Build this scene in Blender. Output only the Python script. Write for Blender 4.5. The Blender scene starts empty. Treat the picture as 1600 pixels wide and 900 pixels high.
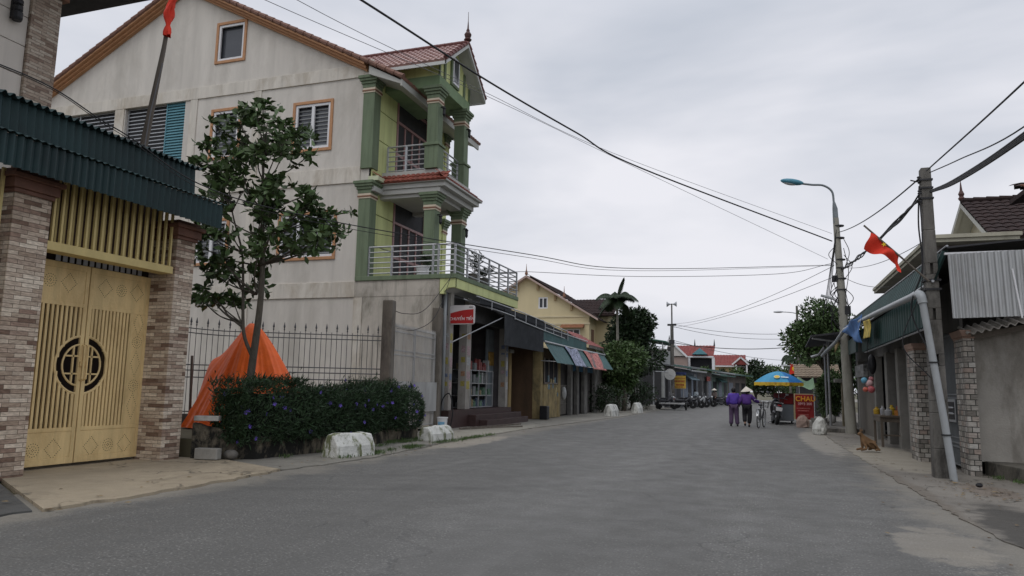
import bpy, math, random
import numpy as np
from mathutils import Vector, Matrix
R = math.radians
rnd = random.Random(7)
S = bpy.context.scene
COL = S.collection

# ------------------------------------------------------------------ camera
P, RO, A = R(7.7), R(1.1), R(-19.0)
c_, s_ = math.cos(RO), math.sin(RO)
Fh = Vector((math.sin(A), math.cos(A), 0)); Rt = Vector((math.cos(A), -math.sin(A), 0)); Zu = Vector((0, 0, 1))
F = math.cos(P) * Fh + math.sin(P) * Zu
U = -math.sin(P) * Fh + math.cos(P) * Zu
cr = c_ * Rt + s_ * U
cu = -s_ * Rt + c_ * U
cam_d = bpy.data.cameras.new('camera'); cam = bpy.data.objects.new('camera', cam_d); COL.objects.link(cam)
cam_d.sensor_width = 36; cam_d.lens = 1145 / 1600 * 36; cam_d.clip_start = .1; cam_d.clip_end = 3000
M = Matrix((( cr.x, cu.x, -F.x, 0), (cr.y, cu.y, -F.y, 0), (cr.z, cu.z, -F.z, 1.4), (0, 0, 0, 1)))
cam.matrix_world = M
S.camera = cam

# ------------------------------------------------------------------ world: overcast sky
W = bpy.data.worlds.new('World'); S.world = W; W.use_nodes = True
nt = W.node_tree; nt.nodes.clear()
def N(t, tree=None, **kw):
    n = (tree or nt).nodes.new(t)
    for k, v in kw.items(): setattr(n, k, v)
    return n
L = nt.links.new
sky = N('ShaderNodeTexSky', sky_type='NISHITA', sun_disc=False, sun_elevation=R(58), sun_rotation=R(200), air_density=1.5, dust_density=4)
b1 = N('ShaderNodeBackground'); b1.inputs[1].default_value = .05; L(sky.outputs[0], b1.inputs[0])
tc = N('ShaderNodeTexCoord'); sep = N('ShaderNodeSeparateXYZ'); L(tc.outputs['Generated'], sep.inputs[0])
# CIE overcast: brighter towards the zenith
mr = N('ShaderNodeMapRange'); mr.inputs[1].default_value = .45; mr.inputs[2].default_value = 1; mr.inputs[3].default_value = 1; mr.inputs[4].default_value = 1.45
L(sep.outputs[2], mr.inputs[0])
mp = N('ShaderNodeMapping'); mp.inputs[3].default_value = (1, 1, 3.2); L(tc.outputs['Generated'], mp.inputs[0])
nz = N('ShaderNodeTexNoise'); nz.inputs['Scale'].default_value = 1.6; nz.inputs['Detail'].default_value = 5; nz.inputs['Roughness'].default_value = .5; nz.inputs['Distortion'].default_value = .3
L(mp.outputs[0], nz.inputs[0])
cr1 = N('ShaderNodeValToRGB'); e = cr1.color_ramp.elements
e[0].position = .34; e[0].color = (.46, .50, .575, 1); e[1].position = .66; e[1].color = (.78, .78, .83, 1)
L(nz.outputs[0], cr1.inputs[0])
vm = N('ShaderNodeVectorMath', operation='SCALE'); L(cr1.outputs[0], vm.inputs[0]); L(mr.outputs[0], vm.inputs['Scale'])
b2 = N('ShaderNodeBackground'); b2.inputs[1].default_value = .95; L(vm.outputs[0], b2.inputs[0])
mx = N('ShaderNodeMixShader'); mx.inputs[0].default_value = .93; L(b1.outputs[0], mx.inputs[1]); L(b2.outputs[0], mx.inputs[2])
wo = N('ShaderNodeOutputWorld'); L(mx.outputs[0], wo.inputs[0])
sd = bpy.data.lights.new('sun', 'SUN'); sun = bpy.data.objects.new('sun', sd); COL.objects.link(sun)
sd.energy = .5; sd.angle = R(25); sd.color = (1, .97, .93)
_az, _el = R(200), R(58)
sdir = Vector((math.sin(_az) * math.cos(_el), math.cos(_az) * math.cos(_el), math.sin(_el)))
sun.rotation_euler = sdir.to_track_quat('Z', 'Y').to_euler()
S.view_settings.view_transform = 'Standard'; S.view_settings.look = 'None'; S.view_settings.exposure = .26; S.view_settings.gamma = 1
S.render.engine = 'CYCLES'

# ------------------------------------------------------------------ materials
MATS = {}
def mat(name, col, rough=.8, var=.25, scale=3., bump=.0, bscale=60., metal=0., streak=0., stain=None, stain_amt=.5, stain_scale=1.2, spec=.3, island=0., trans=0., st_lo=.48, st_hi=.68, runs=0.):
    if name in MATS: return MATS[name]
    m = bpy.data.materials.new(name); m.use_nodes = True; t = m.node_tree; l = t.links.new
    bs = t.nodes['Principled BSDF']; bs.inputs['Roughness'].default_value = rough; bs.inputs['Metallic'].default_value = metal
    bs.inputs['Specular IOR Level'].default_value = spec
    tcn = N('ShaderNodeTexCoord', t)
    n1 = N('ShaderNodeTexNoise', t); n1.inputs['Scale'].default_value = scale; n1.inputs['Detail'].default_value = 6; n1.inputs['Roughness'].default_value = .6
    if streak:
        mpn = N('ShaderNodeMapping', t); mpn.inputs[3].default_value = (1, 1, streak); l(tcn.outputs['Object'], mpn.inputs[0]); l(mpn.outputs[0], n1.inputs[0])
    else: l(tcn.outputs['Object'], n1.inputs[0])
    rp = N('ShaderNodeValToRGB', t); e = rp.color_ramp.elements
    e[0].position = .3; e[1].position = .7
    e[0].color = tuple(max(0, c * (1 - var)) for c in col) + (1,); e[1].color = tuple(min(1, c * (1 + var)) for c in col) + (1,)
    l(n1.outputs[0], rp.inputs[0]); out = rp.outputs[0]
    if stain:
        n2 = N('ShaderNodeTexNoise', t); n2.inputs['Scale'].default_value = stain_scale; n2.inputs['Detail'].default_value = 9; n2.inputs['Roughness'].default_value = .72; n2.inputs['Distortion'].default_value = .4
        mp2 = N('ShaderNodeMapping', t); mp2.inputs[1].default_value = (3.3, 1.7, 5.1); mp2.inputs[3].default_value = (1, 1, .45); l(tcn.outputs['Object'], mp2.inputs[0]); l(mp2.outputs[0], n2.inputs[0])
        r2 = N('ShaderNodeMapRange', t); r2.inputs[1].default_value = st_lo; r2.inputs[2].default_value = st_hi; r2.inputs[3].default_value = 0; r2.inputs[4].default_value = stain_amt
        l(n2.outputs[0], r2.inputs[0])
        mx = N('ShaderNodeMix', t, data_type='RGBA'); l(r2.outputs[0], mx.inputs[0]); l(out, mx.inputs[6]); mx.inputs[7].default_value = tuple(stain) + (1,)
        out = mx.outputs[2]
    if runs:   # rain runs: dirt drawn down the wall by water
        mr_ = N('ShaderNodeMapping', t); mr_.inputs[3].default_value = (5.5, 5.5, .22); l(tcn.outputs['Object'], mr_.inputs[0])
        n4 = N('ShaderNodeTexNoise', t); n4.inputs['Scale'].default_value = 1; n4.inputs['Detail'].default_value = 7; n4.inputs['Roughness'].default_value = .62; l(mr_.outputs[0], n4.inputs[0])
        r5 = N('ShaderNodeMapRange', t); r5.inputs[1].default_value = .53; r5.inputs[2].default_value = .72; r5.inputs[3].default_value = 0; r5.inputs[4].default_value = runs; l(n4.outputs[0], r5.inputs[0])
        mx2 = N('ShaderNodeMix', t, data_type='RGBA'); l(r5.outputs[0], mx2.inputs[0]); l(out, mx2.inputs[6]); mx2.inputs[7].default_value = tuple(c * .38 for c in col) + (1,); out = mx2.outputs[2]
    if island:
        g = N('ShaderNodeNewGeometry', t); r3 = N('ShaderNodeMapRange', t); r3.inputs[3].default_value = 1 - island; r3.inputs[4].default_value = 1 + island
        l(g.outputs['Random Per Island'], r3.inputs[0])
        hs = N('ShaderNodeHueSaturation', t); l(r3.outputs[0], hs.inputs['Value']); l(out, hs.inputs['Color'])
        r4 = N('ShaderNodeMapRange', t); r4.inputs[3].default_value = .495; r4.inputs[4].default_value = .515; l(g.outputs['Random Per Island'], r4.inputs[0]); l(r4.outputs[0], hs.inputs['Hue'])
        out = hs.outputs[0]
    l(out, bs.inputs['Base Color'])
    if trans:
        bs.inputs['Subsurface Weight'].default_value = 0
    if bump:
        n3 = N('ShaderNodeTexNoise', t); n3.inputs['Scale'].default_value = bscale; n3.inputs['Detail'].default_value = 4; l(tcn.outputs['Object'], n3.inputs[0])
        bp = N('ShaderNodeBump', t); bp.inputs['Strength'].default_value = bump; bp.inputs['Distance'].default_value = .02; l(n3.outputs[0], bp.inputs['Height']); l(bp.outputs[0], bs.inputs['Normal'])
    MATS[name] = m; return m

def brick_mat(name, c1, c2, mortar, w, h, msize=.004, offset=.5, bump=.6, extra=None, squash=1.):
    m = bpy.data.materials.new(name); m.use_nodes = True; t = m.node_tree; l = t.links.new
    bs = t.nodes['Principled BSDF']; bs.inputs['Roughness'].default_value = .75; bs.inputs['Specular IOR Level'].default_value = .3
    tcn = N('ShaderNodeTexCoord', t); sp = N('ShaderNodeSeparateXYZ', t); l(tcn.outputs['Object'], sp.inputs[0])
    ad = N('ShaderNodeMath', t, operation='ADD'); l(sp.outputs[0], ad.inputs[0]); l(sp.outputs[1], ad.inputs[1])
    cb = N('ShaderNodeCombineXYZ', t); l(ad.outputs[0], cb.inputs[0]); l(sp.outputs[2], cb.inputs[1])
    def br(ww, hh, off, shift):
        mpn = N('ShaderNodeMapping', t); mpn.inputs[1].default_value = shift; l(cb.outputs[0], mpn.inputs[0])
        b = N('ShaderNodeTexBrick', t); b.offset = off; b.squash = squash
        b.inputs['Scale'].default_value = 1; b.inputs['Brick Width'].default_value = ww; b.inputs['Row Height'].default_value = hh
        b.inputs['Mortar Size'].default_value = msize; b.inputs['Mortar Smooth'].default_value = .3; b.inputs['Bias'].default_value = 0
        b.inputs['Color1'].default_value = (0, 0, 0, 1); b.inputs['Color2'].default_value = (1, 1, 1, 1); b.inputs['Mortar'].default_value = (.5, .5, .5, 1)
        l(mpn.outputs[0], b.inputs[0]); return b
    b = br(w, h, offset, (0, 0, 0))
    rp = N('ShaderNodeValToRGB', t); e = rp.color_ramp.elements
    stops = [c1] + (extra or []) + [c2]
    e[0].position = 0.08; e[0].color = tuple(stops[0]) + (1,); e[1].position = .92; e[1].color = tuple(stops[-1]) + (1,)
    for i, cc in enumerate(stops[1:-1]):
        q = e.new((i + 1) / (len(stops) - 1)); q.color = tuple(cc) + (1,)
    l(b.outputs['Color'], rp.inputs[0])
    n1 = N('ShaderNodeTexNoise', t); n1.inputs['Scale'].default_value = 14; n1.inputs['Detail'].default_value = 6
    mpz = N('ShaderNodeMapping', t); mpz.inputs[3].default_value = (1, 1, 3); l(tcn.outputs['Object'], mpz.inputs[0]); l(mpz.outputs[0], n1.inputs[0])
    r2 = N('ShaderNodeMapRange', t); r2.inputs[1].default_value = .3; r2.inputs[2].default_value = .7; r2.inputs[3].default_value = .72; r2.inputs[4].default_value = 1.2; l(n1.outputs[0], r2.inputs[0])
    hs = N('ShaderNodeHueSaturation', t); l(rp.outputs[0], hs.inputs['Color']); l(r2.outputs[0], hs.inputs['Value'])
    mx = N('ShaderNodeMix', t, data_type='RGBA'); l(b.outputs['Fac'], mx.inputs[0]); l(hs.outputs[0], mx.inputs[6]); mx.inputs[7].default_value = tuple(mortar) + (1,)
    l(mx.outputs[2], bs.inputs['Base Color'])
    hm = N('ShaderNodeMath', t, operation='MULTIPLY_ADD'); hm.inputs[1].default_value = -1.2
    l(b.outputs['Fac'], hm.inputs[0]); l(b.outputs['Color'], hm.inputs[2])
    am = N('ShaderNodeMath', t, operation='MULTIPLY_ADD'); am.inputs[1].default_value = .6; l(n1.outputs[0], am.inputs[0]); l(hm.outputs[0], am.inputs[2])
    bp = N('ShaderNodeBump', t); bp.inputs['Strength'].default_value = bump; bp.inputs['Distance'].default_value = .02; l(am.outputs[0], bp.inputs['Height']); l(bp.outputs[0], bs.inputs['Normal'])
    MATS[name] = m; return m

def glass_mat(name, col=(.03, .035, .04), rough=.08):
    m = mat(name, col, rough, .1, 2, spec=.6); return m

# ------------------------------------------------------------------ mesh building
def cr_spline(pts, n=8):
    p = [Vector(q) for q in pts]
    if len(p) < 3: return p
    p = [p[0] * 2 - p[1]] + p + [p[-1] * 2 - p[-2]]
    out = []
    for i in range(1, len(p) - 2):
        a, b, c, d = p[i - 1:i + 3]
        for k in range(n):
            t = k / n
            out.append(.5 * ((2 * b) + (c - a) * t + (2 * a - 5 * b + 4 * c - d) * t * t + (3 * b - a - 3 * c + d) * t ** 3))
    out.append(p[-2]); return out

class MB:
    def __init__(s): s.v = []; s.f = []; s.m = []; s.mi = 0
    def add(s, vs, fs):
        o = len(s.v); s.v += [tuple(v) for v in vs]; s.f += [tuple(i + o for i in f) for f in fs]; s.m += [s.mi] * len(fs); return s
    def box(s, x0, y0, z0, x1, y1, z1):
        if x0 > x1: x0, x1 = x1, x0
        if y0 > y1: y0, y1 = y1, y0
        if z0 > z1: z0, z1 = z1, z0
        return s.add([(x0,y0,z0),(x1,y0,z0),(x1,y1,z0),(x0,y1,z0),(x0,y0,z1),(x1,y0,z1),(x1,y1,z1),(x0,y1,z1)],
                     [(0,3,2,1),(4,5,6,7),(0,1,5,4),(1,2,6,5),(2,3,7,6),(3,0,4,7)])
    def obox(s, c, size, rz=0, rx=0, ry=0):
        m = Matrix.Translation(c) @ Matrix.Rotation(rz, 4, 'Z') @ Matrix.Rotation(rx, 4, 'X') @ Matrix.Rotation(ry, 4, 'Y')
        a, b, d = [q / 2 for q in size]
        vs = [(-a,-b,-d),(a,-b,-d),(a,b,-d),(-a,b,-d),(-a,-b,d),(a,-b,d),(a,b,d),(-a,b,d)]
        return s.add([m @ Vector(v) for v in vs], [(0,3,2,1),(4,5,6,7),(0,1,5,4),(1,2,6,5),(2,3,7,6),(3,0,4,7)])
    def beam(s, a, b, w, h=None):
        a = Vector(a); b = Vector(b); h = h or w; d = (b - a).normalized()
        up = Vector((0, 0, 1)) if abs(d.z) < .95 else Vector((0, 1, 0))
        r = d.cross(up).normalized() * w / 2; u = r.cross(d).normalized() * h / 2
        vs = [a - r - u, a + r - u, a + r + u, a - r + u, b - r - u, b + r - u, b + r + u, b - r + u]
        return s.add(vs, [(3,2,1,0),(4,5,6,7),(0,1,5,4),(1,2,6,5),(2,3,7,6),(3,0,4,7)])
    def tube(s, pts, r, n=8, cap=True):
        pts = [Vector(p) for p in pts]; k = len(pts)
        rs = [r] * k if not isinstance(r, (list, tuple)) else list(r)
        if len(rs) != k: rs = [rs[0] + (rs[-1] - rs[0]) * i / (k - 1) for i in range(k)]
        vs = []; fs = []; prev = None
        for i, p in enumerate(pts):
            d = (pts[min(i + 1, k - 1)] - pts[max(i - 1, 0)])
            d = d.normalized() if d.length > 1e-9 else Vector((0, 0, 1))
            if prev is None:
                up = Vector((0, 0, 1)) if abs(d.z) < .9 else Vector((1, 0, 0)); x = d.cross(up).normalized()
            else: x = (prev - d * prev.dot(d)); x = x.normalized() if x.length > 1e-6 else d.cross(Vector((0,0,1))).normalized()
            y = d.cross(x); prev = x
            for j in range(n):
                a = 2 * math.pi * j / n; vs.append(p + (x * math.cos(a) + y * math.sin(a)) * rs[i])
        for i in range(k - 1):
            for j in range(n):
                a = i * n + j; b = i * n + (j + 1) % n; fs.append((a, b, b + n, a + n))
        if cap: fs.append(tuple(range(n - 1, -1, -1))); fs.append(tuple((k - 1) * n + j for j in range(n)))
        return s.add(vs, fs)
    def lathe(s, prof, c, n=16, axis='z'):
        vs = []; fs = []; k = len(prof)
        for r, z in prof:
            for j in range(n):
                a = 2 * math.pi * j / n; x, y = r * math.cos(a), r * math.sin(a)
                v = {'z': (x, y, z), 'x': (z, x, y), 'y': (x, z, y)}[axis]
                vs.append((v[0] + c[0], v[1] + c[1], v[2] + c[2]))
        for i in range(k - 1):
            for j in range(n):
                a = i * n + j; b = i * n + (j + 1) % n; fs.append((a, b, b + n, a + n))
        fs.append(tuple(range(n - 1, -1, -1))); fs.append(tuple((k - 1) * n + j for j in range(n)))
        return s.add(vs, fs)
    def ball(s, c, r, n=12, m=8):
        if not isinstance(r, (tuple, list)): r = (r, r, r)
        vs = []; fs = []
        for i in range(m + 1):
            t = math.pi * i / m
            for j in range(n):
                a = 2 * math.pi * j / n; q = max(math.sin(t), .001)
                vs.append((c[0] + r[0] * q * math.cos(a), c[1] + r[1] * q * math.sin(a), c[2] - r[2] * math.cos(t)))
        for i in range(m):
            for j in range(n):
                a = i * n + j; b = i * n + (j + 1) % n; fs.append((a, b, b + n, a + n))
        return s.add(vs, fs)
    def prism(s, poly, plane, w0, w1):
        n = len(poly)
        def P(p, w): return {'y': (p[0], w, p[1]), 'x': (w, p[0], p[1]), 'z': (p[0], p[1], w)}[plane]
        vs = [P(p, w0) for p in poly] + [P(p, w1) for p in poly]
        fs = [tuple(range(n)), tuple(range(2 * n - 1, n - 1, -1))] + [(i, i + n, (i + 1) % n + n, (i + 1) % n) for i in range(n)]
        return s.add(vs, fs)
    def grid(s, fn, nu, nv):
        vs = [fn(i / nu, j / nv) for j in range(nv + 1) for i in range(nu + 1)]
        fs = [(j * (nu + 1) + i, j * (nu + 1) + i + 1, (j + 1) * (nu + 1) + i + 1, (j + 1) * (nu + 1) + i) for j in range(nv) for i in range(nu)]
        return s.add(vs, fs)
    def corr(s, o, u, v, pitch=.12, amp=.02, th=.006, square=False):
        # corrugated sheet: ridges run along v, wave across u
        o, u, v = Vector(o), Vector(u), Vector(v); n = u.cross(v).normalized(); Lu = u.length; k = max(2, int(Lu / pitch * 6))
        def off(x):
            w = math.sin(2 * math.pi * x * Lu / pitch)
            if square: w = max(-1, min(1, w * 3))
            return w * amp
        vs = []
        for sgn in (1, -1):
            for j in (0, 1):
                for i in range(k + 1):
                    vs.append(o + u * (i / k) + v * j + n * (off(i / k) + sgn * th / 2))
        q = k + 1; fs = []
        for i in range(k):
            fs.append((i, i + 1, q + i + 1, q + i)); fs.append((2 * q + i + 1, 2 * q + i, 3 * q + i, 3 * q + i + 1))
            fs.append((i + 1, i, 2 * q + i, 2 * q + i + 1)); fs.append((q + i, q + i + 1, 3 * q + i + 1, 3 * q + i))
        return s.add(vs, fs)
    def tiles(s, o, u, v, pu=.22, pv=.33, amp=.035, step=.03, base=.06):
        o, u, v = Vector(o), Vector(u), Vector(v); n = u.cross(v).normalized()
        if n.z < 0: n = -n
        cols = max(1, round(u.length / pu)); rows = max(1, round(v.length / pv)); k = cols * 6
        for r in range(rows):
            a, b = r / rows, (r + 1) / rows
            vs = []
            for t, h in ((a, -base), (a, step), (b, 0.0)):
                for i in range(k + 1):
                    w = abs(math.sin(math.pi * i / 6)) ** .8 * amp
                    vs.append(o + u * (i / k) + v * t + n * (h + (w if h > -.05 else 0)))
            q = k + 1
            s.add(vs, [(j * q + i, j * q + i + 1, (j + 1) * q + i + 1, (j + 1) * q + i) for j in (0, 1) for i in range(k)])
        return s
    def build(s, name, mats, parent=None, smooth=False, bevel=0, tagd=None):
        me = bpy.data.meshes.new(name)
        off = parent_loc(parent)
        vs = [(v[0] - off[0], v[1] - off[1], v[2] - off[2]) for v in s.v]
        me.from_pydata(vs, [], s.f)
        if not isinstance(mats, (list, tuple)): mats = [mats]
        for m in mats: me.materials.append(m)
        me.polygons.foreach_set('material_index', s.m)
        if smooth is True: me.polygons.foreach_set('use_smooth', [True] * len(s.f))
        me.update()
        o = bpy.data.objects.new(name, me); COL.objects.link(o)
        if parent: o.parent = parent
        if smooth == 'auto':
            me.polygons.foreach_set('use_smooth', [True] * len(s.f)); me.set_sharp_from_angle(angle=R(38))
        if bevel:
            b = o.modifiers.new('bevel', 'BEVEL'); b.width = bevel; b.segments = 2; b.limit_method = 'ANGLE'; b.angle_limit = R(50)
        return o

def parent_loc(p):
    o = Vector((0, 0, 0))
    while p: o += p.location; p = p.parent
    return o
def thing(name, label, cat, loc=(0, 0, 0), group=None):
    o = bpy.data.objects.new(name, None); COL.objects.link(o); o.location = loc; o.empty_display_size = .2
    return tag(o, label, cat, group)
def tag(o, label, cat, group=None):
    o['label'] = label; o['category'] = cat
    if group: o['group'] = group
    return o
def struct(o): o['kind'] = 'structure'; return o
def solo(mb, name, mats, loc, label, cat, group=None, smooth=False, bevel=0):
    # a thing that is one mesh, origin moved to its base
    vs = [(v[0] - loc[0], v[1] - loc[1], v[2] - loc[2]) for v in mb.v]; mb.v = vs
    o = mb.build(name, mats, None, smooth, bevel); o.location = loc; return tag(o, label, cat, group)
def copy_tree(o, parent=None):
    c = o.copy(); COL.objects.link(c); c.parent = parent
    for ch in list(CH(o)): copy_tree(ch, c)
    return c
def CH(o): return [x for x in bpy.data.objects if x.parent == o]
def skin(name, verts, edges, radii, m, parent=None, sub=2, loc=None, root=0):
    me = bpy.data.meshes.new(name); me.from_pydata([Vector(v) for v in verts], edges, [])
    o = bpy.data.objects.new(name, me); COL.objects.link(o)
    sk = o.modifiers.new('skin', 'SKIN'); sk.use_smooth_shade = True
    d = me.skin_vertices[0].data
    for i, r in enumerate(radii):
        d[i].radius = r if isinstance(r, tuple) else (r, r); d[i].use_root = (i == root)
    if sub: ss = o.modifiers.new('sub', 'SUBSURF'); ss.levels = sub; ss.render_levels = sub
    dg = bpy.context.evaluated_depsgraph_get(); dg.update()
    m2 = bpy.data.meshes.new_from_object(o.evaluated_get(dg)); bpy.data.objects.remove(o)
    m2.name = name; m2.materials.clear(); m2.materials.append(m); m2.polygons.foreach_set('use_smooth', [True] * len(m2.polygons)); m2.polygons.foreach_set('material_index', [0] * len(m2.polygons))
    o = bpy.data.objects.new(name, m2); COL.objects.link(o)
    if parent: o.parent = parent
    return o
def text(body, size, org, xdir, ydir, m, parent, name='lettering', ext=.004, shear=0, align='CENTER', bold=0.0):
    cu_ = bpy.data.curves.new(name, 'FONT'); cu_.body = body; cu_.size = size; cu_.extrude = ext; cu_.align_x = align; cu_.align_y = 'CENTER'; cu_.shear = shear; cu_.offset = bold
    o = bpy.data.objects.new(name, cu_); COL.objects.link(o)
    dg = bpy.context.evaluated_depsgraph_get(); dg.update()
    me = bpy.data.meshes.new_from_object(o.evaluated_get(dg)); bpy.data.objects.remove(o); me.name = name
    x = Vector(xdir).normalized(); y = Vector(ydir).normalized(); z = x.cross(y); org = Vector(org) - parent_loc(parent)
    mm = Matrix(((x.x, y.x, z.x, org.x), (x.y, y.y, z.y, org.y), (x.z, y.z, z.z, org.z), (0, 0, 0, 1)))
    me.transform(mm); me.materials.clear(); me.materials.append(m)
    o = bpy.data.objects.new(name, me); COL.objects.link(o); o.parent = parent; return o

def leaves(centers, dirs, length, width, r=None, bend=.25, oval=False):
    """numpy leaves: each an elongated folded leaf growing from centre along dir"""
    r = r or np.random.default_rng(1); n = len(centers)
    d = dirs / np.linalg.norm(dirs, axis=1, keepdims=True)
    up = r.normal(size=(n, 3)); sd_ = np.cross(d, up); sd_ /= np.linalg.norm(sd_, axis=1, keepdims=True) + 1e-9
    nn = np.cross(sd_, d)
    l = (length * r.uniform(.7, 1.25, n))[:, None]; w = (width * r.uniform(.75, 1.2, n))[:, None]
    b = bend * l
    if oval:
        q = [centers, centers + d * l * .3 + sd_ * w * .33 + nn * b * .3, centers + d * l * .68 + sd_ * w * .5 + nn * b * .2, centers + d * l - nn * b * .6, centers + d * l * .68 - sd_ * w * .5 + nn * b * .2, centers + d * l * .3 - sd_ * w * .33 + nn * b * .3, centers + d * l * .5]
        v = np.stack(q, 1).reshape(-1, 3); k = np.arange(n)[:, None] * 7
        f = [tuple(x) for x in np.concatenate([k + np.array([[0, 1, 2, 6]]), k + np.array([[6, 2, 3, 4]]), k + np.array([[0, 6, 4, 5]])], 0).tolist()]
        return v, np.array(f)
    p0 = centers; p1 = centers + d * l * .45 + sd_ * w * .5 + nn * b * .35; p2 = centers + d * l * .45 - sd_ * w * .5 + nn * b * .35
    pm = centers + d * l * .45; p3 = centers + d * l - nn * b
    v = np.stack([p0, p1, p3, p2, pm], 1).reshape(-1, 3)
    k = np.arange(n)[:, None] * 5
    f = np.concatenate([k + np.array([[0, 1, 2, 4]]), k + np.array([[0, 4, 2, 3]])], 0)
    return v, f
def leaf_obj(name, v, f, m, parent):
    me = bpy.data.meshes.new(name); off = np.array(parent_loc(parent))
    me.from_pydata((v - off).tolist(), [], f.tolist()); me.materials.append(m); me.polygons.foreach_set('use_smooth', [True] * len(me.polygons)); me.update()
    o = bpy.data.objects.new(name, me); COL.objects.link(o); o.parent = parent; return o

# palette
plaster = mat('plaster_grey', (.61, .575, .52), .9, .11, 1.6, .2, 60, streak=.16, stain=(.36, .33, .28), stain_amt=.4, stain_scale=.7, runs=.10)
plaster_lt = mat('plaster_band', (.64, .60, .53), .9, .12, 2.2, .1, 80, streak=.2, stain=(.34, .28, .20), stain_amt=.65, stain_scale=.9, runs=.30)
plaster_dirty = mat('plaster_dirty', (.50, .46, .40), .92, .15, 1.1, .2, 60, stain=(.13, .12, .09), stain_amt=.8, stain_scale=.9, runs=.6)
orange_trim = mat('orange_trim', (.47, .25, .13), .7, .12, 5)
green_dk = mat('green_paint', (.155, .198, .125), .8, .18, 3, streak=.2, runs=.4)
green_md = mat('green_mid', (.19, .27, .15), .7, .12, 3, streak=.3)
green_yl = mat('yellow_green', (.60, .64, .30), .85, .12, 2, streak=.2, runs=.3)
green_cream = mat('cream_green', (.55, .58, .40), .75, .08, 2)
cream_line = mat('cream_line', (.6, .52, .4), .7, .1, 4)
brown_line = mat('brown_line', (.22, .11, .07), .7, .1, 4)
red_tile = mat('red_tile', (.23, .065, .045), .55, .3, 5, .1, 40, stain=(.10, .06, .05), stain_amt=.5, stain_scale=2)
pink_tile = mat('rose_tile', (.36, .215, .195), .45, .2, 6, .1, 40, spec=.5, island=.12)
rake_tile = mat('rake_tile', (.22, .12, .09), .7, .3, 6)
brown_tile = mat('brown_tile', (.034, .020, .018), .9, .3, 6, stain=(.04, .03, .03), stain_amt=.6)
soffit = mat('soffit', (.45, .45, .42), .85, .06, 2)
white_frame = mat('white_frame', (.72, .72, .73), .45, .04, 2)
pane_m = glass_mat('window_glass', (.06, .065, .075), .12)
bars_m = mat('window_bars', (.24, .25, .25), .5, .1, 3)
steel = mat('galvanised_steel', (.42, .43, .44), .42, .15, 8, metal=.55)
door_m = mat('door_brown', (.34, .19, .18), .45, .15, 4, streak=.3)
curtain = mat('curtain_glass', (.66, .66, .70), .25, .1, 2)
dark_in = mat('dark_interior', (.02, .02, .022), .9, .2, 2)
dark_gr = mat('dark_grey', (.045, .045, .048), .8, .2, 3)
black_m = mat('black_plastic', (.015, .015, .017), .45, .2, 5)
rubber = mat('rubber', (.02, .02, .02), .8, .2, 9)
concrete = mat('concrete', (.33, .32, .29), .9, .18, 3, .3, 40, stain=(.16, .15, .13), stain_amt=.6)
concrete_pole = mat('concrete_pole', (.15, .142, .128), .9, .3, 5, .4, 40, streak=.3, stain=(.03, .028, .025), stain_amt=.85, stain_scale=2.2)
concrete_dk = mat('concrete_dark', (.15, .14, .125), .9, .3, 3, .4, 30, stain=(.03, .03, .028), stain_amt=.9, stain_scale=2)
teal_metal = mat('teal_metal', (.055, .125, .125), .5, .2, 2, streak=.25, stain=(.03, .06, .06), stain_amt=.5, spec=.4)
teal_dark = mat('teal_dark_metal', (.014, .038, .040), .55, .2, 2, streak=.25, stain=(.01, .016, .018), stain_amt=.7, spec=.35)
teal_shut = mat('teal_shutter', (.10, .25, .30), .5, .1, 3)
yellow_metal = mat('yellow_metal', (.58, .46, .20), .5, .12, 3, streak=.3)
gate_metal = mat('gate_metal', (.74, .555, .275), .5, .14, 3, .2, 30, streak=.2, stain=(.42, .27, .11), stain_amt=.55, stain_scale=2.5, spec=.35, runs=.3)
gate_back = mat('gate_back', (.06, .04, .022), .8, .2, 4)
wood_pole = mat('weathered_wood', (.14, .12, .10), .9, .3, 6, .3, 30, streak=.1)
bark = mat('bark', (.10, .088, .07), .9, .3, 12, .6, 30, streak=.4)
flag_red = mat('flag_red', (.72, .05, .025), .75, .12, 6)
flag_yel = mat('flag_yellow', (.8, .55, .03), .7, .05, 3)
tarp_m = mat('orange_tarp', (.98, .145, .010), .55, .12, 5, .8, 7, stain=(.60, .08, .010), stain_amt=.35, stain_scale=1.6, spec=.5)
wire_m = mat('cable_black', (.025, .025, .027), .6, .1, 3)
wire_g = mat('cable_grey', (.16, .16, .17), .6, .1, 3)
leaf_m = mat('leaf_green', (.068, .108, .036), .5, .3, 3, island=.4, spec=.35)
leaf_d = mat('leaf_dark', (.024, .042, .017), .55, .3, 3, island=.45, spec=.3)
leaf_l = mat('leaf_light', (.075, .12, .035), .5, .3, 3, island=.4, spec=.35)
hedge_m = mat('hedge_leaf', (.034, .060, .027), .55, .3, 3, island=.5, spec=.3)
stone_veneer = brick_mat('stone_veneer', (.20, .13, .095), (.72, .62, .50), (.10, .075, .055), .27, .062, .003, .37, .9, [(.62, .52, .41), (.30, .20, .15), (.68, .58, .46), (.36, .27, .20), (.58, .47, .37)])
house_veneer = brick_mat('house_veneer', (.24, .17, .13), (.50, .43, .35), (.12, .09, .07), .30, .065, .004, .37, .8, [(.40, .32, .25)])
grey_stone = brick_mat('grey_stone', (.17, .155, .135), (.46, .44, .40), (.04, .04, .035), .15, .095, .007, .5, .9, [(.27, .25, .22), (.36, .34, .30), (.31, .24, .2)])
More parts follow.
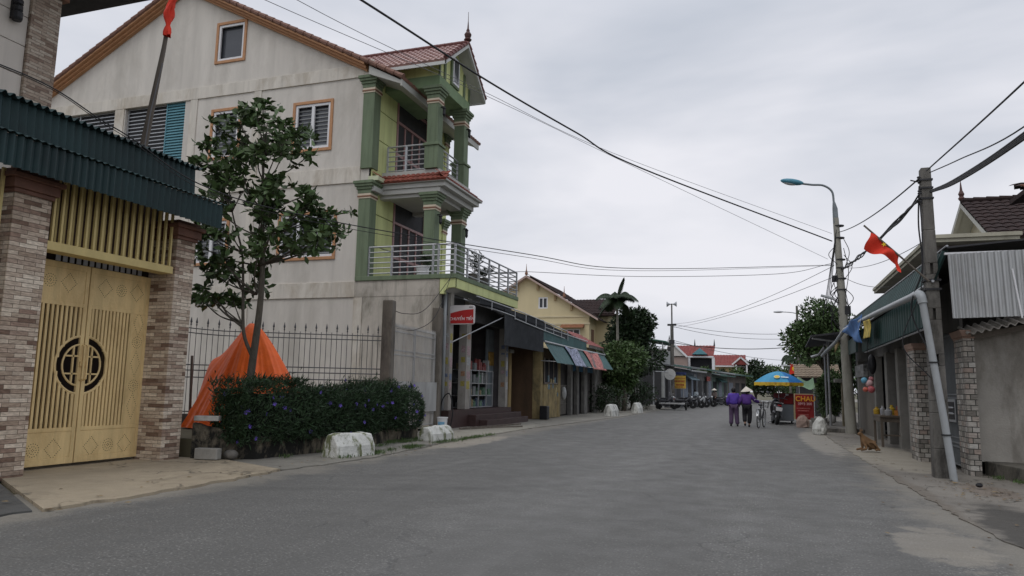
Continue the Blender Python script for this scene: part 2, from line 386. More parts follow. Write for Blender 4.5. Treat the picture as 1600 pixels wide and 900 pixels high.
# ------------------------------------------------------------------ ground, road, pavements
def ground_mat(name, base, dust=None, kind='asphalt'):
    m = bpy.data.materials.new(name); m.use_nodes = True; t = m.node_tree; l = t.links.new
    bs = t.nodes['Principled BSDF']; bs.inputs['Roughness'].default_value = .78; bs.inputs['Specular IOR Level'].default_value = .4
    g = N('ShaderNodeNewGeometry', t); pos = g.outputs['Position']
    def noise(sc, det=5, rough=.6, dist=0, vec=None):
        n = N('ShaderNodeTexNoise', t); n.inputs['Scale'].default_value = sc; n.inputs['Detail'].default_value = det; n.inputs['Roughness'].default_value = rough; n.inputs['Distortion'].default_value = dist
        l(vec or pos, n.inputs[0]); return n.outputs[0]
    def rng(x, a, b, c=0., d=1.):
        n = N('ShaderNodeMapRange', t); n.inputs[1].default_value = a; n.inputs[2].default_value = b; n.inputs[3].default_value = c; n.inputs[4].default_value = d; n.interpolation_type = 'SMOOTHSTEP'; l(x, n.inputs[0]); return n.outputs[0]
    def mth(op, a, b):
        n = N('ShaderNodeMath', t, operation=op)
        for i, q in enumerate((a, b)):
            if isinstance(q, (int, float)): n.inputs[i].default_value = q
            else: l(q, n.inputs[i])
        return n.outputs[0]
    def mixc(fac, a, b):
        n = N('ShaderNodeMix', t, data_type='RGBA'); 
        if isinstance(fac, (int, float)): n.inputs[0].default_value = fac
        else: l(fac, n.inputs[0])
        for i, q in ((6, a), (7, b)):
            if isinstance(q, tuple): n.inputs[i].default_value = q + (1,)
            else: l(q, n.inputs[i])
        return n.outputs[2]
    sp = N('ShaderNodeSeparateXYZ', t); l(pos, sp.inputs[0]); X, Y = sp.outputs[0], sp.outputs[1]
    big = noise(.35, 5, .6, .5); mid = noise(2.2, 6, .65)
    col = mixc(rng(big, .35, .65), tuple(q * .86 for q in base), tuple(q * 1.12 for q in base))
    col = mixc(rng(mid, .35, .7, 0, .35), col, tuple(q * .7 for q in base))
    def ell(cx, cy, rx, ry, ns=1.5, amp=.6):
        dx = mth('DIVIDE', mth('SUBTRACT', X, cx), rx); dy = mth('DIVIDE', mth('SUBTRACT', Y, cy), ry)
        d = mth('SQRT', mth('ADD', mth('MULTIPLY', dx, dx), mth('MULTIPLY', dy, dy)), 0)
        d = mth('ADD', d, mth('MULTIPLY', mth('SUBTRACT', noise(ns, 6, .65), .5), amp * 2))
        return rng(d, .75, 1.1, 1, 0)
    if kind == 'asphalt':
        # stone grains in the wearing course
        v = N('ShaderNodeTexVoronoi', t); v.inputs['Scale'].default_value = 36; l(pos, v.inputs[0])
        hs = N('ShaderNodeSeparateColor', t); l(v.outputs['Color'], hs.inputs[0])
        gr = mth('MULTIPLY', rng(v.outputs['Distance'], .15, .5, 1, 0), rng(hs.outputs[0], .35, .75))
        col = mixc(mth('MULTIPLY', gr, .6), col, (.46, .45, .42))
        fine = noise(38, 4, .75); col = mixc(rng(fine, .42, .58, 0, .68), col, tuple(q * .45 for q in base))
        mps = N('ShaderNodeMapping', t); mps.inputs[2].default_value = (0, 0, .12); mps.inputs[3].default_value = (1.1, .10, 1); l(pos, mps.inputs[0]); tr = noise(1, 5, .6, .35, mps.outputs[0])
        col = mixc(rng(tr, .38, .62, 0, .6), col, tuple(q * .68 for q in base)); col = mixc(rng(tr, .60, .72, 0, .35), col, tuple(q * 1.35 for q in base))
        # long wheel tracks, paler
        wv = mth('ABSOLUTE', mth('SUBTRACT', mth('ADD', X, mth('MULTIPLY', big, .5)), -2.3), 0)
        col = mixc(rng(wv, .2, 1.3, .16, 0), col, (.20, .197, .188))
        # dust washed along both edges
        ed = mth('ABSOLUTE', mth('ADD', X, 2.62), 0)
        e1 = mth('ADD', ed, mth('MULTIPLY', mth('SUBTRACT', noise(.9, 7, .7, .5), .5), 2.4))
        col = mixc(rng(e1, 3.9, 4.7, 0, .55), col, (.27, .245, .20))
        # tyre arcs of turning traffic
        for (ax_, ay_, ar_, aw_, as_) in ((-9.5, 17.5, 9.6, .28, .34), (-9.5, 17.5, 8.1, .22, .26), (5.5, 3.0, 6.4, .2, .25), (-2.0, -6.0, 15.8, .3, .22)):
            dx = mth('SUBTRACT', X, ax_); dy = mth('SUBTRACT', Y, ay_); d_ = mth('SQRT', mth('ADD', mth('MULTIPLY', dx, dx), mth('MULTIPLY', dy, dy)), 0)
            w_ = mth('ABSOLUTE', mth('SUBTRACT', mth('ADD', d_, mth('MULTIPLY', mid, .35)), ar_ + .17), 0)
            col = mixc(mth('MULTIPLY', rng(w_, .02, aw_, as_, 0), rng(big, .3, .6)), col, tuple(q * .45 for q in base))
        # cracks
        nv = N('ShaderNodeVectorMath', t, operation='ADD'); n3 = N('ShaderNodeTexNoise', t); n3.inputs['Scale'].default_value = 1.3; n3.inputs['Detail'].default_value = 6; l(pos, n3.inputs[0])
        l(pos, nv.inputs[0]); l(n3.outputs['Color'], nv.inputs[1])
        vc = N('ShaderNodeTexVoronoi', t, feature='DISTANCE_TO_EDGE'); vc.inputs['Scale'].default_value = .33; l(nv.outputs[0], vc.inputs[0])
        ck = mth('MULTIPLY', rng(vc.outputs['Distance'], .0, .010, 1, 0), rng(noise(.5, 3), .46, .60))
        col = mixc(mth('MULTIPLY', ck, .22), col, (.05, .05, .05))
        col = mixc(mth('MULTIPLY', ell(1.55, 8.1, .42, .95, 2.2, 1.2), .5), col, (.30, .27, .22))
        col = mixc(mth('MULTIPLY', ell(-7.6, 7.4, .6, 2.4, 2.5), .55), col, (.26, .24, .20))
        col = mixc(mth('MULTIPLY', ell(-7.1, 17.6, .5, 2.6, 2.5), .6), col, (.36, .32, .26))
        col = mixc(mth('MULTIPLY', ell(1.5, 24, .5, 6, 2.5), .6), col, (.36, .33, .28))
        bh = mth('ADD', mth('MULTIPLY', gr, .7), mth('SUBTRACT', fine, mth('MULTIPLY', ck, 2)))
        bst, bd = .55, .012
    else:
        fine = noise(70, 4, .7); col = mixc(rng(fine, .35, .65, 0, .3), col, tuple(q * .6 for q in base))
        st = noise(.8, 8, .75, .8); col = mixc(rng(st, .5, .66, 0, .55), col, tuple(q * .45 for q in base))
        lt = noise(1.3, 8, .7, .4, ); col = mixc(rng(lt, .55, .7, 0, .4), col, dust or tuple(q * 1.3 for q in base))
        nv = N('ShaderNodeVectorMath', t, operation='ADD'); n3 = N('ShaderNodeTexNoise', t); n3.inputs['Scale'].default_value = 2; n3.inputs['Detail'].default_value = 6; l(pos, n3.inputs[0])
        l(pos, nv.inputs[0]); l(n3.outputs['Color'], nv.inputs[1])
        vc = N('ShaderNodeTexVoronoi', t, feature='DISTANCE_TO_EDGE'); vc.inputs['Scale'].default_value = .6; l(nv.outputs[0], vc.inputs[0])
        ck = mth('MULTIPLY', rng(vc.outputs['Distance'], .0, .02, 1, 0), rng(noise(.7, 3), .4, .6))
        col = mixc(mth('MULTIPLY', ck, .7), col, (.04, .038, .03))
        if kind == 'right':
            col = mixc(mth('MULTIPLY', ell(2.7, 8.6, .55, 2.6, 2), .85), col, (.045, .042, .036))
            col = mixc(mth('MULTIPLY', ell(1.9, 12, .35, 3.5, 2), .4), col, (.10, .075, .05))
            col = mixc(mth('MULTIPLY', ell(2.6, 19, .8, 4, 2), .5), col, (.40, .36, .28))
            col = mixc(mth('MULTIPLY', ell(3.1, 12.8, .35, .9, 4, .8), .25), col, (.16, .09, .05))
        if kind == 'left':
            col = mixc(mth('MULTIPLY', ell(-8.3, 22, .8, 5, 2), .6), col, (.34, .32, .26))
        bh = mth('ADD', mth('SUBTRACT', mth('MULTIPLY', mid, 1.5), mth('MULTIPLY', ck, 1.5)), fine); bst, bd = .5, .015
    l(col, bs.inputs['Base Color'])
    bp = N('ShaderNodeBump', t); bp.inputs['Strength'].default_value = bst; bp.inputs['Distance'].default_value = bd; l(bh, bp.inputs['Height']); l(bp.outputs[0], bs.inputs['Normal'])
    rr = rng(mid, .3, .7, .62, .85); l(rr, bs.inputs['Roughness'])
    return m
asphalt = ground_mat('asphalt', (.156, .153, .142))
pave_l = ground_mat('pavement_left_concrete', (.25, .235, .20), (.36, .34, .29), 'left')
pave_r = ground_mat('pavement_right_concrete', (.225, .205, .175), (.33, .30, .245), 'right')
apron_m = ground_mat('apron_concrete', (.42, .35, .25), (.56, .48, .34), 'apron')
wet_m = ground_mat('dark_asphalt_patch', (.10, .10, .095), (.14, .14, .13), 'patch')
earth = mat('earth', (.12, .11, .07), .95, .3, .2)

def jit_strip(name, edge, outer, z, m, th=.25, jit=.06, seed=1):
    # slab whose first polyline is a ragged edge
    r = random.Random(seed); pts = []
    for i in range(len(edge) - 1):
        a, b = edge[i], edge[i + 1]; k = max(2, int(math.dist(a, b) / .18))
        for j in range(k):
            t = j / k; pts.append((a[0] + (b[0] - a[0]) * t + r.uniform(-jit, jit) , a[1] + (b[1] - a[1]) * t + r.uniform(-jit, jit) * .3))
    pts.append(edge[-1]); poly = pts + list(outer)
    mb = MB(); mb.prism(poly, 'z', z - th, z); o = mb.build(name, m); return struct(o)
g = MB(); g.add([(-1500, -300, -.03), (1500, -300, -.03), (1500, 2500, -.03), (-1500, 2500, -.03)], [(0, 1, 2, 3)]); struct(g.build('ground', earth))
g = MB()
def bend(y): return 0 if y < 50 else (y - 50) * .055 + (y - 50) ** 2 * .0009
ys = [-12, 0, 10, 20, 30, 40, 50, 60, 70, 80, 95, 110, 130, 160, 200]
for a, b in zip(ys[:-1], ys[1:]):
    g.add([(-8.6 + bend(a), a, 0), (3.1 + bend(a), a, 0), (3.1 + bend(b), b, 0), (-8.6 + bend(b), b, 0)], [(0, 1, 2, 3)])
struct(g.build('road', asphalt))
jit_strip('pavement', [(-7.32, 10.2), (-7.15, 12.8), (-7.5, 17), (-7.65, 24), (-7.2, 32), (-6.95, 37), (-7.0, 45), (-7, 60)], [(-40, 60), (-40, 10.2)], .02, pave_l, seed=3)
jit_strip('apron', [(-7.25, 5.95), (-7.15, 7.2), (-7.22, 9.0), (-7.35, 10.15)], [(-9.0, 10.9), (-10.9, 10.9), (-10.9, 7.5), (-9.95, 7.5)], .035, apron_m, jit=.055, seed=5)
jit_strip('gutter_patch', [(-7.35, -6), (-7.4, 2), (-7.32, 5.9)], [(-9.9, 7.4), (-30, 7.4), (-30, -6)], .02, wet_m, seed=6)
jit_strip('pavement', [(1.95, 60), (1.6, 45), (1.75, 33), (1.85, 28), (1.92, 20), (2.0, 13.5), (2.1, 9.5), (2.35, 7), (2.6, 3), (2.8, -4)], [(30, -4), (30, 60)], .012, pave_r, jit=.05, seed=8)

# ------------------------------------------------------------------ brick pillared gateway on the left
def pillar(mb_loc, x0, y0, x1, y1, z1, name, label):
    t = thing(name, label, 'gate pillar', ((x0 + x1) / 2, (y0 + y1) / 2, 0), 'stone clad pillars of the yellow gate')
    b = MB(); b.box(x0, y0, 0, x1, y1, z1); b.build('shaft', stone_veneer, t, bevel=.008)
    b = MB()
    for e_, za, zb in ((.03, z1, z1 + .06), (.07, z1 + .06, z1 + .20), (.12, z1 + .20, z1 + .27), (.05, z1 + .27, z1 + .34)):
        b.box(x0 - e_, y0 - e_, za, x1 + e_, y1 + e_, zb)
    b.build('capital', mat('capital_brown', (.17, .085, .06), .6, .2, 4), t, bevel=.01); return t
pillar(None, -10.47, 7.18, -9.85, 7.75, 3.98, 'gate_pillar', 'stone clad gate pillar left of the yellow gate, at the photo edge')
pillar(None, -10.47, 10.24, -9.87, 10.68, 3.92, 'gate_pillar', 'stone clad gate pillar right of the yellow gate, beside the low planter')
t = thing('lintel_grille', 'yellow painted bar grille on a beam above the yellow gate', 'grille', (-9.95, 9, 3.26))
b = MB(); b.box(-10.15, 7.76, 3.27, -9.87, 10.19, 3.40); b.build('beam', yellow_metal, t, bevel=.006)
b = MB()
for i in range(17):
    y = 7.85 + i * .143; b.box(-9.96, y, 3.40, -9.92, y + .035, 4.42); b.box(-10.12, y + .03, 3.40, -10.08, y + .065, 4.42)
b.build('bars', yellow_metal, t)
b = MB(); b.box(-10.4, 7.76, 3.41, -10.36, 10.19, 4.6); b.build('back_panel', mat('grille_back', (.10, .065, .05), .9, .3, 4), t)
t = thing('bar_fence', 'yellow bar fence left of the left gate pillar, cut by the photo edge', 'fence', (-9.95, 6.4, 0))
b = MB()
for i in range(12): b.box(-9.97, 5.5 + i * .14, .5, -9.93, 5.54 + i * .14, 4.3)
b.build('bars', yellow_metal, t); b = MB(); b.box(-10.1, 5.4, 0, -9.85, 7.17, .5); b.build('base', stone_veneer, t)
# gate leaves
GX = -10.42
t = thing('metal_gate', 'closed cream yellow double metal gate with a round emblem between stone pillars', 'gate', (GX, 9.0, .03))
perf = mat('perforation_dark', (.05, .035, .02), .9, .1, 3)
def leafg(y0, y1, seam):
    lf = MB(); z0, z1 = .08, 3.22; x0, x1 = GX - .02, GX + .02
    fr = .07
    lf.box(x0, y0, z0, x1, y0 + fr, z1); lf.box(x0, y1 - fr, z0, x1, y1, z1)
    lf.box(x0, y0 + fr, z0, x1, y1 - fr, z0 + .1); lf.box(x0, y0 + fr, z1 - .1, x1, y1 - fr, z1)
    # solid top, bottom and (for the outer side) side panels
    lf.box(x0 + .008, y0 + fr, z1 - .62, x1 - .008, y1 - fr, z1 - .1); lf.box(x0 + .008, y0 + fr, z0 + .1, x1 - .008, y1 - fr, z0 + .5)
    lf.box(x0, y0 + fr, z0 + .5, x1, y1 - fr, z0 + .56); lf.box(x0, y0 + fr, z1 - .68, x1, y1 - fr, z1 - .62)
    side = .27
    if seam < y0 + .1: ys0, ys1 = y0 + fr, y1 - fr - side; lf.box(x0 + .008, ys1, z0 + .56, x1 - .008, y1 - fr, z1 - .68); lf.box(x0, ys1 - .03, z0 + .56, x1 + .002, ys1, z1 - .68); oy = ys1 + side / 2
    else: ys0, ys1 = y0 + fr + side, y1 - fr; lf.box(x0 + .008, y0 + fr, z0 + .56, x1 - .008, ys0, z1 - .68); lf.box(x0, ys0, z0 + .56, x1 + .002, ys0 + .03, z1 - .68); oy = ys0 - side / 2
    o = lf.build('door_leaf', gate_metal, t, bevel=.004)
    # slats, cut by the round opening
    sl = MB(); n = 12; cz, rad = 1.62, .46
    for i in range(n):
        y = ys0 + (i + .5) * (ys1 - ys0) / n; dy = abs(y - seam)
        h = math.sqrt(max(0, rad * rad - dy * dy)) if dy < rad else 0
        for a, b_ in (((z0 + .56), cz - h), (cz + h, z1 - .68)) if h else (((z0 + .56), (z1 - .68)),):
            sl.box(x0 + .004, y - .021, a, x1 - .004, y + .021, b_)
    sl.build('slats', gate_metal, o, bevel=.003)
    sb = MB(); sb.box(GX - .09, ys0, z0 + .5, GX - .075, ys1, z1 - .62); 
    # backing sheet outside of the round opening
    pf = MB()
    def dots(cy, cz2, kind):
        P_ = []
        if kind == 'c':
            for rr, k in ((.085, 16), (.05, 10), (.016, 4)): P_ += [(rr * math.cos(2 * math.pi * i / k), rr * math.sin(2 * math.pi * i / k)) for i in range(k)]
        else:
            w, h = (.085, .19) if kind == 'd' else (.12, .13)
            for q in (1,):
                for i in range(6):
                    f = i / 6; P_ += [(q * w * (1 - f), q * h * f), (-q * w * f, q * h * (1 - f)), (-q * w * (1 - f), -q * h * f), (q * w * f, -q * h * (1 - f))]
        for a, b_ in P_: pf.box(x1 - .009, cy + a * 1.15 - .0055, cz2 + b_ * 1.15 - .0055, x1 - .005, cy + a * 1.15 + .0055, cz2 + b_ * 1.15 + .0055)
    ym = (y0 + y1) / 2
    for cz2, kk in ((.95, 'd'), (1.3, 'c'), (1.68, 'd'), (2.05, 'c'), (2.38, 'd')): dots(oy, cz2, kk)
    for cz2 in (.32, 2.91):
        dots(ym, cz2, 'c'); dots(ym - .33, cz2, 'h'); dots(ym + .33, cz2, 'h')
    pf.build('perforated_ornament', perf, o)['kind'] = 'stuff'
    # half round emblem
    em = MB(); sg = 1 if y0 >= seam - .02 else -1
    for rr, r in ((rad, .022), (.33, .016)):
        pts = [(GX, seam + sg * (.02 + rr * math.sin(a)), cz + rr * math.cos(a)) for a in [math.pi * i / 16 for i in range(17)]]
        em.tube(pts, r, 6)
    for zz in (-.14, .14): em.beam((GX, seam + sg * .03, cz + zz), (GX, seam + sg * .30, cz + zz), .026)
    em.beam((GX, seam + sg * .17, cz - .3), (GX, seam + sg * .17, cz + .3), .026)
    em.build('round_emblem', gate_metal, o)
    hd = MB(); hy = seam + sg * .035; hd.tube([(GX + .03, hy, 1.38), (GX + .075, hy, 1.40), (GX + .075, hy, 1.92), (GX + .03, hy, 1.94)], .014, 8)
    hd.box(GX + .015, hy - .03, 1.6, GX + .05, hy + .03, 1.68); hd.build('handle', gate_metal, o)
leafg(7.6, 8.99, 9.0); leafg(9.01, 10.26, 9.0)
b = MB(); b.box(GX - .10, 7.6, .1, GX - .085, 10.3, 1.16); b.box(GX - .10, 7.6, 2.08, GX - .085, 10.3, 3.2); b.box(GX - .10, 7.6, 1.16, GX - .085, 8.54, 2.08); b.box(GX - .10, 9.46, 1.16, GX - .085, 10.3, 2.08)
b.build('backing_sheet', gate_back, t)
b = MB()
for i in range(14): b.box(-10.6, 8.5 + i * .125, 3.26, -10.59, 8.58 + i * .125, 3.40)
b.build('top_vent', white_frame, t); b = MB(); b.box(-10.68, 7.76, 3.2, -10.65, 10.6, 3.9); b.box(-13.4, 3.5, 0, -13.3, 10.9, 4.9); b.box(-13.3, 10.8, 0, -10.9, 10.9, 4.9); b.build('dark_backdrop', mat('backdrop_brown', (.05, .035, .03), .9, .3, 2), t)  # dark backdrop walls added so the gate openings look shaded
# corrugated canopy over the gateway
t = thing('gate_canopy', 'dark green corrugated metal canopy over the yellow gate', 'canopy', (-10.5, 8, 4.2))
Y0, Y1 = 3.5, 10.86
b = MB(); b.corr((-9.45, Y0, 4.20), (0, Y1 - Y0, 0), (.0, 0, .44), .125, .03); b.build('lower_fascia', teal_dark, t, smooth='auto')
b = MB(); b.corr((-9.40, Y0, 4.655), (0, Y1 + .05 - Y0, 0), (-.45, 0, .13), .115, .012); b.build('ledge_sheet', teal_dark, t, smooth='auto')
b = MB(); b.corr((-9.76, Y0, 4.74), (0, 10.45 - Y0, 0), (-.03, 0, .5), .125, .03); b.build('upper_fascia', teal_dark, t, smooth='auto')
b = MB(); b.corr((-9.70, Y0, 5.26), (0, 10.55 - Y0, 0), (-2.6, 0, .45), .125, .03); b.build('roof_sheet', teal_dark, t, smooth='auto')
b = MB(); b.box(-9.55, Y1 - .04, 4.3, -9.5, Y1, 4.62); b.beam((-9.6, Y0, 4.5), (-9.6, Y1 - .1, 4.5), .05); b.beam((-9.85, Y0, 5.1), (-9.85, 10.4, 5.1), .05)
for yy in (4.5, 6.9, 9.0, 10.35): b.beam((-9.6, yy, 4.52), (-12.3, yy, 4.52), .05); b.beam((-9.85, yy, 5.18), (-12.3, yy, 5.6), .05)
b.build('support_frame', dark_gr, t)
# flag pole behind the canopy
t = thing('flag_pole', 'tall weathered wooden flag pole with a furled red flag above the green canopy', 'flag pole', (-13.4, 12.5, 0))
b = MB(); b.tube([(-13.45, 12.5, 0), (-13.24, 12.5, 6.7), (-12.9, 12.5, 9.0), (-12.75, 12.5, 10.4)], [.09, .085, .05, .03], 10); b.build('pole', wood_pole, t, smooth=True)
b = MB(); b.tube([(-12.85, 12.45, 8.6), (-13.05, 12.42, 7.4), (-13.15, 12.42, 6.4)], .012, 6); b.build('rope', wire_g, t)
b = MB()
def ff(u, v):
    a = u * 2 * math.pi; rr = (.03 + .05 * abs(math.sin(v * 7 + .6)) + .035 * (1 - v)) * (1 + .45 * math.sin(3 * a + 9 * v) + .2 * math.sin(5 * a - 14 * v)); z = 10.6 - 1.35 * v
    x = -13.45 + (z - 0) / 10.4 * .70 + (z / 10.4) ** 3 * .0
    x = -12.76 - .14 * v + .05 * math.sin(8 * v)
    return (x + .07 + rr * math.cos(a), 12.46 + rr * math.sin(a), z)
b.grid(ff, 14, 16); b.build('furled_flag', flag_red, t, smooth=True)

# ------------------------------------------------------------------ neighbouring tiled house, top left
t = thing('tall_house', 'pale panelled house with a stone clad corner pier at the top left', 'house', (-18, 4, 0))
pale = mat('pale_panel', (.60, .55, .49), .8, .06, 2, streak=.3, runs=.2)
b = MB()
for k in range(16): b.box(-24, -6, k * .62 + .012, -14.05, 10.11, (k + 1) * .62)
b.build('wall', pale, t, bevel=.01); b = MB(); b.box(-23.9, -5.9, 0, -14.1, 10.3, 9.9); b.build('joint_backing', mat('joint', (.25, .23, .2), .9), t)
b = MB(); b.box(-14.6, 10.12, 0, -13.98, 10.75, 9.38); b.build('corner_pier', house_veneer, t)
b = MB(); b.box(-14.7, 10.24, 9.38, -13.9, 10.86, 9.5); b.box(-14.78, 10.2, 9.5, -13.82, 10.92, 9.66); b.build('pier_cap', brown_line, t, bevel=.01)
b = MB(); b.box(-25, -7, 9.9, -12.7, 12.0, 10.05); b.build('eave', dark_gr, t); b = MB(); b.box(-25, -7, 9.72, -13.6, 11.2, 9.9); b.build('cornice', brown_line, t)
b = MB(); b.box(-14.06, 7.5, 7.6, -13.98, 9.0, 9.5); w = b.build('window', brown_line, t)
b = MB(); b.box(-14.0, 7.6, 7.7, -13.975, 8.9, 9.4); b.build('pane', pane_m, w)
b = MB(); b.box(-14.04, 9.72, 8.5, -13.98, 9.86, 8.9); b.lathe([(.08, 8.45), (.1, 8.5), (.1, 8.62), (.08, 8.65), (.09, 8.67), (.09, 8.75), (.07, 8.78), (.09, 8.8), (.09, 8.86), (.07, 8.9)], (-13.92, 9.79, 0), 10); b.build('wall_lamp', black_m, t)
# ------------------------------------------------------------------ three storey house
HX, HY, HB = -12.9, 22.0, 28.5
H = thing('three_storey_house', 'grey rendered three storey house with green columned balconies and a red tiled porch gable', 'house', (HX, HY, 0))
def holed(mb, u0, u1, v0, v1, holes, fn, depth):
    us = sorted({u0, u1, *[q for h in holes for q in h[:2]]}); vs = sorted({v0, v1, *[q for h in holes for q in h[2:]]})
    for a, b_ in zip(us[:-1], us[1:]):
        for c, d in zip(vs[:-1], vs[1:]):
            um, vm_ = (a + b_) / 2, (c + d) / 2
            if any(h[0] < um < h[1] and h[2] < vm_ < h[3] for h in holes): continue
            mb.add([fn(a, c, 0), fn(b_, c, 0), fn(b_, d, 0), fn(a, d, 0)], [(0, 1, 2, 3)])
    for h in holes:
        q = [(h[0], h[2]), (h[1], h[2]), (h[1], h[3]), (h[0], h[3])]
        for i in range(4):
            p, r = q[i], q[(i + 1) % 4]
            mb.add([fn(p[0], p[1], 0), fn(r[0], r[1], 0), fn(r[0], r[1], depth), fn(p[0], p[1], depth)], [(0, 1, 2, 3)])
wins = [(-20.0, -18.78, 13.83, 15.32), (-16.2, -14.7, 9.88, 11.6), (-19.96, -18.76, 9.92, 11.75), (-16.56, -14.32, 5.86, 7.42), (-20.36, -18.96, 5.82, 7.40)]
louv = [(-24.45, -21.4, 9.6, 12.4), (-28.1, -25.0, 9.6, 12.4)]
fnY = lambda u, v, w: (u, HY + .04 + w, v)
b = MB(); holed(b, -33, -13.0, 0, 12.4, wins[1:] + louv, fnY, .22)
# gable wall, split round the attic window
AX, AZ, SL = -21.7, 17.15, .525
gz = lambda x: AZ - .14 - SL * abs(x - AX)
w = wins[0]; xs = [-33, AX, w[0], w[1], -13.0]
for a, c in zip(xs[:-1], xs[1:]):
    if a == w[0]:
        b.add([fnY(a, 12.4, 0), fnY(c, 12.4, 0), fnY(c, w[2], 0), fnY(a, w[2], 0)], [(0, 1, 2, 3)])
        b.add([fnY(a, w[3], 0), fnY(c, w[3], 0), fnY(c, gz(c), 0), fnY(a, gz(a), 0)], [(0, 1, 2, 3)])
        q = [(w[0], w[2]), (w[1], w[2]), (w[1], w[3]), (w[0], w[3])]
        for i in range(4):
            p, r = q[i], q[(i + 1) % 4]; b.add([fnY(*p, 0), fnY(*r, 0), fnY(*r, .22), fnY(*p, .22)], [(0, 1, 2, 3)])
    else: b.add([fnY(a, 12.4, 0), fnY(c, 12.4, 0), fnY(c, max(12.4, gz(c)), 0), fnY(a, max(12.4, gz(a)), 0)], [(0, 1, 2, 3)])
b.add([(-33, HB, 0), (-13.0, HB, 0), (-13.0, HB, 12.4), (AX, HB, AZ - .14), (-33, HB, 11)], [(4, 3, 2, 1, 0)])
b.add([(-33, HY, 0), (-33, HB, 0), (-33, HB, 11), (-33, HY, 11)], [(0, 1, 2, 3)])
b.build('side_wall', plaster, H)
b = MB(); b.box(-32.9, HY + .5, .1, -13.6, HB - .1, 12.2); b.build('interior', dark_in, H)
# frame of columns and ring beams standing proud of the render
b = MB()
for z0, z1 in ((4.38, 4.92), (8.47, 9.05), (12.38, 12.85)): b.box(-33, HY - .01, z0, -13.34, HY + .06, z1)
b.build('ring_beam', plaster_lt, H, bevel=.006)
for x0, x1 in ((-21.12, -20.78), (-18.1, -17.78), (-24.98, -24.5), (-29, -28.6), (-13.36, -13.02)):
    for z0, z1 in ((.0, 4.38), (4.92, 8.47), (9.05, 12.38)):
        if x0 < -14 or z0 < 1: b = MB(); b.box(x0, HY + .0, z0, x1, HY + .05, z1); b.build('wall_pier', plaster_lt, H, bevel=.006)
b = MB(); b.box(-13.34, HY - .005, 12.4, -13.0, HY + .05, 13.0); b.build('wall_pier', plaster_lt, H, bevel=.006)
b = MB(); b.box(-13.33, HY + .01, 4.92, -10.12, HY + .06, 4.97)
b.box(-13.0, HY + .0, 0, -10.12, HY + .2, 4.38); b.box(-13.34, HY - .01, 4.38, -10.12, HY + .2, 4.92); b.build('ground_floor_wall', plaster_dirty, H)
def window(x0, x1, z0, z1, y, mull, parent, tr=orange_trim, tw=.11):
    s = MB()
    s.box(x0 - tw, y - .05, z0 - tw, x0, y + .03, z1 + tw); s.box(x1, y - .05, z0 - tw, x1 + tw, y + .03, z1 + tw)
    s.box(x0, y - .05, z0 - tw, x1, y + .03, z0); s.box(x0, y - .05, z1, x1, y + .03, z1 + tw)
    o = s.build('window', tr, parent, bevel=.008)
    f = MB(); e = .095; ya, yb = y - .01, y + .06
    f.box(x0, ya, z0, x0 + e, yb, z1); f.box(x1 - e, ya, z0, x1, yb, z1); f.box(x0 + e, ya, z0, x1 - e, yb, z0 + e); f.box(x0 + e, ya, z1 - e, x1 - e, yb, z1)
    for i in range(1, mull + 1):
        xm = x0 + (x1 - x0) * i / (mull + 1); f.box(xm - .06, ya, z0 + e, xm + .06, yb, z1 - e)
    f.build('frame', white_frame, o, bevel=.004)
    p = MB(); p.box(x0 + .02, y + .135, z0 + .02, x1 - .02, y + .145, z1 - .02)
    p.build('pane', pane_m, o)
    q = MB(); z = z0 + .14
    while z < z1 - .1: q.box(x0 + .03, y + .105, z, x1 - .03, y + .12, z + .045); z += .15
    if z0 < 13: q.build('security_bars', bars_m, o)
window(*wins[0], HY + .04, 0, H); window(*wins[1], HY + .04, 1, H); window(*wins[2], HY + .04, 0, H); window(*wins[3], HY + .04, 2, H); window(*wins[4], HY + .04, 1, H)
for i, (x0, x1, z0, z1) in enumerate(louv):
    f = MB(); f.box(x0, HY + .24, z0, x1, HY + .28, z1); o = f.build('louvre_window', dark_gr, H)
    q = MB(); z = z0 + .1
    xe = x1 - .98 if i == 0 else x1
    while z < z1: q.box(x0, HY + .17, z, xe, HY + .19, z + .035); z += .155
    for xx in (x0 + .02, x0 + 1.05, xe - .05): q.box(xx, HY + .15, z0, xx + .05, HY + .2, z1)
    q.build('grille', steel, o)
    if i == 0:
        q = MB(); z = z0
        q.box(xe, HY + .15, z0, x1, HY + .165, z1)
        while z < z1 - .05: q.obox(((xe + x1) / 2, HY + .12, z + .05), (.94, .015, .10), rx=R(-28)); z += .115
        q.box(xe, HY + .09, z0, xe + .05, HY + .15, z1); q.box(x1 - .05, HY + .09, z0, x1, HY + .15, z1)
        q.build('shutter', teal_shut, o)
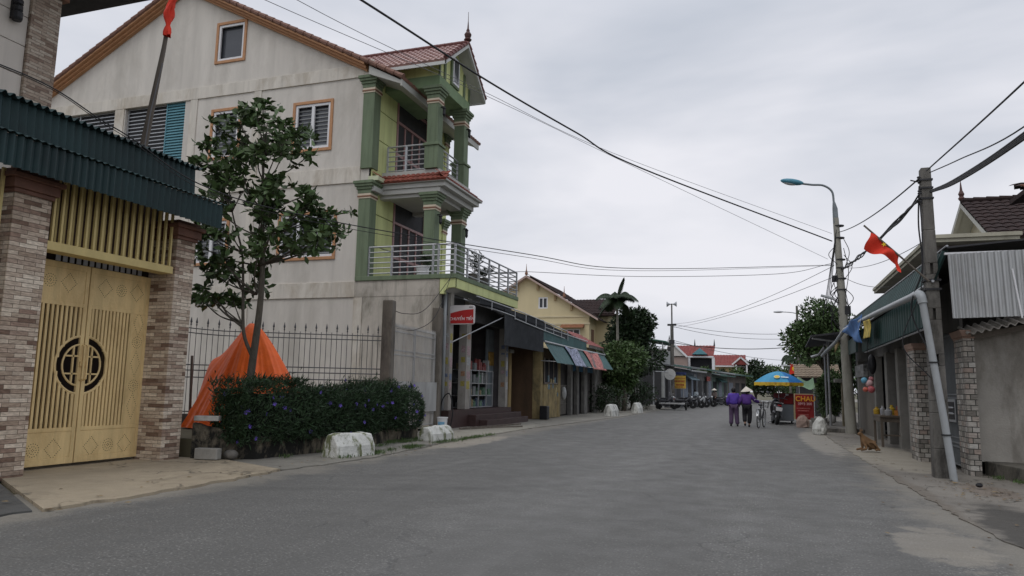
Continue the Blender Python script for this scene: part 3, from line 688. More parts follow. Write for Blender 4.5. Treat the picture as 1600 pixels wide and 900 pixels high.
# orange rake boards and tiles along the gable
for sg in (1, -1):
    ex = -11.62 if sg > 0 else -33.6
    n = 3
    b = MB()
    for k, (dz0, dz1, dy, m) in enumerate(((-.30, -.22, .10, 0), (-.22, -.12, .20, 0), (-.12, -.01, .32, 0))):
        x1 = -13.2 if sg > 0 else ex
        zz = lambda x, d: AZ + .13 - SL * abs(x - AX) + d
        b.add([(AX, HY - dy, zz(AX, dz0)), (x1, HY - dy, zz(x1, dz0)), (x1, HY - dy, zz(x1, dz1)), (AX, HY - dy, zz(AX, dz1)),
               (AX, HY + .1, zz(AX, dz0)), (x1, HY + .1, zz(x1, dz0)), (x1, HY + .1, zz(x1, dz1)), (AX, HY + .1, zz(AX, dz1))],
              [(0, 1, 2, 3), (0, 4, 5, 1), (3, 2, 6, 7), (1, 5, 6, 2)])
    b.build('rake_board', orange_trim, H)
    b = MB(); Lr = abs(ex - AX); k = int(Lr / .36)
    for i in range(k + 1):
        x = AX + sg * (i + .5) * Lr / (k + 1); z = AZ + .18 - SL * abs(x - AX)
        d = Vector((sg * 1, 0, -SL)).normalized() * .2
        b.tube([Vector((x, HY - .32, z)) - d, Vector((x, HY - .32, z - .0)) + d * 1.05], [.075, .1], 8)
    b.build('rake_tiles', rake_tile, H, smooth='auto')
rf = MB()
rf.tiles((-11.62, HY - .3, AZ + .14 - SL * (AX * -1 - 11.62)), (0, HB + .6 - HY + .3, 0), (AX + 11.62, 0, SL * (11.62 * -1 - AX)), .24, .36)
rf.add([(AX, HY - .3, AZ + .12), (-33.6, HY - .3, AZ + .12 - SL * 11.9), (-33.6, HB + .6, AZ + .12 - SL * 11.9), (AX, HB + .6, AZ + .12)], [(0, 1, 2, 3)])
rf.build('main_roof', rake_tile, H)
b = MB()   # eave soffit along the front
b.prism([(-13.0, 12.32), (-11.7, 11.80), (-11.7, 11.93), (-13.0, 12.62)], 'y', HY - .28, HB + .5); b.box(-11.72, HY - .3, 11.72, -11.66, HB + .5, 11.98); b.build('eave_soffit', soffit, H)
# front facade, yellow green panels with dark joints
b = MB(); b.box(-13.3, HY + .1, 4.9, HX - .06, HB, 12.4); b.build('facade_joints', dark_gr, H)
b = MB(); dY0, dY1 = 23.75, 26.5
for zb, zt in ((5.1, 8.5), (9.0, 12.3)):
    n = 3; h = (zt - zb) / n
    for i in range(n):
        b.box(HX - .1, HY + .4, zb + i * h + (.03 if i else 0), HX, dY0 - .02, zb + (i + 1) * h)
        b.box(HX - .1, dY1 + .02, zb + i * h + (.03 if i else 0), HX, HB - .4, zb + (i + 1) * h)
b.box(HX - .1, dY0 - .02, 8.3, HX, dY1 + .02, 9.02); b.box(HX - .1, HY + .1, 8.5, HX - .005, HB, 9.0)
b.build('facade_panel', green_yl, H, bevel=.008)
def door(z0, z1, glazed):
    d = MB(); d.box(HX - .22, dY0, z0, HX - .14, dY1, z1)
    fr = [(dY0, dY0 + .12), (dY1 - .12, dY1)]
    for a, c in fr: d.box(HX - .16, a, z0, HX + .02, c, z1)
    zt = z1 - .95; d.box(HX - .16, dY0, zt, HX + .0, dY1, zt + .1); d.box(HX - .16, dY0, z1 - .1, HX + .01, dY1, z1)
    n = 4; wd = (dY1 - dY0 - .24) / n
    for i in range(n + 1): y = dY0 + .12 + i * wd; d.box(HX - .15, y - .045, z0, HX - .02, y + .045, zt)
    for i in range(n): y = dY0 + .12 + i * wd; d.box(HX - .14, y, z0, HX - .04, y + wd, z0 + .2); d.box(HX - .14, y, z0 + 1.0, HX - .05, y + wd, z0 + 1.12)
    o = d.build('balcony_door', door_m, H, bevel=.01)
    p = MB()
    for i in range(n):
        y = dY0 + .12 + i * wd
        if glazed: p.box(HX - .13, y + .13, z0 + .28, HX - .10, y + wd - .13, zt - .1)
        p.box(HX - .13, y + .08, zt + .16, HX - .10, y + wd - .08, z1 - .16)
    p.build('glazing', curtain, o)
    if not glazed:
        p = MB()
        for i in range(n):
            y = dY0 + .12 + i * wd
            for a, c in ((z0 + .28, z0 + .92), (z0 + 1.2, zt - .12)): p.box(HX - .14, y + .14, a, HX - .09, y + wd - .14, c)
        p.build('door_panel', mat('door_panel_brown', (.36, .22, .21), .4, .12, 4), o, bevel=.015)
door(5.05, 8.3, False); door(9.0, 12.2, True)
# pilasters and columns with banded capitals
def column(x, y, z0, z1, w, name, ped=0, parent=H, face=None):
    c = MB(); h = w / 2; c.box(x - h, y - h, z0, x + h, y + h, z1 - .42); o = c.build(name, face or green_dk, parent, bevel=.01)
    q = MB(); q.box(x - h - .02, y - h - .02, z1 - .52, x + h + .02, y + h + .02, z1 - .44); q.box(x - h - .02, y - h - .02, z1 - .62, x + h + .02, y + h + .02, z1 - .57); q.build('cream_band', cream_line, o)
    q = MB(); q.box(x - h - .035, y - h - .035, z1 - .57, x + h + .035, y + h + .035, z1 - .52); q.build('brown_band', brown_line, o)
    q = MB()
    for e, a, d in ((.03, z1 - .44, z1 - .30), (.07, z1 - .30, z1 - .20), (.12, z1 - .20, z1 - .11), (.16, z1 - .11, z1)): q.box(x - h - e, y - h - e, a, x + h + e, y + h + e, d)
    if ped:
        q.build('capital', green_dk, o, bevel=.012); q = MB()
        q.box(x - h - .05, y - h - .05, z0, x + h + .05, y + h + .05, z0 + ped - .12); q.box(x - h - .10, y - h - .10, z0 + ped - .12, x + h + .10, y + h + .10, z0 + ped - .04); q.box(x - h - .06, y - h - .06, z0 + ped - .04, x + h + .06, y + h + .06, z0 + ped)
    q.build('pedestal' if ped else 'capital', green_dk, o, bevel=.012); return o
for z0, z1 in ((4.95, 8.47), (8.95, 12.35)):
    column(-13.09, 22.18, z0, z1, .46, 'pilaster'); column(-13.05, HB - .2, z0, z1, .4, 'pilaster', face=green_yl)
CX, CY0, CY1 = -10.94, 22.95, 25.35
for y in (CY0, CY1):
    column(CX, y, 5.05, 8.12, .42, 'column'); column(CX, y, 9.0, 12.02, .42, 'column', ped=.95)
# lower balcony
BX = -9.55
b = MB(); b.box(HX, HY + .02, 4.98, BX - .05, HB, 5.03); b.box(HX, HY + .25, 4.55, BX - .5, HB, 4.98); b.build('balcony_slab', concrete, H)
b = MB(); b.box(-13.32, HY - .06, 4.93, BX + .03, HY + .1, 5.08); b.box(BX - .12, HY + .1, 4.93, BX + .03, HB, 5.08); b.build('balcony_kerb', green_dk, H, bevel=.012)
b = MB(); b.box(BX - .08, HY + .02, 4.62, BX, HB, 4.93); b.box(-10.1, HY - .02, 4.42, -9.95, HY + .18, 4.93); b.prism([(-9.95, 4.93), (BX, 4.93), (BX, 4.63), (-9.8, 4.62), (-9.95, 4.5)], 'y', HY - .01, HY + .09); b.build('balcony_fascia', green_yl, H)
b = MB(); b.prism([(-9.95, 4.5), (-9.63, 4.64), (-9.63, 4.68), (-9.95, 4.6)], 'y', HY + .1, HB - .05); b.build('fascia_soffit', soffit, H)
def railing(path, z0, z1, n_rails, posts, nm='railing'):
    o = MB()
    for a, c in zip(path[:-1], path[1:]):
        a_, c_2 = Vector((a[0], a[1], z1)), Vector((c[0], c[1], z1)); o.tube([a_, c_2], .032, 8)
        for i in range(n_rails):
            z = z0 + .1 + (z1 - z0 - .1) * i / n_rails; o.tube([(a[0], a[1], z), (c[0], c[1], z)], .022, 6)
    for p in posts: o.box(p[0] - .03, p[1] - .03, z0 - .05, p[0] + .03, p[1] + .03, z1)
    return o.build(nm, steel, H, smooth='auto')
railing([(-12.85, HY + .03), (BX - .05, HY + .03), (BX - .05, HB - .05), (HX, HB - .05)], 5.08, 6.1, 5,
        [(-12.85, HY + .03), (-11.95, HY + .03), (-10.4, HY + .03), (-10.2, HY + .03), (BX - .05, HY + .03)] + [(BX - .05, HY + .03 + (HB - HY - .08) * i / 6) for i in range(1, 7)])
# upper balcony with tiled skirt
b = MB(); b.box(HX, 22.78, 8.55, -10.62, 25.6, 8.98); b.build('upper_slab', soffit, H)
b = MB()   # white cornice under the skirt, wrapping the corner
for (x0, y0, x1, y1) in ((HX - .3, HY - .05, -12.55, 22.6), (HX, 22.6, -10.35, 25.75)): b.box(x0, y0, 8.10, x1 - .15, y1, 8.28)
b.box(HX, 22.55, 8.28, -10.30, 25.8, 8.45); b.box(HX, 22.45, 8.45, -10.2, 25.9, 8.52); b.build('cornice', soffit, H, bevel=.015)
b = MB(); b.box(HX, 22.70, 7.98, -10.75, 23.0, 8.1); b.box(-11.15, 22.7, 7.98, -10.72, 25.55, 8.1); b.box(HX, 25.3, 7.98, -10.75, 25.6, 8.1); b.build('beam', soffit, H)
b = MB(); b.tiles((HX, 22.42, 8.50), (HX * -1 - 10.25 + .05, 0, 0), (0, .4, .36), .2, .27, .03); b.tiles((-10.22, 22.42, 8.50), (0, 3.5, 0), (-.42, 0, .36), .2, .27, .03)
b.tiles((-12.62, HY + .02, 8.62), (0, .5, 0), (-.25, 0, .2), .17, .27, .03)
b.build('tiled_skirt', red_tile, H)
b = MB(); b.box(HX - .1, HY + .0, 8.5, -12.6, 22.5, 8.66); b.build('corner_bracket', green_cream, H)
railing([(-12.75, 22.88), (CX - .25, 22.88)], 8.95, 9.95, 5, [(-12.75, 22.88), (-12.0, 22.88), (CX - .3, 22.88)])
railing([(CX, CY0 + .25), (CX, CY1 - .25)], 8.95, 9.95, 5, [(CX, CY0 + .28), (CX, 24.15), (CX, CY1 - .28)])
# porch gable above
gy0, gy1, gm, gx = 22.75, 25.6, 24.17, -10.72
b = MB(); b.box(-15, gy0, 12.02, gx, gy1, 12.45); b.build('porch_beam', green_md, H, bevel=.01)
b = MB(); b.box(-15, gy0 + .03, 12.45, gx - .05, gy1 - .03, 13.0)
b.prism([(gy0 + .03, 13.0), (gy1 - .03, 13.0), (gm, 14.25)], 'x', -15, gx - .05); b.build('porch_wall', green_yl, H)
for ya, yb, zt in ((gy0, gy0 + .1, 13.0), (gy1 - .1, gy1, 13.0), (gy0 + .42, gy0 + .56, 13.4), (gy1 - .62, gy1 - .48, 13.4)): b = MB(); b.box(gx - .05, ya, 12.45, gx - .0, yb, zt); b.build('porch_trim', green_dk, H)
b = MB(); b.box(gx - .05, gm - .42, 12.5, gx + .03, gm + .30, 13.7); wv = b.build('window', green_dk, H, bevel=.01)
b = MB(); b.box(gx + .03, gm - .34, 12.58, gx + .05, gm + .22, 13.62); b.build('frame', white_frame, wv); b = MB(); b.box(gx + .05, gm - .26, 12.66, gx + .055, gm + .14, 13.54); b.build('pane', pane_m, wv)
rx, ry0, ry1, rz0, rz1 = -10.28, 22.2, 26.05, 12.72, 14.22
b = MB(); b.tiles((rx, ry0, rz0), (-5.6, 0, 0), (0, gm - ry0, rz1 - rz0), .22, .31, .035); b.build('porch_roof', pink_tile, H)
b = MB(); b.tiles((rx, ry1, rz0), (-5.6, 0, 0), (0, gm - ry1, rz1 - rz0), .22, .31, .035); b.build('porch_roof', pink_tile, H)
b = MB()
for sg, y0 in ((1, ry0), (-1, ry1)):
    for i in range(8):
        t_ = i / 8; y = y0 + (gm - y0) * t_; z = rz0 + (rz1 - rz0) * t_; dy = (gm - y0) / 8; dz = (rz1 - rz0) / 8
        b.tube([(rx + .02, y - .02 * sg, z + .05), (rx + .02, y + dy, z + dz + .04)], [.085, .065], 8)
for i in range(18): b.tube([(rx - .02 - i * .3, gm, rz1 + .05), (rx - .34 - i * .3, gm, rz1 + .06)], [.09, .075], 8)
b.build('ridge_tiles', mat('ridge_brown', (.15, .06, .055), .6, .2, 4), H, smooth='auto')
b = MB()
for y0 in (ry0, ry1):
    b.add([(rx + .05, y0, rz0 - .16), (rx + .05, gm, rz1 - .16), (rx + .05, gm, rz1 - .02), (rx + .05, y0, rz0 - .02), (rx - .05, y0, rz0 - .16), (rx - .05, gm, rz1 - .16), (rx - .05, gm, rz1 - .02), (rx - .05, y0, rz0 - .02)], [(0, 1, 2, 3), (7, 6, 5, 4), (0, 4, 5, 1), (3, 2, 6, 7)])
    s_y = 1 if y0 < gm else -1
    b.add([(rx, y0, rz0 - .1), (rx, gm, rz1 - .1), (-15.5, gm, rz1 - .1), (-15.5, y0, rz0 - .1)], [(0, 1, 2, 3)])
    b.box(-14.9, y0 - .02, rz0 - .17, rx, y0 + .02, rz0 - .05)
b.build('bargeboard', mat('barge_white', (.55, .56, .54), .7, .06, 3), H)
b = MB(); b.lathe([(.13, 0), (.15, .04), (.09, .1), (.12, .16), (.14, .24), (.10, .31), (.06, .36), (.07, .4), (.035, .48), (.03, .56), (.012, .8), (.008, 1.15)], (rx, gm, rz1 + .12), 12); b.build('finial', mat('finial_brown', (.09, .045, .04), .5, .1, 4), H, smooth='auto')
def lantern(x, y, z):
    b = MB(); b.box(x - .03, y - .02, z - .02, x + .14, y + .02, z + .02); b.lathe([(.02, 0), (.07, -.05), (.075, -.07), (.055, -.09), (.05, -.25), (.06, -.27), (.04, -.32), (.012, -.36)], (x + .13, y, z), 8); b.build('wall_lantern', black_m, H, smooth='auto')
for y in (CY0, CY1): lantern(CX + .21, y, 7.35); lantern(CX + .21, y, 11.3)
# ground floor shop
b = MB(); b.box(-13.2, HY + .2, 0, -9.75, HB, .6); b.build('shop_floor', mat('dark_red_tile_floor', (.055, .032, .03), .5, .2, 3), H)
st = MB(); st.box(-9.75, 23.9, 0, -9.45, HB + .4, .42); st.box(-9.45, 24.2, 0, -9.15, HB + .4, .24); st.build('steps', MATS['dark_red_tile_floor'], H, bevel=.01)
b = MB(); b.box(-13.2, HY + .2, .6, -13.1, HB, 4.5); b.box(-13.1, HB - .15, .6, -10.1, HB, 4.5); b.build('shop_back_wall', mat('shop_wall', (.12, .11, .11), .9, .3, 1.5), H)
pil = mat('shop_pillar', (.34, .32, .29), .85, .12, 3, stain=(.12, .1, .08), stain_amt=.5)
for y, w in ((22.62, .26), (24.18, .42), (28.3, .3)):
    b = MB(); b.box(-10.2, y - w / 2, .6, -9.9, y + w / 2, 4.55); o = b.build('shop_pillar', pil, H, bevel=.008)
    q = MB(); rr = random.Random(int(y * 10)); z = 1.3
    stk = [mat('sticker_yellow', (.34, .29, .08), .6, .4, 20), mat('sticker_white', (.36, .36, .36), .6, .4, 20), mat('sticker_orange', (.34, .20, .12), .6, .4, 20), mat('sticker_blue', (.15, .18, .26), .6, .4, 20), mat('sticker_pink', (.36, .26, .27), .6, .4, 20)]
    while z < 3.1:
        h = rr.uniform(.14, .34); q.mi = rr.randrange(5); q.box(-9.899, y - w * .38, z, -9.893, y + w * rr.uniform(.2, .4), z + h)
        q.mi = rr.randrange(5); q.box(-10.1, y - w / 2 - .006, z + .1, -9.95, y - w / 2, z + h); z += h + rr.uniform(.02, .25)
    q.mi = 0; q.build('stickers', stk, o)
b = MB(); b.box(-10.2, 22.3, 3.75, -10.0, HB, 4.55); b.build('shop_header', mat('header_dark', (.10, .10, .10), .8, .2, 2), H)
b = MB(); b.box(-10.6, 27.65, .6, -10.5, HB - .15, 3.7); b.build('side_panel', mat('pale_blue_panel', (.22, .25, .27), .6, .2, 3), H)
b = MB(); b.box(-10.49, 27.7, 2.25, -10.47, 28.3, 2.8); b.build('poster', mat('poster_ochre', (.36, .22, .06), .7, .4, 6), H)
t = thing('display_cabinet', 'glass shop display cabinet full of goods behind the shop pillars', 'cabinet', (-10.8, 25.9, .6))
cb = MB()
for z in (.62, 1.05, 1.5, 1.98): cb.box(-10.62, 24.45, z, -10.22, 27.6, z + .03)
for y in (24.45, 25.25, 26.05, 26.85, 27.56): cb.box(-10.26, y, .62, -10.22, y + .04, 2.0)
cb.build('frame', steel, t); cb = MB(); cb.box(-10.64, 24.45, .62, -10.63, 27.6, 2.0); cb.build('back', dark_gr, t)
gm_ = [mat('goods_white', (.34, .35, .34), .5, .4, 25), mat('goods_red', (.22, .06, .055), .5, .5, 25), mat('goods_green', (.11, .19, .13), .5, .5, 25), mat('goods_blue', (.13, .16, .22), .5, .5, 25), mat('goods_ochre', (.24, .19, .11), .5, .5, 25), mat('goods_grey', (.16, .17, .17), .5, .4, 25)]
rr = random.Random(4)
for z, lim in ((.65, 1.02), (1.08, 1.46), (1.53, 1.94), (2.01, 2.5)):
    y = 24.52
    while y < 27.3:
        w = rr.uniform(.09, .28); h = rr.uniform(.14, lim - z); g_ = MB(); k = 1 if z > 2 and rr.random() < .6 else rr.choice((0, 0, 2, 2, 3, 4, 5, 5))
        if rr.random() < .4: g_.lathe([(w * .4, 0), (w * .42, h * .7), (w * .2, h * .85), (w * .2, h)], (-10.4, y + w / 2, z), 10)
        else: g_.box(-10.52, y, z, -10.3, y + w, z + h)
        o = g_.build('package', gm_[k], None, bevel=.006)
        tag(o, 'small packet or tub on the glass display shelves of the shop', 'package', 'goods on the shop display shelves'); y += w + rr.uniform(.02, .07)
# plants on the lower balcony
def potted(x, y, z, h, label, white=True):
    t = thing('potted_plant', label, 'plant', (x, y, z)); q = MB(); q.lathe([(.14, 0), (.2, .05), (.23, .38), (.25, .38), (.25, .42), (.2, .42), (.19, .3)], (x, y, z), 14); q.build('pot', white_frame if white else concrete_dk, t, smooth='auto')
    r = np.random.default_rng(int(abs(x) * 100 + y)); n = 130; st_ = MB()
    cs = []; ds = []
    for i in range(9):
        a = r.uniform(0, 6.28); hh = h * r.uniform(.5, 1); lean = r.uniform(.1, .35)
        p0 = np.array((x, y, z + .4)); p1 = p0 + np.array((math.cos(a) * lean, math.sin(a) * lean, hh)); st_.tube([p0, (p0 + p1) / 2 + np.array((0, 0, .05)), p1], .008, 5)
        k = 14; tt = r.uniform(.35, 1, k)[:, None]; cs.append(p0 + (p1 - p0) * tt); d = r.normal(size=(k, 3)); d[:, 2] = abs(d[:, 2]) * .6; ds.append(d)
    st_.build('stem', bark, t); v, f = leaves(np.concatenate(cs), np.concatenate(ds), .2, .05, r); leaf_obj('foliage', v, f, leaf_d, t)
potted(-11.0, 22.5, 5.03, .45, 'bushy plant in a white pot behind the lower balcony rail, near the corner')
potted(-9.9, 24.5, 5.03, .95, 'tall thin plant in a pot rising above the lower balcony rail', False)
potted(-9.95, 25.6, 5.03, .5, 'small potted plant behind the street side balcony rail, farther from the corner', False)
# drain pipe + shop sign
t = thing('shop_sign', 'red and white money transfer sign with rounded corners on the shop pillar', 'sign', (-9.5, 22.55, 3.4))
def rrect(x0, z0, x1, z1, r, n=6):
    out = []
    for cx, cz, a0 in ((x1 - r, z0 + r, -90), (x1 - r, z1 - r, 0), (x0 + r, z1 - r, 90), (x0 + r, z0 + r, 180)):
        out += [(cx + r * math.cos(R(a0 + 90 * i / n)), cz + r * math.sin(R(a0 + 90 * i / n))) for i in range(n + 1)]
    return out
b = MB(); b.prism(rrect(-9.93, 3.44, -9.05, 4.08, .08), 'y', 22.48, 22.58); b.build('panel', mat('sign_white', (.58, .55, .54), .5, .05, 3), t, bevel=.006)
b = MB(); red = [(-9.905, 3.47), (-9.075, 3.47), (-9.075, 3.94)] + [(-9.075 - .83 * i / 10, 3.94 - .13 * (i / 10) ** 1.8) for i in range(1, 11)]
b.prism(red, 'y', 22.472, 22.479); b.build('red_field', mat('sign_red', (.36, .02, .02), .5, .1, 4), t)
text('CHUYỂN TIỀN', .135, (-9.49, 22.47, 3.62), (1, 0, 0), (0, 0, 1), mat('sign_letter', (.75, .72, .72), .5), t, shear=.15)
b = MB(); b.box(-9.24, 22.474, 3.99, -9.1, 22.479, 4.0); b.box(-9.24, 22.474, 4.02, -9.1, 22.479, 4.03); b.build('small_print', dark_gr, t)
b = MB(); b.box(-10.0, 22.5, 3.55, -9.9, 22.56, 3.62); b.box(-10.0, 22.5, 3.9, -9.9, 22.56, 3.97); b.build('bracket', white_frame, t)
# ------------------------------------------------------------------ fence, posts, planter, hedge, tarp, tree
pt1, pt2 = Vector((-9.78, 18.0, 0)), Vector((-10.05, 21.8, 0))
for p, h, lab in ((pt1, 3.72, 'dark stained concrete post between the spiked fence and the grey side gate'), (pt2, 3.92, 'dark stained concrete post at the shop corner, hinging the grey side gate')):
    b = MB(); b.obox((p.x, p.y, h / 2), (.3, .3, h), rz=R(8)); solo(b, 'gate_post', mat('post_concrete', (.17, .15, .125), .9, .3, 2, .4, 30, streak=.2, stain=(.045, .04, .035), stain_amt=.8), (p.x, p.y, 0), lab, 'post', bevel=.03)
t = thing('spiked_fence', 'dark grey iron fence with spear points behind the orange tarp and hedge', 'fence', (-12, 17, 0))
A_, B_ = Vector((-15.0, 14.9, 0)), Vector((-9.95, 18.02, 0)); D_ = B_ - A_; Lf = D_.length; dn = D_.normalized()
iron = mat('iron_grey', (.09, .095, .10), .55, .2, 4)
b = MB(); k = int(Lf / .135)
arch = lambda s: 2.72 + .16 * max(0, 1 - s / 1.9) ** 1.5
for i in range(k + 1):
    s = i * Lf / k; p = A_ + dn * s; h = arch(s) + .06; b.tube([(p.x, p.y, .5), (p.x, p.y, h)], .0085, 5)
    if i % 2 == 0 or s < 1.0: b.lathe([(.006, 0), (.024, .04), (.012, .07), (.03, .11), (.022, .15), (.002, .24)], (p.x, p.y, h), 6)
b.build('pickets', iron, t)
b = MB()
for zf in (0, -.12): b.tube([(A_ + dn * (Lf * i / 20)) + Vector((0, 0, arch(Lf * i / 20) + zf)) for i in range(21)], .014, 6)
for z in (1.82, 1.68, 1.5, .62): b.tube([A_ + Vector((0, 0, z)), B_ + Vector((0, 0, z))], .016, 6)
b.build('rails', iron, t)
b = MB(); b.beam(A_ + Vector((0, 0, .28)), B_ + Vector((0, 0, .28)), .16, .56); b.build('base_wall', concrete_dk, t)
t = thing('side_gate', 'pale grey barred double side gate with spiked top between two concrete posts', 'gate', (-9.9, 19.9, 0))
sg = mat('gate_grey', (.36, .36, .35), .55, .2, 3, streak=.3, stain=(.1, .07, .05), stain_amt=.4)
for a, c in ((18.2, 19.85), (19.9, 21.6)):
    X0 = lambda y: -9.78 - (y - 18) * .07
    q = MB(); n = 19
    for i in range(n + 1): y = a + (c - a) * i / n; q.tube([(X0(y), y, .18), (X0(y), y, 3.0)], .0105, 5); q.lathe([(.005, 0), (.02, .04), (.002, .15)], (X0(y), y, 3.0), 5)
    for z in (.2, .55, .62, 2.25, 2.37, 2.9): q.beam((X0(a), a, z), (X0(c), c, z), .03, .035)
    for y in (a, c): q.beam((X0(y), y, .15), (X0(y), y, 3.05), .045)
    q.box(X0(a) - .012, a, .6, X0(a) - .005, c, 1.5); q.build('gate_leaf', sg, t)
yard = MB(); yard.add([(-13.2, 15, .1), (-9.9, 18.2, .1), (-10.0, 22, .1), (-13.2, 22, .1)], [(0, 1, 2, 3)]); struct(yard.build('pavement', pave_l))
# planter
t = thing('planter', 'low mossy concrete planter along the road holding the hedge and tree', 'planter', (-9, 14, 0))
b = MB()
path = [(-9.72, 10.78), (-8.72, 11.3), (-8.5, 13.2), (-8.62, 15.5), (-8.72, 17.9), (-9.6, 17.95)]
hts = [.66, .42, .34, .33, .32, .32]
for i in range(5):
    a, c = Vector((*path[i], 0)), Vector((*path[i + 1], 0)); d = (c - a).normalized(); nrm = Vector((-d.y, d.x, 0)) * .16
    vs = []
    k = 10
    for j in range(k + 1):
        p = a + (c - a) * j / k; h = hts[i] + (hts[i + 1] - hts[i]) * j / k + .012 * math.sin(j * 2.1)
        vs += [p, p + Vector((0, 0, h)), p + nrm + Vector((0, 0, h)), p + nrm]
    fs = [(j * 4 + q, j * 4 + 4 + q, j * 4 + 5 + q, j * 4 + 1 + q) for j in range(k) for q in range(3)] + [(0, 1, 2, 3), (4 * k + 3, 4 * k + 2, 4 * k + 1, 4 * k)]
    b.add(vs, fs)
b.build('kerb_wall', mat('mossy_wall', (.21, .18, .13), .95, .4, 3, .6, 25, stain=(.014, .014, .012), stain_amt=1.0, stain_scale=1.5, st_lo=.40, st_hi=.54), t, bevel=.02)
b = MB(); b.prism([(-9.65, 10.95), (-8.85, 11.4), (-8.66, 13.2), (-8.78, 15.5), (-8.86, 17.8), (-9.8, 17.9), (-13.3, 16.0), (-13.3, 13.4), (-11, 10.95)], 'z', .02, .36); b.build('soil', earth, t)
b = MB(); b.obox((-9.5, 10.92, .74), (.44, .22, .09), rz=R(22)); solo(b, 'stone_slab', mat('painted_slab', (.42, .41, .38), .9, .2, 4, .4, 30, stain=(.05, .05, .045), stain_amt=.8, stain_scale=4), (-9.5, 10.92, .69), 'whitish slab lying on the planter corner beside the brick pillar', 'slab', bevel=.012)
b = MB(); b.obox((-9.28, 10.72, .14), (.42, .17, .19), rz=R(12)); o = solo(b, 'concrete_block', concrete, (-9.28, 10.72, .05), 'grey hollow concrete block lying at the foot of the planter', 'block', bevel=.012)
b = MB(); b.obox((-9.42, 10.62, .14), (.07, .02, .08), rz=R(12)); q = b.build('core_hole', black_m, o)
b = MB(); b.ball((-8.98, 10.95, .12), (.14, .11, .09), 10, 6); solo(b, 'dark_stone', concrete_dk, (-8.98, 10.95, .03), 'dark rounded stone beside the grey block at the planter foot', 'stone', smooth=True)
# hedge
t = thing('flowering_hedge', 'dense dark green hedge with small purple flowers in the roadside planter', 'hedge', (-9, 14, .35))
g_ = np.random.default_rng(11)
def hedge_pts(n):
    s = g_.uniform(0, 1, n); y = 11.15 + s * 6.6; xf = np.interp(y, [11.1, 11.6, 13.2, 15.5, 17.8], [-9.0, -8.72, -8.45, -8.58, -8.72]); 
    lump = .10 * np.sin(y * 2.3) + .07 * np.sin(y * 5.1 + 1) 
    u = g_.uniform(0, 1, n); top = 1.27 + .10 * np.sin(y * 1.7) + .07 * np.sin(y * 6.3) + .05 * np.sin(y * 13.1 + 2) + lump * .3 + g_.exponential(.035, n)
    side = g_.random(n) < .66
    z = np.where(side, .30 + u * (top - .30), top - g_.uniform(0, .08, n)); bulge = .22 * np.sin(np.clip((z - .1) / 1.25, 0, 1) * np.pi) + lump * .6
    x = np.where(side, xf + bulge - g_.exponential(.06, n), xf + .05 - g_.uniform(0, .95, n))
    # near end face
    endm = g_.random(n) < .16; y = np.where(endm, 11.15 + g_.exponential(.07, n) - .12, y); x = np.where(endm, -9.55 + g_.uniform(0, .75, n), x); z = np.where(endm, .3 + g_.uniform(0, 1, n) * .95, z)
    return np.stack([x, y, z], 1), side
p, side = hedge_pts(21000); d = g_.normal(size=p.shape) * .75; d[:, 0] += .55; d[:, 2] += .55; d[:, 1] -= .1
v, f = leaves(p, d, .125, .021, g_, .15); leaf_obj('foliage', v, f, hedge_m, t)
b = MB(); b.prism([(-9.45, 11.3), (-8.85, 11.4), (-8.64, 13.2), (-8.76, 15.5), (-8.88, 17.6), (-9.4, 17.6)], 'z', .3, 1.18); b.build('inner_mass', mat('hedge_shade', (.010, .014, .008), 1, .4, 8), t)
fl = mat('flower_purple', (.16, .10, .50), .6, .15, 8)
fm = None
for i in range(58):
    q, _ = hedge_pts(1); q = q[0]; q[0] += .05; q[2] += .02 if q[2] > 1.1 else 0
    if q[2] < .6 and i % 3: q[2] += .5
    if fm is None:
        m_ = MB()
        for j in range(5):
            a = j * 2 * math.pi / 5; m_.add([(0, 0, 0), (.012, .03 * math.cos(a - .5), .03 * math.sin(a - .5)), (.02, .042 * math.cos(a), .042 * math.sin(a)), (.012, .03 * math.cos(a + .5), .03 * math.sin(a + .5))], [(0, 1, 2, 3)])
        fm = m_.build('flower', fl, None); o = fm; o.parent = t
    else: o = fm.copy(); COL.objects.link(o); o.parent = t
    o.location = Vector(q) - t.location; o.rotation_euler = (g_.uniform(0, 6), g_.uniform(-.5, .3), g_.uniform(-.9, .3))
# tarp covered heap: a draped cone between tree and fence
t = thing('orange_tarp', 'bright orange tarpaulin draped over a tall heap behind the tree and hedge', 'tarpaulin', (-11, 14, .3))
cx, cy = -11.15, 14.0
def tp(u, v):
    a = u * 2 * math.pi; ca, sa = math.cos(a), math.sin(a)
    rb = 1.40 + (.22 * ca if ca > 0 else 0) + .16 * math.sin(3 * a + 1)
    prof = (v ** .62) * .9 + .10 * v ** 3
    fold = 1 + (.05 * math.sin(9 * a + 4 * v) + .035 * math.sin(17 * a + 2 - 6 * v) + .02 * math.sin(31 * a)) * v ** .7
    r = (.07 + (rb - .07) * prof) * fold
    x = cx + r * ca * 1.0 + (-.1) * v; y = cy + r * sa * .8
    z = 2.75 - 2.35 * v + .04 * math.sin(7 * a + 3 * v) * v
    # shoulder on the left where the tarp is propped on a stake
    s = math.exp(-((a - 3.5) / .42) ** 2); z += s * .38 * math.exp(-((v - .55) / .16) ** 2); x -= s * .16 * math.sin(v * 3.1)
    return (x, y, z)
RID = [.15, .75, 1.5, 2.3, 2.95, 3.45, 3.95, 4.5, 4.95, 5.45, 5.95]
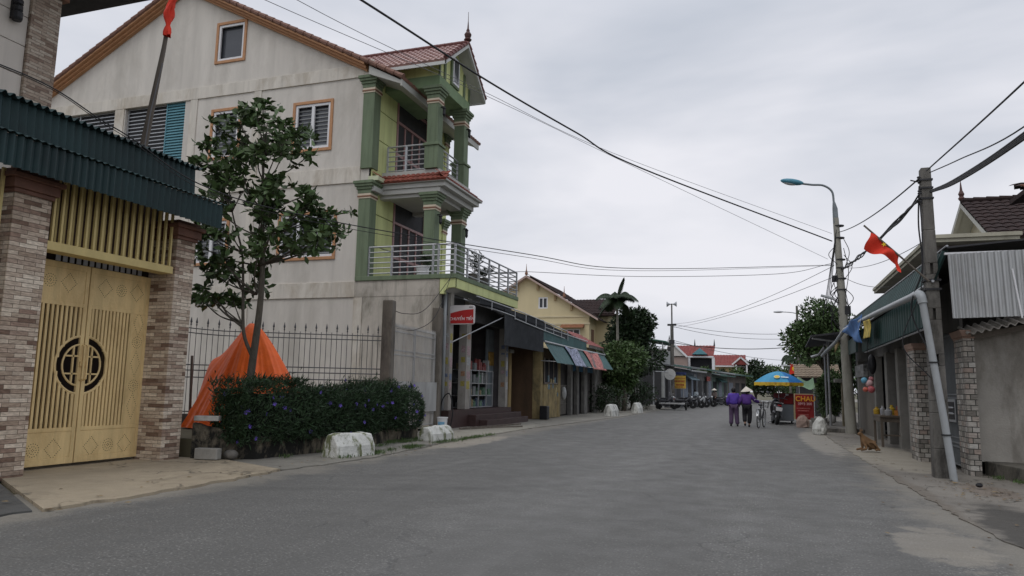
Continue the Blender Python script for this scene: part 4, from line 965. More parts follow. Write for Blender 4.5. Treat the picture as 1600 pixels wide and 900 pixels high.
def tp2(u, v):
    a = u * 2 * math.pi; aw = a + .10 * math.sin(3 * v + 2 * a) * v
    rr_ = sorted(RID + [RID[0] + 2 * math.pi, RID[-1] - 2 * math.pi]); k = max(q for q in range(len(rr_) - 1) if rr_[q] <= aw % (2 * math.pi) or q == 0)
    x_ = (aw % (2 * math.pi) - rr_[k]) / (rr_[k + 1] - rr_[k]); x_ = min(1, max(0, x_))
    dip = (math.sin(math.pi * x_) ** .75) * (.10 + .05 * math.sin(k * 2.7)) + .035 * abs(math.sin(math.pi * x_ * 3 + k + 2.5 * v)) 
    ca, sa = math.cos(a), math.sin(a)
    rb = 1.42 + (.46 * ca if ca > 0 else 0) + .10 * math.sin(3 * a + 1)
    prof = (.62 * v ** (.62 if ca > 0 else .78) + .38 * v ** 1.25)
    r = .05 + (rb - .05) * prof * (1 - dip * (.35 + .65 * v))
    z = 2.74 - 2.35 * v + .05 * math.sin(5 * a + 2) * v * (1 - v)
    s_ = math.exp(-((a - 3.5) / .40) ** 2); z += s_ * .34 * math.exp(-((v - .55) / .17) ** 2)
    return (cx + r * ca - .1 * v - s_ * .16 * math.sin(v * 3.1), cy + r * sa * .8, z)
b = MB(); b.grid(tp2, 240, 44); o = b.build('tarp_sheet', tarp_m, t, smooth='auto')
b = MB(); b.tube([(cx + .10 * math.cos(a) * (1 + .1 * math.sin(5 * a)), cy + .09 * math.sin(a), 2.63 + .02 * math.sin(3 * a)) for a in [i * math.pi / 8 for i in range(17)]], .012, 6); b.build('tie_rope', black_m, t)
b = MB(); b.tube([(cx - 1.1, 13.5, .3), (cx - 1.13, 13.45, 1.97)], .03, 6); b.build('stake', wood_pole, t)
def tree_from(t, segs, rosettes, barkm, lm, n_leaf, ll, lw, seed, cl=.10):
    b = MB()
    for pts, r in segs: b.tube(cr_spline(pts, 5), r, 8)
    b.build('trunk', barkm, t, smooth=True)
    r = np.random.default_rng(seed); C, D = [], []
    for (x, y, z), s in rosettes:
        k = int(n_leaf * s); base = np.array((x, y, z)) + r.normal(0, cl * .35, (k, 3)); d = r.normal(size=(k, 3)); d[:, 2] = d[:, 2] * .7 + .12
        C.append(base + d / np.linalg.norm(d, axis=1, keepdims=True) * .02); D.append(d)
    v, f = leaves(np.concatenate(C), np.concatenate(D), ll, lw, r, .2, oval=True); leaf_obj('crown', v, f, lm, t)
t = thing('roadside_tree', 'young broadleaf tree with glossy leaf clusters growing from the planter hedge', 'tree', (-9.85, 12.5, .3))
TX, TY = -9.9, 12.5
segs = [([(TX + .02, TY, .3), (TX + .0, TY, 1.4), (TX + .1, TY, 2.6), (TX + .13, TY, 3.5), (TX + .02, TY + .05, 4.6), (TX - .02, TY, 5.8), (TX, TY, 6.9)], [.095, .085, .075, .06, .045, .03, .012]),
        ([(TX + .02, TY, 1.9), (TX - .22, TY - .02, 2.4), (TX - .32, TY, 3.2), (TX - .42, TY, 4.1), (TX - .75, TY, 5.0), (TX - 1.0, TY, 6.1)], [.042, .036, .03, .025, .018, .01]),
        ([(TX - .25, TY, 2.5), (TX - .8, TY, 2.85), (TX - 1.3, TY + .1, 3.2), (TX - 1.5, TY, 3.1)], [.025, .02, .014, .008]),
        ([(TX - .35, TY, 3.3), (TX - .8, TY, 4.0), (TX - 1.1, TY, 4.35)], [.03, .02, .008])]
tips = [(-11.1, 6.85), (-10.6, 6.6), (-11.35, 6.45), (-10.9, 6.3), (-11.45, 6.0), (-10.55, 6.1), (-11.0, 5.85), (-11.55, 5.65), (-10.3, 6.5), (-10.15, 7.1), (-9.9, 7.25), (-9.65, 6.95), (-10.1, 6.75), (-9.75, 6.6),
        (-9.35, 6.75), (-9.5, 6.4), (-9.05, 6.75), (-8.85, 6.55), (-9.1, 6.3), (-8.75, 6.2), (-8.95, 6.05), (-9.9, 6.35), (-10.3, 6.15), (-9.6, 6.1), (-10.1, 5.75), (-10.45, 5.75), (-9.8, 5.6), (-9.45, 5.45), (-10.15, 5.4),
        (-9.1, 5.45), (-9.3, 5.2), (-8.9, 5.1), (-8.6, 5.0), (-8.35, 5.1), (-8.45, 4.85), (-8.15, 4.9), (-8.75, 4.75), (-9.7, 5.25), (-10.5, 5.3), (-10.1, 5.0), (-9.75, 4.85), (-9.35, 4.75), (-10.6, 4.9), (-11.1, 5.35),
        (-8.95, 4.45), (-8.6, 4.4), (-8.25, 4.35), (-7.95, 4.3), (-7.75, 4.45), (-8.1, 4.1), (-8.5, 4.15), (-9.25, 4.3), (-9.6, 4.4), (-9.3, 4.0), (-9.65, 3.95), (-10.1, 4.4), (-10.5, 4.35), (-10.9, 4.5), (-10.65, 4.0),
        (-11.05, 4.15), (-11.3, 4.7), (-11.0, 3.75), (-10.75, 3.6), (-11.25, 3.35), (-11.0, 3.1), (-11.35, 3.05), (-10.7, 3.15), (-9.9, 3.7), (-10.35, 3.8), (-10.25, 3.4), (-9.4, 4.95), (-11.55, 5.2), (-8.7, 5.35), (-9.95, 6.95)]
rr = random.Random(5); ros = []
anchors = [(TX + .02, TY, z) for z in (3.2, 3.8, 4.4, 5.0, 5.6, 6.2)] + [(TX - .42, TY, 4.1), (TX - .75, TY, 5.0), (TX - .9, TY, 5.6)]
for x, z in tips:
    x = TX + (x - TX) * .88 - .16; y = TY + rr.uniform(-.5, .5); ros.append(((x, y, z), rr.uniform(.8, 1.25)))
    cand = [a for a in anchors if a[2] < z - .15] or [(TX - .3, TY, 2.6)]
    a = min(cand, key=lambda a: abs(a[0] - x) * .6 + abs(a[2] - z + .5) )
    mid = Vector(((a[0] + x) / 2 + rr.uniform(-.08, .08), (a[1] + y) / 2, (a[2] + z) / 2 - .06)); segs.append(([a, mid, (x, y, z)], [.02, .013, .006]))
    for k in range(2):
        q = (x + rr.gauss(0, .19), y + rr.gauss(0, .17), z + rr.gauss(0, .12)); ros.append((q, .75)); segs.append(([mid, (x, y, z), q], [.007, .006, .004]))
tree_from(t, segs, ros, bark, leaf_m, 18, .21, .092, 3)
# concrete kerb barriers
def barrier(x, y, w, h, rz, label, seed, moss=True):
    r = random.Random(seed); q = MB(); prof = [(-.24, 0), (.24, 0), (.20, h * .55), (.09, h), (-.09, h), (-.22, h * .5)]
    n = 8; vs = []
    for i in range(n + 1):
        xx = -w / 2 + w * i / n; s = .94 if i in (0, n) else 1
        for a, z in prof: vs.append((xx + r.uniform(-.015, .015), a * s + r.uniform(-.012, .012), z * (s if z > h * .7 else 1) + (r.uniform(-.012, .012) if z else 0)))
    fs = [(i * 6 + j, i * 6 + (j + 1) % 6, i * 6 + 6 + (j + 1) % 6, i * 6 + 6 + j) for i in range(n) for j in range(6)] + [tuple(range(5, -1, -1)), tuple(n * 6 + j for j in range(6))]
    m = Matrix.Translation((x, y, 0)) @ Matrix.Rotation(rz, 4, 'Z'); q.add([m @ Vector(v) for v in vs], fs)
    return solo(q, 'kerb_barrier', mat('whitewash_moss' if moss else 'whitewash', (.60, .60, .56), .9, .16, 6, .8, 30, stain=(.10, .115, .03) if moss else (.2, .2, .18), stain_amt=.9, stain_scale=4.5, st_lo=.50, st_hi=.60), (x, y, 0), label, 'barrier', 'whitewashed kerb barriers', smooth=False, bevel=.03)
barrier(-7.66, 12.72, 1.0, .46, R(75), 'mossy whitewashed concrete barrier in front of the hedge, nearest of its row', 2)
barrier(-8.0, 17.5, 1.1, .38, R(82), 'low mossy whitewashed barrier near the white bucket', 5)
barrier(-7.5, 37.9, 1.1, .62, R(80), 'tilted white barrier at the kerb right of the dark shack', 7, False)
barrier(-7.25, 44.5, 1.0, .62, R(82), 'white barrier under the dense tree, farthest of its row on the left', 9, False)
# bucket
t = thing('bucket', 'white plastic bucket with a pale blue label beside the side gate post', 'bucket', (-9.55, 21.3, .04))
b = MB(); b.lathe([(.13, .04), (.165, .40), (.175, .40), (.175, .43), (.155, .43), (.15, .38)], (-9.55, 21.3, 0), 18); b.build('body', white_frame, t, smooth='auto')
b = MB(); b.tube([(-9.55 + .175 * math.cos(a), 21.3 - .02 + .175 * math.sin(a) * .3, .40 - .16 * math.sin(a)) for a in [math.pi * i / 10 for i in range(11)]], .006, 5); b.build('handle', steel, t)
b = MB(); b.grid(lambda u, v: (-9.55 + (.147 + v * .012) * math.cos(-2.2 + u * 1.5), 21.3 + (.147 + v * .012) * math.sin(-2.2 + u * 1.5), .13 + v * .16), 8, 1); b.build('label_patch', mat('blue_label', (.2, .42, .6), .5, .3, 9), t)
b = MB(); b.tube(cr_spline([(-10.0, 22.1, .1), (-9.9, 22.0, .9), (-9.6, 21.9, 1.15), (-9.45, 21.85, .6), (-9.5, 21.8, .06)]), .02, 6); solo(b, 'hose', black_m, (-9.7, 22, .04), 'dark curved hose arching from the ground beside the shop pillar', 'hose', smooth=True)
b = MB(); b.tube([(-10.02, 22.3, .06), (-10.02, 22.3, 4.9)], .055, 10); solo(b, 'drain_pipe', mat('pvc_grey', (.28, .30, .31), .5, .1, 3), (-10.02, 22.3, 0), 'grey vertical drain pipe at the shop corner under the balcony', 'pipe', smooth=True)
b = MB(); b.beam((-9.2, 21.9, .06), (-8.3, 25.3, .10), .07, .05); b.beam((-9.0, 22.4, .06), (-8.0, 24.6, .06), .05, .04); solo(b, 'plank_ramp', wood_pole, (-8.7, 23.5, .04), 'dark wooden planks lying on the pavement before the shop steps', 'planks')
# dark canopy over the shop front
t = thing('shop_canopy', 'sagging dark sheet canopy on a pale pipe frame over the shop front', 'canopy', (-9.6, 28, 4))
b = MB(); b.grid(lambda u, v: (-9.9 + v * .75, 22.8 + u * 12.4, 4.42 - .22 * v + .06 * math.sin(u * 9) - .25 * u * u), 30, 4); b.build('sheet', mat('canopy_black', (.035, .035, .037), .85, .3, 3), t, smooth=True)
b = MB()
top = lambda y: 4.40 - .25 * ((y - 22.8) / 12.4) ** 2 + .03
b.tube(cr_spline([(-9.55, 22.75, 4.32), (-9.3, 23.4, 4.20), (-9.2, 25, 4.18), (-9.15, 27.0, 4.13)]), .022, 6); b.tube([(-9.15, 27.0, 4.05), (-9.15, 30.5, 3.92), (-9.15, 34.6, 3.80)], .022, 6)
b.tube([(-9.15, 22.9, top(22.9)), (-9.15, 28, top(28)), (-9.15, 35.2, top(35.2))], .022, 6)
for y in (24.4, 27, 28.4, 29.8, 31.2, 32.6, 34, 35.2): b.tube([(-9.15, y, 4.02 - .035 * (y - 27)), (-9.15, y, top(y))], .018, 6)
b.tube([(-9.95, 22.71, 2.85), (-9.2, 26.3, 4.12)], .022, 6); b.build('pipe_frame', steel, t)
b = MB()
b.corr((-9.19, 25.9, 2.95), (0, 5.2, 0), (0, 0, 1.40), .15, .02); b.corr((-9.19, 31.1, 4.0), (0, 4.1, -.2), (0, 0, .28), .15, .012); b.corr((-9.22, 23.4, 4.18), (0, 3.2, 0), (0, 0, .24), .15, .012); b.box(-12.5, 28.6, 3.2, -9.3, 31.4, 3.3); b.box(-13.1, 28.6, 0, -13.0, 31.5, 4.0); b.build('fascia_sheet', mat('fascia_dark', (.035, .038, .042), .7, .3, 2), t, smooth='auto')  # boxes behind the sheets are added to make the gap a dark void
# yellow post + stall block
b = MB(); b.box(-10.6, 29.6, .04, -10.25, 29.95, 2.85); t = thing('yellow_pillar', 'round capped yellow concrete pillar beside the shop steps', 'pillar', (-10.4, 29.8, 0)); b.build('shaft', mat('ochre_paint', (.33, .24, .11), .85, .2, 2, streak=.3, stain=(.14, .10, .06), stain_amt=.6), t, bevel=.02)
b = MB(); b.box(-10.68, 29.52, 2.85, -10.17, 30.03, 3.0); b.build('cap', concrete, t, bevel=.03)
t = thing('street_stall_building', 'low ochre walled stall building with dark doorways and teal sheet front', 'building', (-11, 36, 0))
och = MATS['ochre_paint']; 
b = MB(); b.box(-13.0, 31.4, 0, -9.42, 34.5, 3.2); b.build('plinth_block', mat('ochre_brown', (.13, .08, .048), .9, .25, 1.5, streak=.3, stain=(.06, .045, .03), stain_amt=.6), t)
b = MB(); b.box(-9.75, 31.36, .04, -9.38, 31.75, 3.0); b.box(-9.42, 31.8, .04, -9.36, 34.6, 1.55); b.box(-9.48, 34.2, .04, -9.34, 34.6, 3.0); b.build('ochre_front', mat('ochre_peeling', (.29, .225, .11), .9, .3, 2.5, stain=(.10, .09, .06), stain_amt=.9, stain_scale=2), t)
b = MB(); b.box(-9.41, 31.9, 1.62, -9.37, 34.1, 2.7); w_ = b.build('window', dark_in, t); 
b = MB()
for y in (31.9, 32.6, 33.4, 34.1): b.box(-9.37, y - .03, 1.6, -9.34, y + .03, 2.75)
b.box(-9.37, 31.87, 1.58, -9.34, 34.13, 1.64); b.build('frame', mat('old_timber', (.22, .19, .16), .9, .3, 4), w_)
b = MB(); rr = random.Random(3)
for i in range(11):
    y = 31.95 + rr.uniform(0, 2.2); z = rr.uniform(.9, 1.7); b.mi = rr.randrange(3); b.box(-9.355, y, z, -9.348 + i * .0006, y + rr.uniform(.12, .3), z + rr.uniform(.15, .32))
b.mi = 0; b.build('posters', [mat('poster_grey', (.35, .36, .33), .8, .4, 9), mat('poster_blue', (.14, .22, .27), .8, .4, 9), mat('poster_tan', (.36, .30, .16), .8, .4, 9)], t)
b = MB(); b.box(-12.5, 34.6, 0, -9.7, 43.2, 3.3); b.build('back_block', mat('stall_dark', (.055, .05, .047), .9, .3, 2), t)
b = MB(); 
for i in range(12): b.box(-9.66, 34.75 + i * .17, .1, -9.62, 34.88 + i * .17, 1.5)
b.box(-9.68, 34.7, 1.5, -9.6, 36.8, 1.56); b.box(-9.68, 34.7, .6, -9.61, 36.8, .65); b.build('slat_door', mat('weathered_slats', (.13, .12, .105), .9, .3, 5), t)
for y, w in ((36.9, .35), (38.3, .3), (39.9, .7), (42.6, .6)): b = MB(); b.box(-9.6, y, 0, -9.4, y + w, 3.1); b.build('wall_pier', mat('grey_pier', (.15, .145, .135), .9, .3, 3), t)
b = MB(); b.box(-9.65, 38.7, .04, -9.6, 39.7, 2.3); b.build('doorway', dark_in, t)
b = MB(); b.box(-9.6, 37.3, 2.3, -9.5, 42.4, 2.75); b.build('blue_banner', mat('blue_print', (.03, .10, .17), .7, .8, 5), t)
t = thing('teal_awning', 'teal corrugated awning with a vertical sheet band above a sloping flap', 'awning', (-9, 38, 3))
b = MB(); b.corr((-9.22, 31.2, 3.42), (0, 8.3, -.12 + .0), (0, 0, .62), .15, .016); b.corr((-9.22, 39.5, 3.3), (0, 4.7, -.0), (-.1, 0, .22), .15, .012); b.build('upper_sheet', teal_metal, t, smooth='auto')
b = MB(); b.corr((-8.62, 31.35, 2.50), (0, 12.7, .05), (-.58, 0, .88), .15, .016); b.build('lower_sheet', teal_metal, t, smooth='auto')
b = MB(); b.tube([(-9.15, 31.1, 3.43), (-9.15, 38, 3.40), (-9.15, 44.2, 3.44)], .05, 8); b.tube([(-9.18, 31.2, 4.06), (-9.18, 39.6, 3.96)], .03, 6)
for y in (31.4, 36, 41, 43.9): b.tube([(-9.5, y, 2.6), (-8.66, y, 2.55)], .02, 6)
b.build('pipe_frame', steel, t)
def banner(name, y0, y1, m, label, dz=0):
    q = MB(); q.grid(lambda u, v: (-9.13 + .60 * v + .035 * math.sin(u * 9 + v * 3), y0 + (y1 - y0) * u + .05 * math.sin(v * 5), 3.42 - .93 * v - .05 * math.sin(u * 3.1) * (1 - v) + dz * v), 20, 14)
    o = solo(q, name, m, (-8.8, (y0 + y1) / 2, 2.5), label, 'cloth', smooth=True); s = o.modifiers.new('thick', 'SOLIDIFY'); s.thickness = .008; return o
banner('patterned_cloth', 34.4, 36.9, mat('cloth_blue_white', (.26, .28, .36), .9, .95, 9), 'blue and white patterned cloth hung over the teal awning', -.02)
banner('patterned_cloth', 38.3, 41.9, mat('cloth_red_white', (.46, .19, .17), .9, .7, 7), 'faded red and white patterned cloth hung over the teal awning', -.06)
b = MB(); b.box(-9.25, 30.8, .04, -8.9, 31.2, .62); solo(b, 'dark_bin', black_m, (-9.1, 31, .04), 'small black bin standing by the ochre stall corner', 'bin', bevel=.04)
b = MB(); b.ball((-9.25, 34.9, 1.15), (.13, .2, .32), 12, 10); solo(b, 'plastic_bag', mat('bag_clear', (.33, .34, .33), .4, .3, 6), (-9.25, 34.9, .85), 'pale plastic bag hanging at the corner of the ochre stall', 'bag', smooth=True)
# small red tile roof behind the awning
t = thing('small_tiled_house', 'small house with a rose red tiled roof just behind the teal awning', 'house', (-12, 43, 0))
b = MB(); b.box(-14.5, 42.9, 0, -10.2, 46.5, 3.9); b.build('wall', mat('cream_wall', (.50, .44, .30), .85, .1, 2), t)
b = MB(); b.tiles((-9.75, 42.6, 3.95), (0, 4.2, 0), (-1.7, 0, .95), .25, .35, .03); b.build('roof', mat('rose_red_tile', (.30, .10, .09), .6, .3, 4), t)
b = MB(); b.box(-9.8, 42.6, 3.78, -9.7, 46.8, 3.95); b.build('gutter', concrete_dk, t)
# ------------------------------------------------------------------ yellow house
Y_ = 58.0
yel = mat('cream_yellow', (.62, .53, .33), .85, .06, 1, streak=.3)
t = thing('yellow_house', 'cream yellow two storey house with a brown tiled gable roof behind the stalls', 'house', (-17, Y_, 0))
fnY2 = lambda u, v, w: (u, Y_ + w, v)
ax, az = -18.57, 10.55
w1_, w2_ = (-17.62, -16.82, 7.9, 8.85), (-15.2, -14.05, 4.9, 6.2)
b = MB(); holed(b, -25, -13.3, 0, 7.35, [w2_], fnY2, .2)
gz2 = lambda x: az - (az - 7.35) / (ax * -1 - 13.3) * abs(x - ax) if False else az - .607 * abs(x - ax)
xs = [-25, ax, w1_[0], w1_[1], -13.3]
for a, c in zip(xs[:-1], xs[1:]):
    if a == w1_[0]:
        b.add([fnY2(a, 7.35, 0), fnY2(c, 7.35, 0), fnY2(c, w1_[2], 0), fnY2(a, w1_[2], 0)], [(0, 1, 2, 3)]); b.add([fnY2(a, w1_[3], 0), fnY2(c, w1_[3], 0), fnY2(c, gz2(c), 0), fnY2(a, gz2(a), 0)], [(0, 1, 2, 3)])
    else: b.add([fnY2(a, 7.35, 0), fnY2(c, 7.35, 0), fnY2(c, max(7.36, gz2(c)), 0), fnY2(a, max(7.36, gz2(a)), 0)], [(0, 1, 2, 3)])
b.add([(-13.3, Y_, 0), (-13.3, Y_ + 2.2, 0), (-13.3, Y_ + 2.2, 7.36), (-13.3, Y_, 7.36)], [(0, 1, 2, 3)])
b.add([(-13.3, Y_ + 2.2, 0), (-11.9, Y_ + 2.2, 0), (-11.9, Y_ + 2.2, 7.5), (-13.3, Y_ + 2.2, 7.5)], [(0, 1, 2, 3)]); b.add([(-11.9, Y_ + 2.2, 0), (-11.9, Y_ + 10, 0), (-11.9, Y_ + 10, 7.5), (-11.9, Y_ + 2.2, 7.5)], [(0, 1, 2, 3)])
b.build('wall', yel, t)
b = MB(); b.box(-24.8, Y_ + .3, 0, -13.5, Y_ + 9.5, 7.2); b.build('interior', dark_in, t)
b = MB(); b.box(-25, Y_ - .06, 6.55, -13.25, Y_, 6.7); b.box(-25, Y_ - .06, 7.15, -13.25, Y_, 7.28); b.build('string_course', mat('cream_trim', (.62, .54, .36), .8, .06, 2), t)
b = MB()
for sx in (-2, -.9, .9, 2.4, 3.8): b.box(ax + sx - .09, Y_ - .15, gz2(ax + sx) - .55, ax + sx + .09, Y_, gz2(ax + sx) - .1)
b.build('gable_bracket', mat('bracket_tan', (.38, .28, .16), .8, .1, 3), t)
for w_ in (w1_, w2_):
    q = MB(); x0, x1, z0, z1 = w_; e = .1
    q.box(x0, Y_ + .02, z0, x0 + e, Y_ + .08, z1); q.box(x1 - e, Y_ + .02, z0, x1, Y_ + .08, z1); q.box(x0 + e, Y_ + .02, z0, x1 - e, Y_ + .08, z0 + e); q.box(x0 + e, Y_ + .02, z1 - e, x1 - e, Y_ + .08, z1); q.box((x0 + x1) / 2 - .05, Y_ + .02, z0 + e, (x0 + x1) / 2 + .05, Y_ + .08, z1 - e)
    o = q.build('window', white_frame, t); q = MB(); q.box(x0 + .02, Y_ + .1, z0 + .02, x1 - .02, Y_ + .12, z1 - .02); q.build('pane', pane_m, o)
b = MB(); b.prism([(Y_ - .7, 6.25), (Y_, 6.6), (Y_, 6.3)], 'x', -15.6, -13.7); b.build('window_canopy', mat('terracotta', (.25, .11, .06), .8, .2, 4), t)
b = MB(); b.box(-13.29, Y_ + .7, 4.2, -13.24, Y_ + 1.5, 6.2); b.build('shutter', mat('brown_shutter', (.16, .09, .06), .7, .2, 4), t)
b = MB(); b.box(-12.2, Y_ + 2.1, 0, -11.8, Y_ + 2.3, 7.5); b.build('corner_pier', mat('cream_trim', (.62, .54, .36)), t)
b = MB()
b.tiles((-12.3, Y_ - .5, gz2(-12.3) + .12), (0, 10.5, 0), (ax + 12.3, 0, az + .12 - gz2(-12.3)), .28, .38, .035)
b.add([(ax, Y_ - .5, az + .14), (-25, Y_ - .5, gz2(-25) + .1), (-25, Y_ + 10, gz2(-25) + .1), (ax, Y_ + 10, az + .14)], [(0, 1, 2, 3)])
b.tiles((-15.5, Y_ + 1.4, 7.55), (4.0, 0, 0), (0, 3.0, 1.55), .28, .38, .035); b.prism([(-15.6, 7.4), (-11.4, 7.4), (-11.4, 7.55), (-15.6, 7.55)], 'y', Y_ + 1.4, Y_ + 10)
b.build('roof', brown_tile, t)
b = MB(); 
for s_x in (1, -1):
    xe = ax + s_x * 6.1
    b.add([(ax, Y_ - .52, az - .05), (xe, Y_ - .52, gz2(xe) - .05), (xe, Y_ - .52, gz2(xe) + .12), (ax, Y_ - .52, az + .12), (ax, Y_, az - .05), (xe, Y_, gz2(xe) - .05)], [(0, 1, 2, 3), (0, 4, 5, 1)])
b.build('bargeboard', mat('barge_pink', (.45, .34, .30), .8, .1, 3), t)
for x in (ax, -15.3):
    b = MB(); b.lathe([(.1, 0), (.14, .1), (.1, .25), (.04, .45), (.01, .95)], (x, Y_ - .45, (az if x == ax else gz2(x)) + .15), 8); b.build('finial', brown_line, t)
# ------------------------------------------------------------------ trees further off
def far_tree(name, label, x, y, h, w, z0, n, leafmat, ls, seed, group=None, blobs=9, trunk=.16, squash=1.):
    t = thing(name, label, 'tree', (x, y, 0), group); r = np.random.default_rng(seed)
    bl = []; b = MB()
    for i in range(blobs):
        a = r.uniform(0, 6.28); rr_ = w * .5 * r.uniform(.15, .72); zz = z0 + (h - z0) * r.uniform(.18, .82); k = 1 - .55 * ((zz - z0) / (h - z0)) ** 2
        c = np.array((x + math.cos(a) * rr_ * k, y + math.sin(a) * rr_ * k, zz)); bl.append((c, w * r.uniform(.17, .30)))
    bl.append((np.array((x, y, h - w * .2)), w * .22)); bl.append((np.array((x, y, (h + z0) / 2)), w * .32))
    b.tube([(x, y, 0), (x + .1, y, z0), (x, y, (z0 + h) / 2), (x, y, h * .88)], [trunk, trunk * .8, trunk * .5, .03], 8)
    for c, s in bl: b.tube([(x, y, z0 * .9), ((x + c[0]) / 2, (y + c[1]) / 2, (z0 * .9 + c[2]) / 2 + .1), c], [trunk * .45, trunk * .3, .02], 6)
    b.build('trunk', bark, t, smooth=True)
    C, D = [], []; tot = sum(s ** 2 for _, s in bl)
    for c, s in bl:
        k = int(n * s * s / tot); q = r.normal(size=(k, 3)); q /= np.linalg.norm(q, axis=1, keepdims=True); rad = r.uniform(.45, 1.08, k)[:, None] ** .6
        bump = 1 + .18 * np.sin(q[:, :1] * 7 + seed) * np.sin(q[:, 2:] * 6)
        C.append(c + q * rad * s * bump * np.array((1, 1, .85 * squash))); d = q + r.normal(size=(k, 3)) * .7; d[:, 2] -= .15; D.append(d)
    v, f = leaves(np.concatenate(C), np.concatenate(D), ls, ls * .5, r, .2); leaf_obj('crown', v, f, leafmat, t); return t
far_tree('dense_tree', 'tall dense dark tree rising behind the palm at the end of the stalls', -8.9, 52.5, 7.3, 4.6, 2.0, 9500, leaf_d, .30, 21, blobs=16)
far_tree('mango_tree', 'lighter leafed round tree drooping over the pavement in front of the dark tree', -8.6, 47.5, 4.4, 3.6, 1.2, 6500, leaf_m, .28, 22, blobs=12)
far_tree('dark_shrub', 'dark low shrub under the trees behind the white barriers', -9.2, 43.5, 1.5, 3.0, .2, 1800, leaf_d, .16, 23, blobs=8, trunk=.05)
far_tree('dark_shrub', 'dark low shrub beside the satellite dish post', -8.2, 50.5, 1.9, 3.4, .2, 2000, leaf_d, .16, 24, blobs=8, trunk=.05)
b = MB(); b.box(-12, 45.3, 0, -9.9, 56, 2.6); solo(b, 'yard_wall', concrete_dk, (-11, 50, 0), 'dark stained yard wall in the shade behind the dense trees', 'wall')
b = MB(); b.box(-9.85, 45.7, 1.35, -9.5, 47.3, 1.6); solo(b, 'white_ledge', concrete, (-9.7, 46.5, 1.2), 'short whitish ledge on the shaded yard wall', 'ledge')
def palm(x, y, h, fl, label, seed, drop=1.):
    t = thing('palm_tree', label, 'palm', (x, y, 0)); r = random.Random(seed); b = MB(); b.tube([(x, y, 0), (x - .05, y, h * .6), (x - .1, y, h)], [.13, .10, .08], 8)
    b.build('trunk', mat('palm_trunk', (.20, .19, .16), .9, .3, 8), t, smooth=True)
    for k in range(15):
        a = k * 2.4 + r.uniform(-.3, .3); up = r.uniform(.35, 1.25) if k > 0 else 1.9; L_ = fl * r.uniform(.85, 1.1); q = MB(); pts = []
        for i in range(11):
            s = i / 10; rad = L_ * (s * .85) * (.3 if k < 1 else .78); z = h + L_ * (up * s - (1.25 * drop if k > 1 else .9) * s * s * (1.0 if up < 1 else .9)) * .75
            pts.append(Vector((x - .1 + math.cos(a) * rad, y + math.sin(a) * rad, z)))
        q.tube(pts, [.03, .008], 5); sd_ = Vector((-math.sin(a), math.cos(a), 0))
        for i in range(1, 11):
            for j in range(6):
                p = pts[i - 1].lerp(pts[i], j / 6); ll = L_ * .32 * math.sin(math.pi * min(1, (i + j / 3) / 11.5)) ** .6
                for sg_ in (1, -1):
                    e_ = p + sd_ * sg_ * ll * .75 + Vector((0, 0, -ll * .55)); dv = (pts[i] - pts[i - 1]).normalized() * .045
                    q.add([p - dv, p + dv, e_ + dv * .3 + (pts[i] - pts[i - 1]) * .4], [(0, 1, 2)])
        q.build('frond', leaf_d, t)
    return t
palm(-9.45, 50.2, 7.45, 2.3, 'slender palm standing above the dense dark tree', 4)
# ================================================================== right hand side
# near utility pole: tapered concrete with recessed slots
t = thing('utility_pole', 'tapered rectangular concrete utility pole with wires, nearest on the right', 'utility pole', (2.83, 14.5, 0))
b = MB(); px, py = 2.83, 14.5; H_ = 5.44
def sec(z): k = z / H_; return .135 - .055 * k, .16 - .06 * k
zz = [0, .5, 1.1, 1.3, 1.9, 2.1, 2.7, 2.9, 3.5, 3.7, 4.3, H_]
for i, (a, c) in enumerate(zip(zz[:-1], zz[1:])):
    (wa, da), (wc, dc) = sec(a), sec(c)
    if i in (2, 4, 6, 8):  # hollow between flanges
        for sx in (-1, 1):
            x0, x1 = sorted((px + sx * wa, px + sx * .022))
            b.add([(x0, py - da, a), (x1, py - da, a), (x1, py + da, a), (x0, py + da, a), (x0, py - dc, c), (x1, py - dc, c), (x1, py + dc, c), (x0, py + dc, c)], [(0, 3, 2, 1), (4, 5, 6, 7), (0, 1, 5, 4), (1, 2, 6, 5), (2, 3, 7, 6), (3, 0, 4, 7)])
        b.box(px - .03, py - .03, a, px + .03, py + .05, c)
    else:
        b.add([(px - wa, py - da, a), (px + wa, py - da, a), (px + wa, py + da, a), (px - wa, py + da, a), (px - wc, py - dc, c), (px + wc, py - dc, c), (px + wc, py + dc, c), (px - wc, py + dc, c)], [(0, 3, 2, 1), (4, 5, 6, 7), (0, 1, 5, 4), (1, 2, 6, 5), (2, 3, 7, 6), (3, 0, 4, 7)])
b.build('shaft', concrete_pole, t, bevel=.012)
b = MB()
for z in (3.38, 3.22): b.box(px - .13, py - .15, z, px + .13, py + .15, z + .035)
for z in (5.2, 5.05, 4.86): b.box(px - .1, py - .12, z, px + .1, py + .12, z + .03)
b.tube([(px - .1, py, 5.2), (px - .24, py - .02, 5.24)], .012, 6)
for z in (5.2, 4.95, 4.8): b.lathe([(.03, 0), (.035, .02), (.02, .04), (.035, .06), (.02, .08)], (px - .12, py - .1, z), 8)
b.build('clamps', dark_gr, t)
b = MB(); b.tube(cr_spline([(px - .12, py - .1, 5.1), (px - .17, py - .13, 4.4), (px - .15, py - .12, 3.6), (px - .32, py + .1, 2.9), (px - .10, py - .15, 2.1)]), .014, 6); b.tube(cr_spline([(px - .13, py - .12, 4.9), (px - .13, py - .16, 4.0), (px - .2, py - .14, 3.2), (px - .5, py, 2.3), (px - .13, py - .18, 1.7)]), .009, 6)
b.build('service_cable', wire_m, t)
